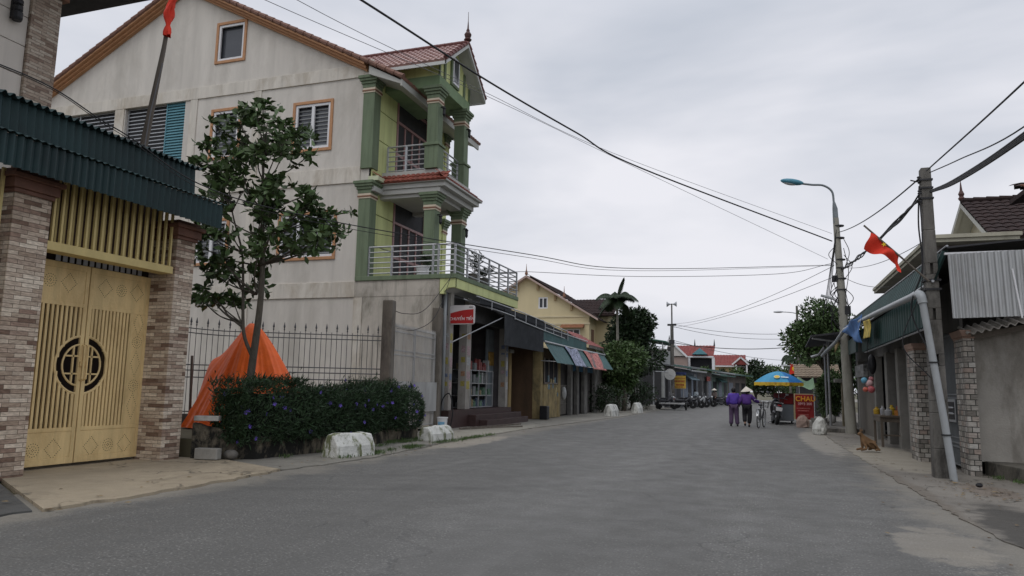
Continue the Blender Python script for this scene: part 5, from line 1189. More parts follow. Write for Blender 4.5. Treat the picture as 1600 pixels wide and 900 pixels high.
# drain pipe and gutter
pvc = mat('pvc_blue_grey', (.33, .35, .36), .38, .08, 3, stain=(.2, .2, .19), stain_amt=.4)
t = thing('drain_pipe', 'blue grey plastic pipe leaning on the near utility pole and running along the awning', 'pipe', (2.9, 14.3, 0))
b = MB(); b.tube([(2.90, 14.0, .0), (2.815, 14.05, 1.0), (2.61, 14.15, 3.02)], .058, 14); b.build('downpipe', pvc, t, smooth='auto')
b = MB(); b.tube(cr_spline([(2.615, 14.14, 2.96), (2.60, 14.18, 3.10), (2.60, 14.38, 3.16)]), .073, 14); b.build('elbow', pvc, t, smooth='auto')
b = MB(); b.tube([(2.60, 14.3, 3.155), (2.66, 20, 3.38), (2.67, 24, 3.50), (2.62, 27.2, 3.55), (2.50, 29.0, 3.25), (2.28, 31.0, 2.98), (2.2, 31.6, 2.86)], .064, 12); b.build('gutter_pipe', pvc, t, smooth='auto')
b = MB(); 
for p, r in (((2.72, 14.10, 1.95), .078), ((2.836, 14.04, .75), .078)): b.lathe([(r, -.012), (r, .012)], p, 12)
b.build('wire_tie', wire_m, t)
# stone pillars with an iron gate
for (x0, y0, x1, y1, z1, lab) in ((3.385, 15.05, 3.56, 15.75, 2.42, 'grey stone clad pillar at the corner of the plain wall, nearest on the right'), (3.05, 17.72, 3.33, 18.55, 2.35, 'grey stone clad pillar left of the near utility pole')):
    t = thing('stone_pillar', lab, 'pillar', ((x0 + x1) / 2, (y0 + y1) / 2, 0), 'grey stone clad pillars on the right')
    b = MB(); b.box(x0, y0, 0, x1, y1, z1); b.build('shaft', grey_stone, t, bevel=.008)
    b = MB(); b.box(x0 - .01, y0 - .01, z1, x1 + .01, y1 + .01, z1 + .03); b.prism([(x0 - .02, z1 + .03), (x1 - .05, z1 + .03), (x1 - .05, z1 + .15), (x0 - .06, z1 + .15)], 'y', y0 - .05, y1 + .03); b.build('cap', mat('terracotta_cap', (.30, .20, .155), .8, .2, 4), t, bevel=.01)
t = thing('iron_gate', 'dark iron barred gate with a small window between the grey stone pillars', 'gate', (3.42, 16.6, 0))
b = MB()
for i in range(24): y = 15.78 + i * .083; b.tube([(3.42, y, .1), (3.42, y, 2.6)], .011, 5)
for z in (.12, .45, .52, .62, 1.35, 1.42, 2.55): b.beam((3.42, 15.74, z), (3.42, 17.74, z), .03, .025)
b.build('bars', mat('gate_iron', (.15, .16, .165), .5, .2, 3), t); b = MB(); b.box(3.46, 15.52, .1, 3.47, 17.74, 2.6); b.build('backing', dark_gr, t)
b = MB(); b.box(3.385, 15.93, .9, 3.40, 16.62, 1.33); w_ = b.build('hatch_frame', steel, t); b = MB(); b.box(3.375, 15.99, .95, 3.384, 16.56, 1.28); q = b.build('hatch_opening', black_m, w_)
b = MB()
for z in (1.06, 1.17): b.tube([(3.37, 15.99, z), (3.37, 16.56, z)], .01, 6); [b.ball((3.365, 16.08 + .13 * j, z), .022, 8, 6) for j in range(4)]
b.build('hatch_bars', steel, w_)
# shop row building on the right
t = thing('shop_row_building', 'dim grey single storey shop row with open fronts under the green canopy', 'building', (4, 23, 0))
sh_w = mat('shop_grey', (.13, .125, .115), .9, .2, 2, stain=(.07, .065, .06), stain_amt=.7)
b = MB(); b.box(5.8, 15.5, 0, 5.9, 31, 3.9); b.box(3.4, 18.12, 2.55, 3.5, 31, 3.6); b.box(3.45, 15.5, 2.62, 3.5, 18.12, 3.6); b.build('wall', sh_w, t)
b = MB(); b.box(3.5, 18.1, 0, 5.8, 30.9, .06); b.build('shop_floor', concrete_dk, t)
for y, w in ((18.15, .3), (20.0, .22), (21.45, .38), (23.3, .42), (25.7, .35), (30.0, .4)): b = MB(); b.box(3.3, y, 0, 3.52, y + w, 2.6); b.build('wall_pier', mat('pier_grey', (.22, .21, .19), .9, .15, 3, stain=(.1, .1, .09), stain_amt=.5), t, bevel=.01)
b = MB()
for i in range(17): b.box(3.5, 18.5, .05 + i * .15, 3.53, 19.95, .05 + i * .15 + .135)
for i in range(16): b.box(3.5, 20.25, .05 + i * .15, 3.53, 21.4, .05 + i * .15 + .135) if i > 10 else None
b.build('roller_shutter', mat('shutter_grey', (.16, .16, .16), .6, .2, 3), t)
b = MB(); b.box(3.3, 26.1, 0, 3.4, 29.95, 1.95); b.build('low_wall', mat('low_wall_brown', (.15, .135, .115), .9, .2, 1.5, streak=.4), t)
b = MB(); b.box(3.0, 25.9, 1.95, 3.42, 28.2, 2.35); b.build('hanging_board', mat('board_mottled', (.17, .17, .165), .9, .8, 6), t)
b = MB(); b.box(3.6, 21.9, 0, 4.6, 23.2, 1.1); b.box(4.4, 24.0, .05, 5.3, 25.6, 1.9); b.box(4.9, 18.6, .05, 5.6, 20.6, 2.1); b.build('interior_shelf', dark_gr, t)
# canopy
t = thing('green_canopy', 'long dark green corrugated canopy with pale posts over the right hand shops', 'canopy', (3, 22, 3))
b = MB(); b.corr((2.86, 14.7, 2.66), (0, 9.8, .0), (0, 0, .68), .30, .035, square=True); b.build('lower_fascia', mat('green_sheet', (.03, .062, .058), .5, .2, 2, streak=.25, stain=(.02, .03, .03), stain_amt=.6), t, smooth='auto')
b = MB(); b.corr((2.84, 14.3, 3.40), (0, 17, .10), (.22, 0, .52), .30, .035, square=True); b.build('upper_fascia', MATS['green_sheet'], t, smooth='auto')
b = MB(); b.add([(3.04, 14.2, 3.95), (9, 14.2, 4.4), (9, 31.3, 4.5), (3.04, 31.3, 4.06)], [(0, 1, 2, 3)]); b.add([(3.04, 14.2, 3.92), (9, 14.2, 4.37), (9, 14.2, 4.4), (3.04, 14.2, 3.95)], [(0, 1, 2, 3)]); o = b.build('roof_sheet', dark_gr, t)
b = MB(); b.tube([(2.82, 14.3, 3.37), (2.82, 31.2, 3.47)], .025, 6); b.tube([(3.06, 14.25, 3.97), (3.06, 31.3, 4.08)], .02, 6); b.tube([(2.9, 14.8, 2.64), (2.9, 24.4, 2.64)], .02, 6)
for y in (18, 21.5, 25, 29): b.tube([(2.9, y, 3.35), (5.5, y, 3.5)], .03, 6)
b.build('support_frame', steel, t)
b = MB(); b.box(2.84, 26.2, 2.75, 2.9, 30.4, 3.25); b.build('fascia_board', MATS['green_sheet'], t)
t = thing('corrugated_panel', 'light grey corrugated metal panel hanging at an angle at the right edge', 'panel', (3.6, 14.1, 2.7))
galv = mat('galv_sheet', (.42, .43, .43), .45, .12, 2, metal=.3, streak=.2, stain=(.22, .2, .18), stain_amt=.5)
b = MB(); b.corr((3.035, 14.05, 2.69), (1.12, .0, .03), (-.02, .0, 1.10), .098, .018, square=True); b.build('sheet', galv, t); b = MB(); b.box(2.98, 14.08, 3.79, 4.4, 14.14, 3.825); b.tube([(4.02, 14.0, 2.68), (3.93, 14.0, 3.5)], .014, 6); b.build('edge_strip', white_frame, t)
# plain wall at the right edge
t = thing('plain_wall_house', 'plain stained render wall with a wavy cement sheet roof edge at the right side', 'house', (5, 15.4, 0))
b = MB(); b.box(3.57, 15.4, .24, 9, 15.6, 2.62); b.build('wall', mat('stained_render', (.33, .31, .275), .95, .22, 1.3, .3, 30, stain=(.10, .085, .065), stain_amt=.7, stain_scale=1), t)
b = MB(); b.prism([(3.68, 15.4), (3.88, 14.3), (4.6, 11.6), (9, 11.6), (9, 15.4)], 'z', 0, .25); b.build('plinth', mat('plinth_dark', (.13, .12, .10), .9, .3, 3, .4, 30, stain=(.02, .02, .02), stain_amt=.95, stain_scale=3), t, bevel=.015)
b = MB(); b.corr((3.42, 14.85, 2.48), (4.6, 0, 1.10), (.0, .70, .16), .13, .026, th=.012); b.build('cement_roof', mat('fibre_cement', (.46, .43, .39), .9, .2, 3, stain=(.08, .08, .07), stain_amt=.7), t, smooth='auto')
b = MB(); b.beam((3.45, 15.2, 2.42), (8, 15.2, 3.42), .05, .09); b.build('rafter', wood_pole, t)
b = MB(); b.tube(cr_spline([(3.50, 15.12, 2.4), (3.55, 15.3, 1.2), (3.6, 15.34, .25)]), .03, 6); b.build('corner_pipe', concrete, t)
# houses behind
t = thing('brown_roof_house', 'house with a dark brown tiled roof and pale gable beyond the grey panel', 'house', (8, 26, 0))
b = MB(); b.box(6.45, 23.3, 0, 16, 30, 5.9); b.prism([(23.3, 5.9), (28.2, 5.9), (25.7, 7.25)], 'x', 6.45, 16); b.build('wall', mat('pale_gable', (.50, .46, .36), .85, .06, 2), t)
b = MB(); b.tiles((5.95, 22.75, 5.72), (11, 0, 0), (0, 2.9, 1.66), .26, .34, .035); b.add([(5.95, 25.65, 7.4), (17, 25.65, 7.4), (17, 28.9, 5.7), (5.95, 28.9, 5.7)], [(0, 1, 2, 3)]); b.build('roof', brown_tile, t)
b = MB()
for y0, z0_ in ((22.75, 5.66), (28.9, 5.66)):
    b.add([(5.93, y0, z0_ - .14), (5.93, 25.65, 7.22), (5.93, 25.65, 7.38), (5.93, y0, z0_ + .04), (6.05, y0, z0_ - .14), (6.05, 25.65, 7.22)], [(0, 1, 2, 3), (0, 4, 5, 1)]); b.add([(5.95, y0, z0_ - .05), (6.5, y0, z0_ - .05), (6.5, 25.65, 7.28), (5.95, 25.65, 7.28)], [(0, 1, 2, 3)])
b.build('bargeboard', soffit, t)
b = MB(); 
for i in range(26): b.tube([(5.95 + i * .35, 25.65, 7.45), (6.3 + i * .35, 25.65, 7.44)], [.09, .075], 8)
b.build('ridge_tiles', brown_tile, t, smooth='auto')
b = MB(); b.lathe([(.07, 0), (.1, .06), (.06, .12), (.09, .2), (.04, .32), (.01, .62)], (5.98, 25.65, 7.45), 10); b.build('finial', mat('finial_brown', (.05, .03, .028)), t)
b = MB(); b.box(4.35, 22, 5.48, 6.4, 33, 5.58); b.box(4.3, 21.95, 5.58, 6.45, 33, 5.68); b.build('flat_canopy', mat('canopy_cream', (.44, .42, .33), .85, .1, 2, stain=(.2, .18, .13), stain_amt=.5), t)
b = MB(); b.box(4.6, 22.6, 5.30, 6.2, 22.8, 5.48); b.box(4.75, 22.4, 4.0, 4.85, 22.5, 5.48); b.box(5.0, 23.5, 4.0, 16, 29, 5.5); b.build('upper_wall', mat('upper_wall_grey', (.30, .27, .25), .9, .1, 2), t)
t = thing('eave_house', 'corner of a dark tiled eave poking in at the top right', 'house', (7, 15, 0))
b = MB(); b.tiles((4.78, 15.9, 5.33), (5, 0, .5), (0, 1.0, .3), .24, .32, .03); b.prism([(4.78, 5.24), (9.7, 5.70), (9.7, 5.82), (4.78, 5.33)], 'y', 15.85, 16.9); b.build('eave', brown_tile, t)
b = MB(); b.tube([(4.82, 15.85, 5.34), (4.66, 15.8, 5.36)], [.05, .01], 6); b.build('eave_tip', brown_line, t); b = MB(); b.box(6.4, 16.2, 3.0, 12, 20, 5.25); b.build('wall', mat('upper_wall_grey', (.3, .27, .25)), t)
# farther right: dark lean-to, posts, bush, sign, cart
t = thing('sheet_lean_to', 'dark flat sheet lean-to on pale pipes beyond the street lamp pole', 'lean-to', (3, 34, 0))
b = MB(); b.add([(1.75, 30.6, 3.62), (6, 30.6, 4.1), (6, 38, 4.1), (1.9, 38, 3.62), (1.75, 30.6, 3.55), (6, 30.6, 4.0), (6, 38, 4.0), (1.9, 38, 3.55)], [(0, 1, 2, 3), (7, 6, 5, 4), (0, 4, 5, 1), (0, 3, 7, 4)]); b.build('roof_sheet', dark_gr, t)
for y in (34, 35.8): MB().tube([(2.6, y, 0), (2.6, y, 3.6)], .05, 8).build('post', steel, t)
b = MB()
b.tube([(1.8, 30.7, 3.5), (2.9, 31, 3.35)], .04, 6); b.tube([(1.9, 33.5, 2.9), (2.2, 33.4, 3.0), (2.4, 33.0, 3.3)], .055, 8); b.build('brace_pipe', steel, t)
b = MB(); b.box(4.2, 31, 0, 9, 39, 3.6); b.build('back_wall', dark_gr, t)
t = thing('mossy_pier', 'mossy ochre masonry pier with a stone cap beside the lamp pole foot', 'pier', (3.2, 33.5, 0)); b = MB(); b.box(3.02, 33.3, 0, 3.3, 33.7, 1.85); b.build('shaft', mat('mossy_ochre', (.20, .17, .11), .9, .3, 3), t); b = MB(); b.box(2.75, 33.2, 1.85, 3.4, 33.8, 2.0); b.build('cap', concrete, t)
far_tree('roadside_bush', 'round dark green bush behind the red food sign', 3.1, 39.5, 2.5, 1.9, .25, 7500, leaf_m, .15, 31, blobs=16, trunk=.05)
far_tree('broad_tree', 'broad green tree overhanging the street behind the lamp pole on the right', 3.1, 44, 6.4, 3.5, 3.0, 10000, leaf_m, .22, 32, blobs=18)
far_tree('broad_tree', 'dark lower tree below the broad one, beside the hanging red flag', 4.6, 54, 5.6, 4.6, 2.0, 6000, leaf_d, .3, 33, blobs=12)
# red food sign
t = thing('food_sign', 'red standing food sign with big yellow letters behind the cart', 'sign', (1.75, 38, .1))
b = MB(); b.obox((1.78, 38.05, .72), (.82, .03, 1.18), rx=R(0)); b.build('board', mat('sign_dark_red', (.33, .03, .03), .6, .25, 3), t)
b = MB(); b.obox((1.74, 38.1, .74), (.90, .02, 1.22), rx=R(0)); b.tube([(1.4, 38.2, .03), (1.42, 38.1, .3)], .015, 6); b.tube([(2.15, 38.2, .03), (2.13, 38.1, .3)], .015, 6); b.build('frame', mat('board_cream', (.5, .42, .25), .7, .2, 3), t)
xd, yd = (1, 0, 0), (0, .0, 1)
text('CHAU', .32, (1.83, 37.93, 1.10), xd, yd, mat('letter_orange', (.80, .38, .04), .6), t, bold=.008); text('0983 200', .165, (1.80, 37.93, .87), xd, yd, mat('letter_pink', (.62, .36, .38), .6), t, bold=.004)
b = MB()
for z, w in ((.66, .6), (.55, .5), (.36, .45), (.26, .5)): b.obox((1.72, 37.96, z), (w, .006, .05))
b.build('small_print', mat('print_salmon', (.45, .13, .12), .7, .5, 14), t)
# food cart under a market umbrella
t = thing('food_cart', 'grey metal food cart with dark red printed side panels under the blue umbrella', 'cart', (.82, 36.2, 0))
b = MB(); b.box(.42, 35.9, .12, 1.22, 36.9, .86); b.build('cabinet', mat('cart_grey', (.25, .27, .29), .4, .08, 3, metal=.2), t, bevel=.015)
b = MB(); b.box(.38, 35.88, .86, 1.25, 36.92, .90); b.box(.40, 35.9, .90, 1.24, 35.92, 1.36); b.box(.40, 35.92, .9, .42, 36.9, 1.36); b.build('printed_panel', mat('panel_maroon', (.20, .035, .04), .6, .5, 7), t)
b = MB(); b.box(.82, 35.885, .9, 1.2, 35.898, 1.16); b.build('red_patch', mat('panel_red', (.4, .03, .03), .6, .2, 7), t)
b = MB(); [b.lathe([(.10, -.025), (.12, -.02), (.12, .02), (.10, .025)], (x, y, .12), 12, 'x') for x in (.5, 1.14) for y in (36.05, 36.75)]; b.build('caster_wheel', rubber, t)
b = MB(); b.tube(cr_spline([(.3, 35.7, .03), (.6, 35.6, .06), (1.2, 35.72, .03)]), .02, 6); b.build('chain', black_m, t)
t = thing('market_umbrella', 'blue market umbrella with a yellow valance and yellow badge over the food cart', 'umbrella', (.58, 35.6, 0))
ub = mat('umbrella_blue', (.02, .17, .46), .65, .12, 3); ul = mat('umbrella_light_blue', (.06, .30, .50), .65, .1, 3); uy = mat('umbrella_yellow', (.74, .50, .05), .65, .12, 6, stain=(.3, .12, .03), stain_amt=.7, stain_scale=6)
ux, uy_ = .60, 35.6; Rr = 1.12
b = MB(); n = 8; ph = R(22.5)
for k in range(n):
    b.mi = 1 if k in (4, 5) else 0
    a0, a1 = ph + k * 2 * math.pi / n, ph + (k + 1) * 2 * math.pi / n
    def fn(u, v):
        a = a0 + (a1 - a0) * u; rr_ = Rr * v * (1 - .05 * math.sin(math.pi * u) * v); chord = math.cos(math.pi / n) / math.cos((u - .5) * 2 * math.pi / n); rr_ *= chord
        return (ux + rr_ * math.cos(a), uy_ + rr_ * math.sin(a), 2.34 - .50 * v ** 1.7)
    b.grid(fn, 6, 8)
b.build('canopy', [ub, ul], t, smooth='auto')
b = MB()
for k in range(n):
    a0, a1 = ph + k * 2 * math.pi / n, ph + (k + 1) * 2 * math.pi / n
    b.grid(lambda u, v: (ux + (Rr + .01) * math.cos(math.pi / n) / math.cos((u - .5) * 2 * math.pi / n) * .95 ** (math.sin(math.pi * u)) * math.cos(a0 + (a1 - a0) * u), uy_ + (Rr + .01) * math.cos(math.pi / n) / math.cos((u - .5) * 2 * math.pi / n) * .95 ** (math.sin(math.pi * u)) * math.sin(a0 + (a1 - a0) * u), 1.84 - (.15 + .02 * math.sin(u * 25)) * v), 6, 1)
b.build('valance', uy, t)
b = MB(); b.tube([(ux, uy_, 0), (ux, uy_, 2.32)], .018, 8); b.ball((ux, uy_, 2.38), .03, 8, 6)
for k in range(n): a = ph + k * 2 * math.pi / n; b.tube([(ux, uy_, 1.95), (ux + .6 * math.cos(a), uy_ + .6 * math.sin(a), 2.12)], .008, 5)
b.build('pole', steel, t)
def on_umb(az_, v): 
    rr_ = Rr * v * .95; return Vector((ux + rr_ * math.cos(az_), uy_ + rr_ * math.sin(az_), 2.34 - .50 * v ** 1.7 + .012))
b = MB(); c0 = on_umb(R(-95), .72); nx = Vector((1, 0, 0)); ny = (on_umb(R(-95), .6) - on_umb(R(-95), .84)).normalized(); nn_ = nx.cross(ny).normalized(); c0 += nn_ * .02
b.add([c0 + nx * .13 * math.cos(a) + ny * .13 * math.sin(a) for a in [i * math.pi / 12 for i in range(24)]], [tuple(range(24))]); b.build('badge', mat('badge_cream', (.75, .65, .35), .6), t)
b = MB(); b.add([c0 + nn_ * .006 + nx * .085 * math.cos(a) + ny * .085 * math.sin(a) for a in [i * math.pi / 12 for i in range(24)]], [tuple(range(24))]); b.build('badge_centre', mat('badge_yellow', (.78, .52, .05), .6), t)
b = MB(); b.add([c0 + nx * x + ny * y for x, y in ((.17, -.06), (.48, -.09), (.48, .0), (.17, .03))], [(0, 1, 2, 3)]); b.build('white_marks', mat('mark_white', (.6, .68, .75), .6, .4, 20), t)
b = MB(); b.obox((2.15, 44, 1.9), (1.0, .8, .5), rz=.3); t = thing('green_awning_cloth', 'pale green tarpaulin awning sagging behind the red food sign', 'awning', (2.15, 44, 0))
b = MB(); b.grid(lambda u, v: (1.75 + u * .85, 43.6 + v * 1.2, 1.72 + .5 * v + .08 * math.sin(u * 6 + v) - .1 * math.sin(math.pi * u)), 10, 8); b.build('cloth', mat('pale_green_cloth', (.30, .45, .28), .8, .1, 3), t, smooth=True)
b = MB(); [MB().tube([(x, 43.7, 0), (x, 43.7, 1.75)], .02, 6).build('post', steel, t) for x in (1.8, 2.55)]
t = thing('tiled_hut', 'low hut with a weathered tan tiled roof behind the blue umbrella', 'hut', (2.6, 50, 0))
b = MB(); b.tiles((1.75, 48, 2.35), (2.6, 0, 0), (0, 1.8, .8), .22, .3, .03); b.build('roof', mat('tan_tile', (.24, .19, .14), .9, .25, 5), t); b = MB(); b.box(1.95, 48.4, 0, 4.2, 52, 2.35); b.build('wall', dark_gr, t)
# boulders, sack, step
for (x, y, r, m, lab, sd_) in ((1.75, 27.3, (.24, .24, .42), MATS['whitewash'], 'whitewashed rough boulder at the pavement edge on the right', 3), (1.42, 32.4, (.26, .22, .34), mat('pink_stone', (.33, .24, .20), .9, .2, 4), 'pinkish stone block at the road edge behind the white boulder', 4)):
    q = MB(); q.ball((x, y, r[2] * .42), r, 12, 8); rr = random.Random(sd_); q.v = [(v[0] + rr.uniform(-.03, .03), v[1] + rr.uniform(-.03, .03), max(0, v[2] + rr.uniform(-.03, .03))) for v in q.v]; solo(q, 'boulder', m, (x, y, 0), lab, 'boulder')
q = MB(); q.lathe([(.16, 0), (.22, .1), (.2, .25), (.10, .36), (.04, .40), (.07, .47)], (2.72, 35.4, .1), 12); solo(q, 'sack', mat('sack_white', (.48, .47, .44), .9, .2, 6, .4, 20), (2.72, 35.4, .1), 'tied white sack beside the bush foot', 'sack', smooth=True)
q = MB(); q.box(1.75, 28.9, 0, 3.3, 31, .16); solo(q, 'stone_step', concrete_dk, (2.5, 30, 0), 'dark low stone step behind the whitewashed boulder', 'step', bevel=.02)
for (x, y, lab, m) in ((2.35, 35.0, 'small round planter pot near the white sack', concrete), (2.05, 34.6, 'flat stone slab leaning beside the pink block', concrete)):
    q = MB(); q.lathe([(.14, 0), (.2, .25), (.22, .28), (.18, .28)], (x, y, .04), 12); solo(q, 'stone_pot', m, (x, y, .04), lab, 'pot')
# street lamp pole
t = thing('street_lamp', 'tall concrete street lamp pole with a curved arm and blue lamp head tangled in wires', 'street lamp', (2.84, 28.6, 0))
b = MB(); b.tube([(2.84, 28.6, 0), (2.74, 28.6, 4), (2.62, 28.6, 7.75)], [.19, .155, .10], 14); b.build('pole', mat('lamp_pole_conc', (.30, .29, .25), .9, .15, 3, .3, 40, streak=.3, stain=(.14, .13, .11), stain_amt=.6), t, smooth='auto')
b = MB(); b.tube([(2.62, 28.6, 7.55), (2.61, 28.6, 8.1), (2.58, 28.6, 8.35)], [.10, .09, .045], 12); b.tube(cr_spline([(2.58, 28.6, 8.3), (2.53, 28.6, 8.75), (2.25, 28.6, 9.0), (1.85, 28.6, 9.06), (1.5, 28.6, 9.13)]), .038, 10); b.build('arm', mat('arm_steel', (.18, .20, .21), .5, .15, 4, metal=.3), t, smooth='auto')
b = MB(); m_ = Matrix.Translation((1.17, 28.6, 9.22)) @ Matrix.Rotation(R(12), 4, 'Y'); q = MB(); q.ball((0, 0, 0), (.42, .17, .115), 18, 10); b.add([m_ @ Vector(v) for v in q.v], q.f); b.build('lamp_head', mat('lamp_blue', (.09, .27, .36), .4, .08, 3), t, smooth=True)
b = MB(); q = MB(); q.ball((-.05, 0, -.065), (.26, .12, .07), 14, 8); b.add([m_ @ Vector(v) for v in q.v], q.f); b.build('lens', mat('lamp_lens', (.55, .57, .57), .3, .05, 3), t, smooth=True)
b = MB(); m_ = Matrix.Translation((2.22, 28.5, 4.83)) @ Matrix.Rotation(R(18), 4, 'Y'); q = MB(); q.box(-.22, -.09, -.03, .22, .09, .04); b.add([m_ @ Vector(v) for v in q.v], q.f); b.tube([(2.4, 28.5, 4.75), (2.72, 28.6, 4.5)], .022, 6); b.build('small_lamp', mat('lamp_grey', (.42, .44, .44), .4, .05), t, bevel=.01)
b = MB(); rr = random.Random(9)
for z in (7.45, 7.0, 6.2, 5.9, 5.5, 5.1): b.lathe([(.17, -.02), (.17, .02)], (2.72, 28.6, z), 10)
b.box(2.42, 28.5, 5.4, 2.60, 28.7, 5.62); b.box(2.78, 28.45, 4.2, 2.98, 28.6, 4.5); b.build('clamps', dark_gr, t)
b = MB()
for i in range(16):
    z0 = rr.uniform(4.6, 7.2); z1 = z0 - rr.uniform(.4, 1.8); sx = rr.choice((-1, 1)); b.tube(cr_spline([(2.7 + sx * .13, 28.5, z0), (2.7 + sx * rr.uniform(.2, .4), 28.45, (z0 + z1) / 2), (2.72 + sx * .12, 28.5, z1)], 6), .013, 5)
for i in range(4): b.tube([(2.62, 28.5, 7.3), (2.35 - i * .10, 28.5, 5.0 - i * .3)], .012, 5)
b.build('cable_tangle', wire_m, t)
# flag on the near pole
t = thing('red_flag', 'red flag with a yellow star drooping from a stick on the near utility pole', 'flag', (2.6, 14.2, 3.5))
b = MB(); b.tube([(2.72, 14.1, 3.34), (2.2, 13.98, 3.85), (1.72, 13.9, 4.33)], .016, 6); b.build('flag_stick', wood_pole, t)
b = MB()
def fl_(u, v):
    p = Vector((1.83, 13.92, 4.22)).lerp(Vector((2.26, 14.0, 3.79)), u); s = .27 * (1 + .12 * math.sin(u * 7) - .25 * math.sin(math.pi * u) + (.35 if u > .9 else 0)) * v
    return (p.x - s * .45 * (1 - u) + .02 * s * u + .015 * math.sin(v * 6 + u * 9), p.y - .06 * math.sin(u * 10 + v * 3) * (.3 + v), p.z - s * (1.15 - .35 * u * u))
b.grid(fl_, 22, 12); b.build('cloth', flag_red, t, smooth=True)
st_ = MB(); c0 = Vector(fl_(.5, .12)) + Vector((0, -.06, 0)); pts = []
for i in range(10): a = i * math.pi / 5 + .6; r_ = .045 if i % 2 == 0 else .018; pts.append(c0 + Vector((math.cos(a) * r_, 0, math.sin(a) * r_)))
st_.add(pts, [tuple(range(10))]); st_.build('star', flag_yel, t)
# cloths on the pipe
def drape(name, fnc, m, label, loc, cat='cloth'):
    q = MB(); q.grid(fnc, 16, 16); o = solo(q, name, m, loc, label, cat, smooth=True); s = o.modifiers.new('thick', 'SOLIDIFY'); s.thickness = .008; return o
drape('blue_cloth', lambda u, v: (2.58 + .05 * math.sin(u * 8 + v * 5), 27.0 - 4.6 * u, (3.62 - .04 * u) - v * (.15 + .55 * u) * (1.15 - .0 * u) + .02 * math.sin(u * 14)), mat('cloth_blue', (.07, .16, .36), .8, .5, 2.2), 'blue and white cloth draped over the pipe under the green canopy', (2.6, 24.5, 3))
drape('yellow_poster', lambda u, v: (2.60 + .02 * math.sin(v * 4), 22.0 - 1.3 * u, 3.36 - .05 * u - v * .47), mat('poster_yellow', (.48, .36, .06), .7, .6, 5), 'yellow printed sheet hanging from the pipe beside the blue cloth', (2.6, 21.3, 3), 'poster')
drape('tan_poster', lambda u, v: (2.58, 30.5 - 1.8 * u, 3.35 + .1 * u - v * .42 * (1 - .3 * u)), mat('poster_tan2', (.38, .29, .13), .7, .3, 5), 'tan printed sheet hanging under the far end of the pipe', (2.6, 29.6, 3), 'poster')
# table of goods
t = thing('stall_table', 'dark wooden table set out in front of the right hand shop', 'table', (3.2, 22.3, .04))
wd = mat('dark_wood', (.11, .09, .07), .8, .3, 5, streak=.3)
b = MB(); b.box(2.84, 21.5, .80, 3.66, 22.95, .85); b.build('tabletop', wd, t, bevel=.006)
for x in (2.88, 3.60):
    for y in (21.56, 22.87): q = MB(); q.box(x - .03, y - .03, .04, x + .03, y + .03, .80); q.build('leg', wd, t)
b = MB(); b.box(2.87, 21.56, .32, 3.62, 21.6, .36); b.box(2.87, 21.54, .68, 3.62, 21.58, .8); b.box(2.85, 21.56, .68, 2.88, 22.9, .8); b.build('apron', wd, t)
rr = random.Random(12)
cols = [(.45, .28, .03), (.35, .35, .36), (.05, .12, .3), (.5, .35, .04), (.06, .2, .28), (.35, .06, .05), (.4, .4, .38), (.12, .1, .2), (.5, .2, .04), (.3, .3, .3)]
names = ['orange tub', 'steel tin', 'dark blue box', 'yellow toy', 'teal bottle', 'red packet', 'white jug', 'purple packet', 'orange packet', 'grey jar']
pos_ = [(2.92, 22.7), (3.02, 22.35), (3.14, 22.6), (3.22, 22.2), (3.30, 22.65), (3.38, 22.1), (3.44, 22.5), (3.54, 22.2), (3.30, 21.8), (3.08, 21.8)]
for i, (c_c, nm) in enumerate(zip(cols, names)):
    x, y = pos_[i]; h = rr.uniform(.12, .30); w = rr.uniform(.06, .10); q = MB()
    if i % 3 != 2: q.lathe([(w * .9, 0), (w, h * .15), (w, h * .65), (w * .45, h * .8), (w * .45, h)], (x, y, .85), 12)
    else: q.obox((x, y, .85 + h / 2), (w * 1.8, w, h), rz=rr.uniform(-.5, .5))
    solo(q, nm.split()[1], mat('goods_' + nm.replace(' ', '_'), c_c, .5, .2, 9), (x, y, .85), nm + ' standing among the goods on the stall table', nm.split()[1], smooth='auto')
b = MB(); b.beam((3.25, 21.7, .85), (3.2, 21.75, 1.35), .015)
for (x, y, z, r_, c_c, lab) in ((2.56, 22, 1.76, .085, (.12, .33, .46), 'blue toy ball hanging left in the bunch over the pavement'), (2.68, 22.0, 1.68, .10, (.55, .36, .36), 'pale pink spotted toy ball in the middle of the hanging bunch'), (2.58, 22, 1.52, .07, (.5, .12, .08), 'small red toy ball hanging lowest in the bunch'), (2.71, 21.9, 1.52, .095, (.42, .10, .11), 'dark red toy ball low in the hanging bunch'), (2.74, 22.1, 1.80, .07, (.42, .16, .17), 'dull pink toy ball at the top of the hanging bunch')):
    q = MB(); q.ball((x, y, z), r_, 14, 10); o = solo(q, 'toy_ball', mat('ball_%d' % int(c_c[0] * 100 + z * 10), c_c, .35, .3, 12), (x, y, z), lab, 'ball', smooth=True)
q = MB(); q.tube(cr_spline([(2.68, 22, 3.0), (2.67, 22, 2.3), (2.66, 22, 1.8)]), .008, 5); q.ball((2.78, 22.1, 2.2), (.11, .11, .28), 10, 8); solo(q, 'black_bag', black_m, (2.7, 22, 2), 'black bag hanging on a cord above the toy balls', 'bag', smooth=True)
# rubbish
rr = random.Random(2)
q = MB(); q.ball((3.02, 13.0, .07), (.05, .06, .035), 8, 6); solo(q, 'bottle_cap_rubbish', black_m, (3.02, 13, .04), 'small black piece of rubbish right of the near pole foot', 'rubbish')
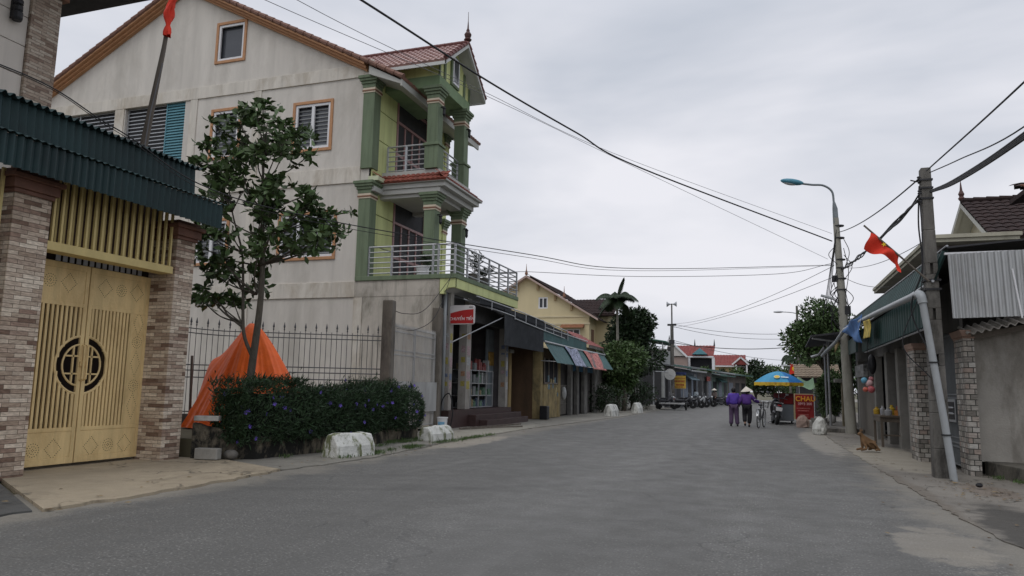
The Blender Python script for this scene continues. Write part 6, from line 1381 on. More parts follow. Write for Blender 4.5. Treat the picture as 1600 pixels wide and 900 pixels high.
# ================================================================== people
def person(name, label, loc, rz, P, M_, hat=None):
    t = thing(name, label, 'person', (0, 0, 0))
    v = P['v']; names = list(v); ix = {k: i for i, k in enumerate(names)}
    E_ = [('pelvis', 'waist'), ('waist', 'chest'), ('chest', 'neck'), ('neck', 'jaw'), ('jaw', 'skull'), ('chest', 'lsh'), ('lsh', 'lel'), ('lel', 'lwr'), ('chest', 'rsh'), ('rsh', 'rel'), ('rel', 'rwr'), ('pelvis', 'lhip'), ('lhip', 'lkn'), ('lkn', 'lan'), ('lan', 'lto'), ('pelvis', 'rhip'), ('rhip', 'rkn'), ('rkn', 'ran'), ('ran', 'rto')]
    rad = dict(pelvis=.12, waist=.105, chest=.12, neck=.048, jaw=.065, skull=.082, lsh=.052, rsh=.052, lel=.038, rel=.038, lwr=.026, rwr=.026, lhip=.08, rhip=.08, lkn=.052, rkn=.052, lan=.034, ran=.034, lto=.03, rto=.03)
    vs = [v[n] for n in names]; es = [(ix[a], ix[b_]) for a, b_ in E_]; rs = [rad[n] for n in names]
    # hands: palm, four fingers and a thumb on each wrist
    for s in 'lr':
        w = Vector(v[s + 'wr']); d = (w - Vector(v[s + 'el'])).normalized(); side = d.cross(Vector((1, 0, 0))); side = side.normalized() if side.length > .1 else Vector((0, 1, 0))
        k = len(vs); vs.append(w + d * .06); rs.append((.02, .03)); es.append((ix[s + 'wr'], k))
        for f_ in range(4): vs.append(w + d * (.14 - .012 * abs(f_ - 1.5)) + side * (.014 * (f_ - 1.5) * 1.3)); rs.append(.009); es.append((k, len(vs) - 1))
        vs.append(w + d * .07 + side * .05); rs.append(.009); es.append((k, len(vs) - 1))
    skin('body', vs, es, rs, M_['skin'], t, 1, root=ix['pelvis'])
    def sub(nm, keys, edges, rd, m, sb=2):
        kx = {k: i for i, k in enumerate(keys)}; return skin(nm, [v[k] if k in v else P['x'][k] for k in keys], [(kx[a], kx[b_]) for a, b_ in edges], [rd[k] for k in keys], m, t, sb)
    sub('jacket', ['chest', 'waist', 'pelvis', 'collar', 'lsh', 'lel', 'lcuff', 'rsh', 'rel', 'rcuff'], [('chest', 'waist'), ('waist', 'pelvis'), ('chest', 'collar'), ('chest', 'lsh'), ('lsh', 'lel'), ('lel', 'lcuff'), ('chest', 'rsh'), ('rsh', 'rel'), ('rel', 'rcuff')],
        dict(chest=(.19, .15), waist=(.20, .155), pelvis=(.205, .16), collar=.085, lsh=.10, rsh=.10, lel=.08, rel=.08, lcuff=.06, rcuff=.06), M_['top'])
    sub('trousers', ['pelvis', 'lhip', 'lkn', 'lcuf', 'rhip', 'rkn', 'rcuf'], [('pelvis', 'lhip'), ('lhip', 'lkn'), ('lkn', 'lcuf'), ('pelvis', 'rhip'), ('rhip', 'rkn'), ('rkn', 'rcuf')],
        dict(pelvis=(.15, .12), lhip=.125, rhip=.125, lkn=.098, rkn=.098, lcuf=.085, rcuf=.085), M_['trousers'])
    b = MB(); sk = Vector(v['skull']); b.ball(sk + Vector((0, -.015, .005)), (.095, .105, .115), 14, 10); b.build('hair', M_['hair'], t, smooth=True)
    # face: nose, ears
    for s in 'lr':
        b = MB(); a = Vector(v[s + 'an']); to = Vector(v[s + 'to']); b.tube([a + Vector((0, -.05, -.035)), a + Vector((0, .02, -.02)), to + Vector((0, .02, -.0))], [.035, .045, .028], 10); b.build('shoe', M_['shoe'], t, smooth=True)
    if hat:
        b = MB(); c = sk + Vector((0, .0, .045)); tip = c + Vector((hat[0], hat[1], .17)); n = 24; R_ = hat[2]; ax_ = (tip - c).normalized(); q = ax_.to_track_quat('Z', 'Y')
        vs2 = [c + q @ Vector((R_ * math.cos(2 * math.pi * i / n), R_ * math.sin(2 * math.pi * i / n), -.02)) for i in range(n)] + [tip] + [c + q @ Vector(((R_ - .02) * math.cos(2 * math.pi * i / n), (R_ - .02) * math.sin(2 * math.pi * i / n), -.03)) for i in range(n)] + [tip - ax_ * .012]
        b.add(vs2, [(i, (i + 1) % n, n) for i in range(n)] + [(n + 1 + (i + 1) % n, n + 1 + i, 2 * n + 1) for i in range(n)] + [(i, n + 1 + i, n + 1 + (i + 1) % n, (i + 1) % n) for i in range(n)])
        b.build('conical_hat', mat('palm_leaf_hat', (.62, .57, .49), .7, .08, 9), t, smooth='auto')
    t.location = loc; t.rotation_euler = (0, 0, rz); return t
skin_m = mat('skin', (.36, .21, .14), .6, .05, 3); hair_m = mat('hair_black', (.015, .012, .012), .5, .2, 9)
vio = mat('jacket_violet', (.095, .05, .34), .8, .2, 6, .4, 14); pur = mat('jacket_purple', (.085, .035, .20), .8, .2, 6, .4, 14)
P1 = dict(v=dict(pelvis=(0, 0, .84), waist=(0, 0, 1.0), chest=(0, .01, 1.18), neck=(0, .03, 1.33), jaw=(0, .055, 1.385), skull=(0, .05, 1.445), lsh=(-.16, .01, 1.24), lel=(-.24, .0, .99), lwr=(-.20, .14, .84), rsh=(.16, .01, 1.24), rel=(.25, -.01, 1.01), rwr=(.20, .15, .9),
                lhip=(-.09, 0, .80), lkn=(-.10, .03, .44), lan=(-.12, -.02, .07), lto=(-.12, .1, .03), rhip=(.09, 0, .80), rkn=(.10, .02, .44), ran=(.13, 0, .07), rto=(.14, .12, .03)),
          x=dict(collar=(0, .03, 1.31), lcuff=(-.205, .12, .86), rcuff=(.205, .13, .92), lcuf=(-.12, -.01, .065), rcuf=(.13, 0, .065)))
person('person', 'walking person with short dark hair in bright violet jacket and plum trousers', (-1.2, 31.45, 0), R(2), P1, dict(skin=skin_m, top=vio, trousers=mat('plum_trousers', (.10, .065, .12), .85, .15, 5, .3, 14), hair=hair_m, shoe=black_m))
P2 = dict(v=dict(pelvis=(0, 0, .84), waist=(0, .02, 1.0), chest=(0, .07, 1.16), neck=(0, .12, 1.29), jaw=(0, .15, 1.34), skull=(-.01, .15, 1.40), lsh=(-.17, .07, 1.21), lel=(-.28, .02, .98), lwr=(-.30, .16, .86), rsh=(.17, .07, 1.21), rel=(.33, .12, 1.03), rwr=(.47, .30, .98),
                lhip=(-.09, 0, .80), lkn=(-.10, .06, .44), lan=(-.08, -.12, .13), lto=(-.08, -.04, .05), rhip=(.09, 0, .80), rkn=(.10, .02, .43), ran=(.07, .0, .07), rto=(.07, .12, .03)),
          x=dict(collar=(0, .11, 1.27), lcuff=(-.3, .14, .88), rcuff=(.45, .28, .985), lcuf=(-.085, -.10, .18), rcuf=(.07, 0, .12)))
person('person', 'walking person in a conical hat, purple jacket and black trousers, pushing the bicycle', (-.69, 31.3, 0), R(-3), P2, dict(skin=skin_m, top=pur, trousers=mat('black_trousers', (.018, .017, .02), .85, .2, 5, .3, 14), hair=hair_m, shoe=black_m), hat=(-.02, -.02, .235))
# ------------------------------------------------------------------ bicycle
def ring(b, c, r, rt, n=28, axis='x', m=8):
    pts = []
    for i in range(n + 1):
        a = 2 * math.pi * i / n; pts.append((c[0], c[1] + r * math.cos(a), c[2] + r * math.sin(a)) if axis == 'x' else (c[0] + r * math.cos(a), c[1], c[2] + r * math.sin(a)))
    b.tube(pts, rt, m, cap=False)
t = thing('bicycle', 'old bicycle with a front basket wheeled along by the person in the conical hat', 'bicycle', (0, 0, 0))
for y, nm in ((-.5, 'rear_wheel'), (.55, 'front_wheel')):
    b = MB(); ring(b, (0, y, .33), .315, .017); o = b.build(nm, rubber, t, smooth=True); b = MB(); ring(b, (0, y, .33), .293, .01)
    for i in range(14): a = i * math.pi / 7; b.tube([(0, y, .33), (0, y + .29 * math.cos(a), .33 + .29 * math.sin(a))], .0025, 4)
    b.build('rim', steel, o, smooth=True)
fm_ = mat('bike_frame', (.05, .05, .055), .4, .1, 5)
b = MB()
for a, c in (((0, -.5, .33), (0, -.08, .30)), ((0, -.08, .30), (0, -.22, .78)), ((0, -.5, .33), (0, -.2, .70)), ((0, -.08, .30), (0, .40, .62)), ((0, .40, .62), (0, .37, .95)), ((0, .42, .6), (0, .55, .33)), ((0, -.2, .7), (0, .39, .75))): b.tube([a, c], .016, 8)
b.tube([(-.06, -.08, .30), (-.06, .05, .2)], .01, 6); b.tube([(.06, -.08, .30), (.06, -.2, .38)], .01, 6); b.box(-.13, .0, .17, -.05, .1, .19); b.box(.05, -.25, .37, .13, -.15, .39)
b.build('frame', fm_, t, smooth='auto')
b = MB(); b.tube(cr_spline([(-.28, .15, .98), (-.24, .30, 1.0), (0, .37, .97), (.24, .30, 1.0), (.28, .15, .98)]), .012, 8); b.build('handlebar', steel, t, smooth=True)
b = MB(); b.ball((0, -.24, .83), (.08, .13, .04), 12, 8); b.build('saddle', black_m, t, smooth=True)
b = MB()
for i in range(9):
    for s_x in (-1, 1): b.tube([(s_x * (.12 + .003 * 9), .45 + i * .028, .95), (s_x * .1, .46 + i * .024, .70)], .004, 4)
for i in range(9): x = -.14 + i * .035; b.tube([(x, .68, .95), (x * .8, .65, .70)], .004, 4); b.tube([(x, .45, .95), (x * .8, .46, .70)], .004, 4)
for z, k in ((.95, 1), (.82, .92), (.70, .82)): b.tube([(-.145 * k, .45, z), (.145 * k, .45, z), (.145 * k, .68, z), (-.145 * k, .68, z), (-.145 * k, .45, z)], .006, 5)
b.build('basket', steel, t)
b = MB(); b.box(-.07, -.62, .68, .07, -.28, .70); b.tube([(.07, -.6, .68), (.03, -.5, .33)], .007, 5); b.tube([(-.07, -.6, .68), (-.03, -.5, .33)], .007, 5); b.grid(lambda u, v: (-.03 + .06 * v, -.5 + .345 * math.cos(2.0 + u * 1.9 - 1.2), .33 + .345 * math.sin(.9 + u * 1.9)), 10, 1); b.build('carrier', steel, t)
t.location = (-.17, 30.95, 0); t.rotation_euler = (0, R(3), R(-10)); t.scale = (1.12, 1.08, 1.08)
# ------------------------------------------------------------------ scooters and motorbikes
def motorbike(label, cat='motorbike', body_c=None, scooter=False, nm='motorbike', group=None):
    t = thing(nm, label, cat, (0, 0, 0), group); bodym = mat('bike_body_%s' % nm, body_c or (.03, .03, .035), .3, .15, 3, spec=.5)
    for y, w in ((-.6, 'rear_wheel'), (.62, 'front_wheel')):
        b = MB(); b.lathe([(.19, -.045), (.26, -.05), (.285, -.03), (.29, 0), (.285, .03), (.26, .05), (.19, .045)], (0, y, .29), 20, 'x'); o = b.build(w, rubber, t, smooth='auto'); b = MB(); b.lathe([(.05, -.06), (.06, -.02), (.185, -.03), (.19, 0), (.185, .03), (.06, .02), (.05, .06)], (0, y, .29), 14, 'x'); b.build('rim', steel, o, smooth='auto')
    b = MB(); b.ball((0, -.42, .62), (.15, .42, .17), 14, 10); b.ball((0, -.05, .42), (.13, .38, .13), 12, 8)
    if scooter: b.ball((0, .42, .62), (.17, .10, .33), 12, 8); b.box(-.14, .05, .30, .14, .4, .36)
    else: b.tube([(0, -.2, .6), (0, .12, .62), (0, .42, .88)], [.10, .09, .07], 10); b.ball((0, .40, .62), (.13, .09, .26), 12, 8)
    b.build('body', bodym, t, smooth=True)
    b = MB(); b.ball((0, -.32, .80), (.13, .40, .065), 14, 8); b.build('seat', black_m, t, smooth=True)
    b = MB(); b.tube([(-.05, .62, .29), (-.05, .45, .85)], .022, 8); b.tube([(.05, .62, .29), (.05, .45, .85)], .022, 8); b.tube(cr_spline([(-.34, .28, .99), (-.2, .38, 1.02), (0, .44, .98), (.2, .38, 1.02), (.34, .28, .99)]), .016, 8)
    b.tube([(.14, -.7, .33), (.15, -.2, .3), (.1, .05, .28)], [.045, .035, .02], 8); b.box(-.1, -.15, .16, .1, .15, .34); b.tube([(.0, -.1, .2), (-.22, -.02, .02)], .012, 6); b.build('engine_and_forks', mat('bike_metal', (.16, .16, .17), .35, .2, 5, metal=.6), t, smooth='auto')
    for s_x in (-1, 1):
        b = MB(); b.tube([(s_x * .22, .36, 1.0), (s_x * .30, .33, 1.15)], .007, 5); b.ball((s_x * .32, .33, 1.18), (.06, .015, .04), 10, 6); b.build('mirror', mat('mirror_grey', (.45, .46, .48), .15, .05, 3), t, smooth=True)
    b = MB(); b.ball((0, .52, .88), (.10, .08, .09), 12, 8); b.build('headlight', mat('headlight_glass', (.55, .57, .58), .1, .05, 3), t, smooth=True)
    b = MB(); b.box(-.10, -.86, .52, .10, -.85, .66); b.build('number_plate', mat('plate_white', (.6, .6, .6), .5, .1, 9), t); b = MB(); b.box(-.06, -.86, .70, .06, -.82, .75); b.build('tail_light', mat('tail_red', (.35, .02, .02), .3, .1, 3), t)
    b = MB(); b.tube([(-.1, -.55, .78), (-.11, -.8, .82), (.11, -.8, .82), (.1, -.55, .78)], .012, 6); b.build('grab_rail', steel, t)
    return t
s1 = motorbike('black scooter with a white number plate parked beside the grey food cart', 'scooter', (.022, .02, .024), True, 'scooter'); s1.location = (.38, 34.95, 0); s1.rotation_euler = (0, R(8), R(6)); s1.scale = (1.3, 1.1, 1.16)
m1 = motorbike('dark motorbike parked just behind the handcart, nearest of the left row', group='motorbikes parked along the left shops')
m2 = motorbike('motorbike with pale silver body standing between the black one and the seated figure', group='motorbikes parked along the left shops', body_c=(.38, .39, .40), nm='parked_motorbike')
m2.location = (-5.25, 64.3, 0); m2.rotation_euler = (0, R(6), R(-70))
m1.location = (-6.9, 55.5, 0); m1.rotation_euler = (0, R(7), R(-60))
spots_ = [(-5.95, 59.5, -75, 'dark motorbike facing the road right of the handcart'), (-5.5, 62.0, -95, 'black motorbike with a pale front, second beyond the handcart'), (-4.9, 67.5, -100, 'motorbike just before the person in the pale conical hat'), (-4.0, 74.0, -60, 'motorbike just beyond the person in the pale conical hat'), (-3.6, 77.5, -110, 'motorbike with pale mirrors near the far end of the row'), (-3.0, 81.5, -80, 'last motorbike of the row, beside the violet jacket in the photo')]
for x, y, a, lab in spots_:
    c = copy_tree(m2 if lab[0] == 'm' and 'pale mirrors' in lab or 'last' in lab else m1); c.location = (x, y, 0); c.rotation_euler = (0, R(6), R(a)); c['label'] = lab
# handcart
t = thing('handcart', 'flat two wheeled handcart with a pale bed parked at the left kerb', 'handcart', (-6.1, 53.4, 0))
b = MB(); b.box(-7.1, 53.2, .42, -5.35, 54.6, .50); b.build('bed', mat('cart_bed', (.36, .36, .35), .7, .15, 5), t)
for x in (-7.15, -5.3): b = MB(); b.lathe([(.1, -.05), (.26, -.06), (.30, -.03), (.30, .03), (.26, .06), (.1, .05)], (x, 53.8, .30), 18, 'x'); b.build('wheel', rubber, t, smooth='auto')
b = MB(); b.tube([(-7.1, 53.8, .3), (-5.3, 53.8, .3)], .03, 6); b.tube([(-6.9, 54.5, .45), (-7.9, 54.2, 1.05)], .02, 6); b.tube([(-6.6, 53.3, .47), (-7.5, 53.2, 1.0)], .02, 6); b.tube([(-7.9, 54.2, 1.05), (-7.5, 53.2, 1.0)], .02, 6); b.build('shafts', dark_gr, t)
P3 = dict(P1); person('person', 'distant person in a pale conical hat standing among the parked motorbikes', (-4.35, 70.3, 0), R(150), P1, dict(skin=skin_m, top=mat('grey_brown_top', (.16, .13, .12), .8, .3, 5), trousers=MATS['black_trousers'], hair=hair_m, shoe=black_m), hat=(0, 0, .26))
person('person', 'distant person in a pale grey top bending over the parked motorbikes', (-5.6, 66.2, 0), R(60), P2, dict(skin=skin_m, top=mat('pale_grey_top', (.26, .30, .32), .8, .2, 5), trousers=mat('navy_trousers', (.03, .04, .07), .8, .2), hair=hair_m, shoe=black_m))
# ------------------------------------------------------------------ dog
t = thing('dog', 'light brown dog lying on the pavement facing the road, head raised', 'dog', (0, 0, 0))
fur = mat('fur_tan', (.21, .125, .065), .9, .25, 14, .5, 60); 
V = dict(hip=(.20, 0, .10), belly=(.08, -.01, .11), chest=(-.08, -.01, .15), neck=(-.12, -.01, .235), head=(-.165, -.02, .295), muz=(-.225, -.035, .278), nose=(-.255, -.04, .272),
         sL=(-.09, -.06, .12), eL=(-.06, -.085, .04), fL=(-.17, -.10, .025), pL=(-.235, -.11, .018), sR=(-.09, .05, .12), eR=(-.07, .06, .04), fR=(-.18, .05, .025), pR=(-.25, .045, .018),
         hk=(.13, -.09, .11), hh=(.22, -.13, .035), hp=(.12, -.145, .02), hk2=(.15, .09, .10), hh2=(.22, .12, .03), hp2=(.12, .13, .02), t1=(.27, .0, .05), t2=(.27, -.10, .025), t3=(.19, -.17, .02))
k = list(V); ix = {a: i for i, a in enumerate(k)}
E_ = [('hip', 'belly'), ('belly', 'chest'), ('chest', 'neck'), ('neck', 'head'), ('head', 'muz'), ('muz', 'nose'), ('chest', 'sL'), ('sL', 'eL'), ('eL', 'fL'), ('fL', 'pL'), ('chest', 'sR'), ('sR', 'eR'), ('eR', 'fR'), ('fR', 'pR'), ('hip', 'hk'), ('hk', 'hh'), ('hh', 'hp'), ('hip', 'hk2'), ('hk2', 'hh2'), ('hh2', 'hp2'), ('hip', 't1'), ('t1', 't2'), ('t2', 't3')]
Rd = dict(hip=.085, belly=.08, chest=.085, neck=.05, head=.045, muz=.026, nose=.016, sL=.04, eL=.028, fL=.018, pL=.02, sR=.04, eR=.028, fR=.018, pR=.02, hk=.05, hh=.022, hp=.02, hk2=.05, hh2=.022, hp2=.02, t1=.022, t2=.018, t3=.01)
skin('body', [V[a] for a in k], [(ix[a], ix[c]) for a, c in E_], [Rd[a] for a in k], fur, t, 2, root=ix['belly'])
for s in (-1, 1):
    b = MB(); c = Vector((-.15, -.02 + s * .028, .325)); b.add([c + Vector((.012, -.014, 0)), c + Vector((.012, .016, 0)), c + Vector((-.014, 0, .0)), c + Vector((.006, s * .010, .06))], [(0, 1, 3), (1, 2, 3), (2, 0, 3), (0, 2, 1)]); b.build('ear', fur, t)
    b = MB(); b.ball((-.195, -.03 + s * .022, .305), .005, 8, 6); b.build('eye', black_m, t)
b = MB(); b.ball((-.268, -.042, .275), (.010, .012, .009), 8, 6); b.build('nose', black_m, t)
t.location = (2.30, 19.85, .04); t.rotation_euler = (0, 0, R(22)); t.scale = (.95, 1.2, 1.42)
# ================================================================== far left: poles, dish, signs, row, red houses
t = thing('speaker_pole', 'tall concrete pole with grey horn loudspeakers above the left shops', 'utility pole', (-6.95, 60, 0))
b = MB(); b.tube([(-6.95, 60, 0), (-6.95, 60, 6.6)], [.19, .13], 10); b.tube([(-6.95, 60, 6.5), (-6.95, 60, 8.35)], .06, 8); b.build('pole', concrete_pole, t, smooth='auto')
for s_, a in ((-1, 0), (1, 0)):
    b = MB(); b.lathe([(.03, 0), (.05, .05), (.09, .15), (.22, .32), (.23, .33), (.20, .33)], (0, 0, 0), 14, 'x'); b.v = [(-6.95 + s_ * (v[0] + .06), 60 + v[1], 8.3 + v[2]) for v in b.v]; b.build('horn_speaker', steel, t, smooth='auto')
b = MB(); b.box(-7.3, 59.9, 6.55, -6.6, 60.1, 6.7); b.box(-7.15, 59.85, 5.1, -6.75, 60.0, 5.4); b.build('crossarm', dark_gr, t)
t = thing('awning_post', 'thin galvanised post standing in a white painted concrete foot on the left kerb', 'post', (-7.45, 52.8, 0))
b = MB(); b.tube([(-7.45, 52.8, 0), (-7.45, 52.8, 2.75)], .06, 8); b.tube([(-7.45, 52.8, 2.7), (-6.75, 55.9, 2.75)], .03, 6); b.build('post', steel, t); b = MB(); b.lathe([(.38, 0), (.40, .3), (.34, .36)], (-7.7, 52.8, 0), 10); b.build('foot', concrete, t)
t = thing('satellite_dish', 'round white satellite dish fixed beside the yellow sign', 'satellite dish', (-6.66, 56, 2.55))
b = MB(); b.lathe([(.42, 0), (.40, .03), (.28, .09), (.0, .12)], (0, 0, 0), 20, 'y'); b.v = [(-6.66 + v[0], 56 + v[1], 2.57 + v[2]) for v in b.v]; b.build('reflector', mat('dish_white', (.50, .50, .48), .5, .08, 4), t, smooth='auto'); b = MB(); b.tube([(-6.66, 56.1, 2.57), (-6.4, 55.55, 2.4)], .015, 5); b.ball((-6.62, 55.6, 2.5), .04, 8, 6); b.tube([(-6.66, 56.1, 2.57), (-6.6, 56.4, 0)], .03, 6); b.build('arm', steel, t)
t = thing('yellow_sign', 'square yellow standing shop sign with red lettering on a thin post', 'sign', (-6.4, 60.4, 0))
b = MB(); b.box(-6.88, 60.35, 1.55, -5.95, 60.42, 2.56); b.build('board', mat('sign_yellow', (.55, .36, .06), .6, .25, 3), t); b = MB(); b.tube([(-6.15, 60.45, 0), (-6.15, 60.45, 1.6)], .03, 6); b.build('post', steel, t)
b = MB(); rr = random.Random(8)
for z, h, x0, x1 in ((2.36, .05, -6.8, -6.0), (2.12, .15, -6.82, -6.05), (1.84, .15, -6.72, -6.1), (1.66, .07, -6.82, -6.2)):
    x = x0
    while x < x1: w = rr.uniform(.06, .12); b.box(x, 60.335, z - h / 2, min(x + w, x1), 60.349, z + h / 2); x += w + .03
b.build('lettering', mat('sign_brown_red', (.32, .07, .03), .6, .2, 5), t)
b = MB(); b.box(-6.7, 60.3, 2.66, -5.9, 60.36, 2.84); solo(b, 'blue_shop_board', mat('board_navy', (.03, .04, .12), .6, .6, 5), (-6.3, 60.3, 2.6), 'small dark blue shop board above the yellow sign', 'sign')
t = thing('green_roof_house', 'house with a flat pale balcony and green sheet roof beyond the dark tree', 'house', (-9, 60, 0))
b = MB(); b.box(-13, 59, 0, -7.5, 64, 4.6); b.box(-9.5, 58.3, 4.5, -7.3, 59, 4.62); b.build('wall', mat('pale_grey_wall', (.34, .35, .34), .85, .15, 2), t)
b = MB(); b.prism([(-11, 5.7), (-7.2, 5.12), (-7.2, 5.2), (-11, 5.8)], 'y', 58, 64.5); b.build('roof', mat('green_roof', (.05, .14, .10), .6, .2, 2), t); b = MB(); b.tube([(-7.5, 58.4, 4.6), (-7.5, 58.4, 5.2)], .05, 6); b.build('post', steel, t)
b = MB(); b.box(-9.4, 58.27, 3.0, -7.6, 58.3, 4.2) if False else b.box(-9.4, 58.9, 0.2, -7.7, 58.96, 3.2); b.build('shutter', dark_gr, t)
# shop row along the bend
rowp = [(-7.6, 59.0), (-6.9, 66.0), (-6.1, 73.0), (-5.2, 80.0), (-4.0, 88.0), (-2.2, 98.0)]
rl = ['grey shuttered shop at the near end of the far left row, behind the yellow sign', 'shop with blue grey doors behind the first parked motorbikes', 'low shop with pale roof edge behind the hatted person', 'low shop with green sheet front at mid row', 'last small shop of the far left row beside the trees']
cols_ = [(.10, .10, .11), (.20, .23, .28), (.14, .14, .14), (.12, .17, .15), (.15, .13, .12)]
for i in range(5):
    a, c = Vector((*rowp[i], 0)), Vector((*rowp[i + 1], 0)); d = (c - a).normalized(); nr = Vector((-d.y, d.x, 0)); up_ = Vector((0, 0, 1))
    t = thing('row_shop', rl[i], 'shop', tuple((a + c) / 2), 'low shops in the far left row'); c2 = c - d * .06
    b = MB(); q = [a, c2, c2 + nr * 5, a + nr * 5]; b.add([p for p in q] + [p + up_ * 3.3 for p in q], [(0, 3, 2, 1), (4, 5, 6, 7), (0, 1, 5, 4), (1, 2, 6, 5), (2, 3, 7, 6), (3, 0, 4, 7)]); b.build('wall', mat('row_wall_%d' % i, cols_[i], .85, .3, 1.5), t)
    b = MB(); zf = (3.35, 3.15, 3.45, 3.05, 3.3)[i]; e = [a - nr * .9 + up_ * zf, c2 - nr * .9 + up_ * (zf + .02), c2 + nr * 5 + up_ * (zf + .9), a + nr * 5 + up_ * (zf + .9)]; b.add(e + [p - up_ * .1 for p in e], [(0, 1, 2, 3), (7, 6, 5, 4), (0, 4, 5, 1), (3, 7, 4, 0), (1, 5, 6, 2)]); b.build('roof', mat('row_roof', (.15, .16, .165), .7, .2, 2), t)
    b = MB(); b.beam(a - nr * .92 + up_ * (zf - .02), c2 - nr * .92 + up_ * zf, .04, .14); b.build('roof_edge', mat('row_edge', (.38, .39, .39) if i in (1, 2) else (.06, .13, .11), .6, .1, 3), t) if i not in (1,) else b.build('roof_edge', steel, t)
    nD = 3
    for j in range(nD):
        p0 = a.lerp(c2, (j + .18) / nD); p1 = a.lerp(c2, (j + .82) / nD); q = [p0 - nr * .02, p1 - nr * .02]; b = MB(); b.add([q[0] + up_ * .05, q[1] + up_ * .05, q[1] + up_ * 2.4, q[0] + up_ * 2.4], [(0, 1, 2, 3)]); b.build('door', [dark_in, mat('door_bluegrey', (.19, .21, .25), .7, .3, 3), dark_gr][(i + j) % 3], t)
for (x, y, z) in ((-6.1, 76, 0),): pass
for (x, y, z, w, h, mm, lab) in ((-6.35, 71.2, 2.75, 1.7, .5, mat('board_white', (.42, .42, .40), .6, .5, 7), 'pale shop board above the person in the far conical hat'), (-5.35, 77.0, 2.6, 1.5, .45, mat('board_red', (.30, .05, .04), .6, .5, 7), 'small red shop board in the middle of the far left row')):
    b = MB(); b.obox((x, y, z), (w, .06, h), rz=R(82)); solo(b, 'shop_board', mm, (x, y, z), lab, 'sign')
for (x, y, lab) in ((-6.0, 68.5, 'slanted pale blue sheet awning near the second far shop'), (-4.2, 83.5, 'slanted dark green sheet awning near the last far shops')):
    b = MB(); b.corr((x, y - 1.8, 2.35), (.35, 3.6, 0), (-.8, .1, .5), .25, .03); solo(b, 'sheet_awning', mat('awning_blue', (.20, .27, .30), .6, .2, 3) if 'blue' in lab else teal_metal, (x, y, 2.3), lab, 'awning')
def red_house(label, x0, x1, y, ze, zr, wallc, dep=9, gable=0):
    t = thing('red_roof_house', label, 'house', ((x0 + x1) / 2, y, 0))
    wm = mat('rh_wall_%d' % int(abs(x0) * 10), wallc, .85, .08, 1)
    b = MB(); b.box(x0 + .2, y, 0, x1 - .2, y + dep, ze); b.build('wall', wm, t)
    b = MB(); rt_ = mat('bright_red_tile', (.23, .05, .042), .6, .2, 3); b.tiles((x0 - .2, y - .6, ze), (x1 - x0 + .4, 0, 0), (0, 3.6, zr - ze), .4, .5, .05); b.build('roof', rt_, t)
    b = MB(); b.box(x0 - .2, y - .66, ze - .18, x1 + .2, y - .56, ze); b.build('eave', white_frame, t); return t
t = red_house('house with red tiled roof, blue dormer and dark loggia above the far row', -10.3, -5.9, 92, 5.55, 7.0, (.50, .44, .36))
b = MB(); b.box(-8.5, 91.9, 3.0, -5.75, 92, 5.3); b.build('loggia', dark_in, t); b = MB(); b.box(-8.7, 91.4, 2.2, -8.45, 91.7, 5.4); b.box(-5.9, 91.4, 2.2, -5.6, 91.7, 5.4); b.build('loggia_column', white_frame, t)
b = MB(); b.box(-8.6, 91.3, 2.2, -5.6, 91.45, 3.0); b.build('balcony_wall', mat('balcony_pale', (.42, .42, .41), .8), t)
b = MB(); b.prism([(-8.2, 5.75), (-6.4, 5.75), (-7.3, 6.5)], 'y', 91.0, 93.5); b.build('dormer', mat('dormer_blue', (.12, .28, .32), .7, .1, 3), t)
b = MB(); b.prism([(-11.4, 5.5), (-8.9, 5.5), (-10.8, 7.35)], 'y', 90.4, 91.8); b.build('front_gable', mat('gable_white', (.50, .47, .44), .8, .1, 2), t); b = MB(); b.beam((-10.8, 90.3, 7.45), (-8.7, 90.3, 5.4), .2, .22); b.beam((-10.8, 90.3, 7.45), (-12, 90.3, 5.9), .2, .22); b.build('gable_edge', white_frame, t); b = MB(); b.box(-11.0, 90.3, 6.1, -10.5, 90.42, 6.6); b.build('gable_vent', dark_gr, t)
b = MB(); b.box(-11.2, 90.6, 3.0, -8.7, 91.8, 5.4); b.build('front_wall', mat('brick_rose', (.33, .25, .22), .85, .1, 3), t)
for x in (-10.8, -8.1, -5.75): b = MB(); b.tube([(x, 94 if x > -10 else 90.4, 6.9 if x > -10 else 7.4), (x, 94 if x > -10 else 90.4, 7.75 if x > -10 else 8.0)], [.12, .02], 6); b.build('finial', dark_gr, t)
t = red_house('cream house with a red tiled roof and small white porch gable, farthest on the left', -6.6, -2.6, 106, 4.9, 6.5, (.55, .44, .24))
b = MB(); b.prism([(-3.9, 5.0), (-2.0, 5.0), (-2.95, 6.0)], 'y', 104.5, 107); b.build('porch_gable', MATS['bright_red_tile'], t); b = MB(); b.beam((-2.95, 104.4, 6.0), (-1.9, 104.4, 5.0), .15, .2); b.beam((-2.95, 104.4, 6.0), (-4.1, 104.4, 5.0), .15, .2); b.box(-3.7, 104.5, 2.5, -3.5, 104.7, 5); b.box(-2.3, 104.5, 2.5, -2.1, 104.7, 5); b.build('porch_frame', white_frame, t); b = MB(); b.box(-3.7, 105.9, 2.9, -3.0, 105.98, 4.6); b.build('door', dark_in, t)
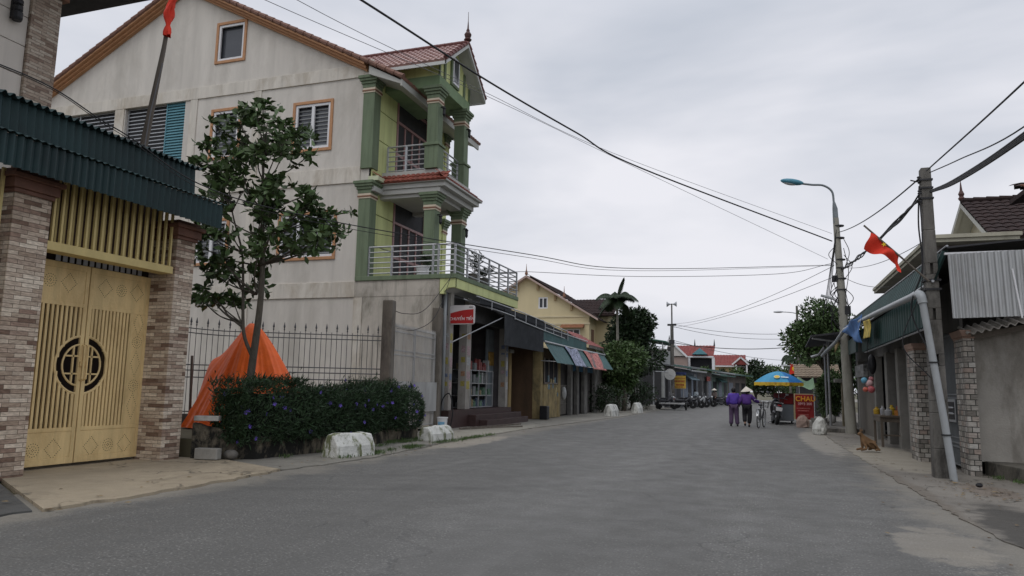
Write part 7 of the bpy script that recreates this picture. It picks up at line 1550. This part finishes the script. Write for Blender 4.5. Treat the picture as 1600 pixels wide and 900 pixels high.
# trees closing the view
specs = [(-3.1, 100, 4.2, 4.6, 'low dark tree at the far end of the shop row'), (-1.2, 106, 5.6, 5.4, 'bushy far tree right of the cream house'), (1.2, 110, 5.0, 5.6, 'far tree behind the hatted person'), (3.2, 116, 4.8, 6.5, 'far tree behind the left side of the blue umbrella'), (4.2, 105, 5.8, 5.5, 'far tree rising above the blue umbrella'), (6.5, 95, 7.2, 6, 'taller far tree behind the hanging flags'), (9, 80, 9.0, 7, 'tall far tree behind the broad tree on the right'), (-4.8, 97, 4.0, 3.2, 'small leafy tree before the cream house'), (-6.2, 84, 3.9, 2.2, 'narrow dark conifer like tree above the row roofs'), (9, 125, 6, 7, 'far tree at the right end of the street'), (5.5, 130, 5, 8, 'far tree closing the street end'), (-8.5, 120, 6, 7, 'far tree behind the red roofed houses')]
for i, (x, y, h, w, lab) in enumerate(specs): far_tree('distant_tree', lab, x, y, h, w, h * .12, 2600, leaf_d if i % 2 else leaf_m, .42, 50 + i, 'trees at the far end of the street', blobs=9)
for i, (x, y, h, w) in enumerate([(10, 50, 6.5, 5), (13, 65, 8, 6)]): far_tree('distant_tree', ['leafy tree behind the right hand lean-to', 'tree rising behind the right side roofs'][i], x, y, h, w, 2, 1800, leaf_d, .35, 80 + i)
palm(2.5, 80, 5.0, 1.25, 'small far palm silhouetted against the sky near the hanging flag', 6, 1.3)
# long low far wall of the street end
# far street lamps
def far_lamp(x, y, h, xl, zl, label):
    t = thing('street_lamp', label, 'street lamp', (x, y, 0)); b = MB(); b.tube([(x, y, 0), (x, y, h)], [.13, .08], 8); b.build('pole', concrete_pole, t, smooth='auto'); b = MB(); b.tube(cr_spline([(x, y, h - .6), ((x * .7 + xl * .3), y, zl - .05), (xl + .4, y, zl)]), .04, 6); b.build('arm', steel, t); b = MB(); b.ball((xl + .1, y, zl), (.38, .14, .08), 12, 8); b.build('lamp_head', steel, t, smooth=True)
far_lamp(2.5, 60, 8.0, 1.06, 7.55, 'grey street lamp above the broad tree, second along the right side'); far_lamp(3.6, 90, 6.0, 1.7, 6.75, 'smaller far street lamp, third along the right side'); far_lamp(3.9, 76, 5.0, 1.7, 3.95, 'tiny far street lamp just above the blue umbrella')
for (x, y, z, w, h, lab) in ((2.55, 70, 5.85, .95, 1.0, 'red flag hanging under the broad tree on the right'), (2.2, 70.5, 3.95, .5, .95, 'red and yellow flag hanging just above the blue umbrella')):
    t = thing('hanging_flag', lab, 'flag', (x, y, z)); b = MB(); b.grid(lambda u, v: (x + u * w + .05 * math.sin(v * 6), y + .08 * math.sin(u * 8), z - v * h * (1 - .25 * u) - .1 * u), 8, 8); b.build('cloth', flag_red, t, smooth=True); b = MB(); b.tube([(x + w, y, 0), (x + w * .9, y, z - .5), (x, y, z + .1)], .025, 5); b.build('flag_stick', wood_pole, t)
    if h < 1: b = MB(); b.ball((x + w * .6, y - .12, z - .45), (.12, .02, .2), 8, 6); b.build('star', flag_yel, t)
# ================================================================== overhead wires
def wire(label, pts, r, m=wire_m, n=10):
    q = MB(); q.tube(cr_spline(pts, n), r, 6); p = pts[0]; return solo(q, 'overhead_wire', m, tuple(p), label, 'wire', 'overhead wires and cables', smooth=True)
def sag(a, b_, s, n=8): return [tuple(Vector(a).lerp(Vector(b_), i / n) - Vector((0, 0, s * 4 * (i / n) * (1 - i / n)))) for i in range(n + 1)]
LP = (2.62, 28.6)
wire('thick black cable crossing the sky from the top centre to the lamp pole', [(-7.2, 3.0, 7.1), (-6.75, 10, 8.15), (-5.89, 15, 8.40), (-4.63, 18.5, 8.23), (-3.39, 21.5, 8.04), (2.46, 28.55, 6.89)], .022)
wire('thin upper wire of the pair above the porch roof, left end farther left', [(-9.3, 3, 7.2), (-8.13, 10, 8.06), (-6.27, 16, 8.46), (-3.47, 22, 8.13), (2.3, 28.6, 6.24)], .006, wire_g)
wire('thin wire running close under the thick black cable', [(-8.0, 3, 7.3), (-7.46, 10, 7.95), (-6.27, 16, 8.54), (-4.07, 21, 8.38), (2.47, 28.6, 7.18)], .006, wire_g)
for k, (dz, lab) in enumerate(((0, 'upper strand of the cable bundle passing before the gate canopy and tree'), (-.07, 'lower strand of the cable bundle passing before the gate canopy and tree'))):
    wire(lab, [(-10.8, 3.2, 5.6 + dz * .2), (-9, 6.2, 5.3 + dz * .3), (-8.37, 7.46, 4.82 + dz * .5), (-7.46, 9.28, 4.16 + dz), (-4.69, 14.8, 4.23 + dz), (-2.9, 18.4, 4.44 + dz * .8), (2.5, 28.5, 6.0 + dz * .3)][0 if k else 0:], .009 if k == 0 else .0055)
wire('sagging grey wire from the porch to the lamp pole', [(-12.3, 21.9, 5.99), (-9.0, 23.2, 5.35), (-7.57, 24, 5.38), (-4.12, 26, 5.41), (.55, 28, 5.66), (2.4, 28.6, 6.07)], .010, wire_g)
wire('thin wire from the lamp pole to the far left pole, upper', sag((-6.9, 59.9, 6.7), (2.5, 28.7, 6.0), .5), .010, wire_g)
wire('thin wire from the lamp pole to the far left pole, lower', sag((-6.9, 59.9, 6.4), (2.5, 28.7, 5.6), .3), .010, wire_g)
NP = (2.72, 14.2)
wire('black wire from the near pole top to the lamp pole', sag((2.67, 14.2, 5.18), (2.7, 28.5, 7.2), .15), .014)
for i in range(4):
    base_ = sag((2.66, 14.2, 4.86), (2.75, 28.5, 5.85), .10, 14)
    wire('heavy twisted cable bundle between the near pole and the lamp pole, strand %s' % ['uppermost', 'second from top', 'third from top', 'lowest'][i], [(p[0] + .02 * math.sin(j * 2.5 + i * 1.6), p[1], p[2] + .035 * math.cos(j * 2.1 + i * 1.6) - .02 * i) for j, p in enumerate(base_)], .016)
wire('straight black wire rising from the near pole top to the upper right edge', [(2.8, 14.2, 5.32), (2.76, 9, 4.80), (2.7, 3, 4.3)], .012)
for i, (dz, lab) in enumerate(((0, 'uppermost cable of the thick bundle at the upper right edge'), (-.05, 'second cable of the thick bundle at the upper right edge'), (-.09, 'third cable of the thick bundle at the upper right edge'), (-.13, 'lowest cable of the thick bundle at the upper right edge'))):
    wire(lab, [(2.84, 14.2, 4.95 + dz * .2), (2.8, 12.2, 4.62 + dz * .45), (2.74, 9, 4.24 + dz * .5), (2.7, 4, 3.9 + dz)], .015)
wire('loose wire from the near pole top drooping above the thick bundle', [(2.84, 14.2, 5.28), (2.8, 12, 4.85), (2.73, 9, 4.30), (2.7, 5, 4.0)], .009)
wire('far power wire crossing the sky left of the second lamp, uppermost', sag((-6.9, 60, 6.7), (2.5, 60, 5.9), .35), .018, wire_g)
wire('far power wire crossing the sky, just below the uppermost', sag((-6.9, 60, 6.5), (3.5, 66, 6.0), .5), .018, wire_g)
wire('dark far cable sagging above the red roofs', sag((-6.95, 60, 5.2), (2.6, 60, 4.9), .35), .03)
wire('thin far wire low above the red roofs', sag((-6.95, 60, 5.4), (3.6, 90, 5.0), .4), .02, wire_g)
wire('thin wire leaving the lamp pole downwards to the right shops', sag((2.7, 28.4, 5.9), (3.3, 16.5, 4.6), .25), .008, wire_g)
wire('second thin wire from the lamp pole to the shop canopy', sag((2.7, 28.4, 5.6), (3.3, 22, 4.3), .15), .008)
wire('drooping black wire on the house side wall from the post to the balcony corner', [(-9.78, 18.0, 3.5), (-9.8, 19, 3.45), (-9.75, 20.2, 3.7), (-9.7, 21.9, 4.9)], .010)
wire('lower black wire curling from the side gate to the balcony rail', [(-9.9, 18.7, 3.0), (-9.85, 19.8, 3.05), (-9.75, 21.0, 3.6), (-9.62, 21.95, 5.2)], .010)

# ------------------------------------------------------------------ weeds, leaf litter and grit along the kerbs
g_ = np.random.default_rng(77)
def tufts(name, pts, n, h, m):
    C, D = [], []
    for x, y, s in pts:
        k = int(n * s); C.append(np.stack([x + g_.normal(0, .07 * s, k), y + g_.normal(0, .16 * s, k), np.full(k, .02)], 1)); d = g_.normal(0, .5, (k, 3)); d[:, 2] = 1; D.append(d)
    v, f = leaves(np.concatenate(C), np.concatenate(D), h, .012, g_, .2)
    me = bpy.data.meshes.new(name); me.from_pydata(v.tolist(), [], f.tolist()); me.materials.append(m); o = bpy.data.objects.new(name, me); COL.objects.link(o); o['kind'] = 'stuff'; o['label'] = 'short green weeds growing along the kerb and barriers'; o['category'] = 'weeds'; return o
P_ = [(-7.45 + g_.normal(0, .08), y, g_.uniform(.4, 1.2)) for y in list(g_.uniform(12.2, 20, 22))] + [(-8.35 + g_.normal(0, .1), y, g_.uniform(.5, 1.3)) for y in g_.uniform(11.6, 17.6, 16)] + [(3.7 + g_.normal(0, .1), y, .6) for y in g_.uniform(12, 15, 4)] + [(-7.4, 17.2, 1.6), (-7.35, 13.25, 1.4), (-7.45, 12.3, 1.0)]
tufts('weeds', P_, 60, .085, leaf_l)
q = MB(); r = random.Random(31)
for i in range(420):
    if i % 3 == 0: x, y = r.gauss(-7.35, .35), r.uniform(6, 30)
    elif i % 3 == 1: x, y = r.gauss(2.15, .35), r.uniform(7, 32)
    else: x, y = r.gauss(3.0, .3), r.uniform(11.5, 14)
    s = r.uniform(.008, .028); a = r.uniform(0, 3); z = .024 if x > -7.3 else .045
    q.add([(x + s * math.cos(a + k * 1.57) * (1 if k % 2 else 1.7), y + s * math.sin(a + k * 1.57) * (1 if k % 2 else 1.7), z + .003 + .006 * (k == 1)) for k in range(4)], [(0, 1, 2, 3)])
o = q.build('litter', mat('leaf_litter', (.16, .11, .06), .9, .6, 9, island=.6)); o['kind'] = 'stuff'; o['label'] = 'dry leaves and grit scattered along the road edges'; o['category'] = 'litter'
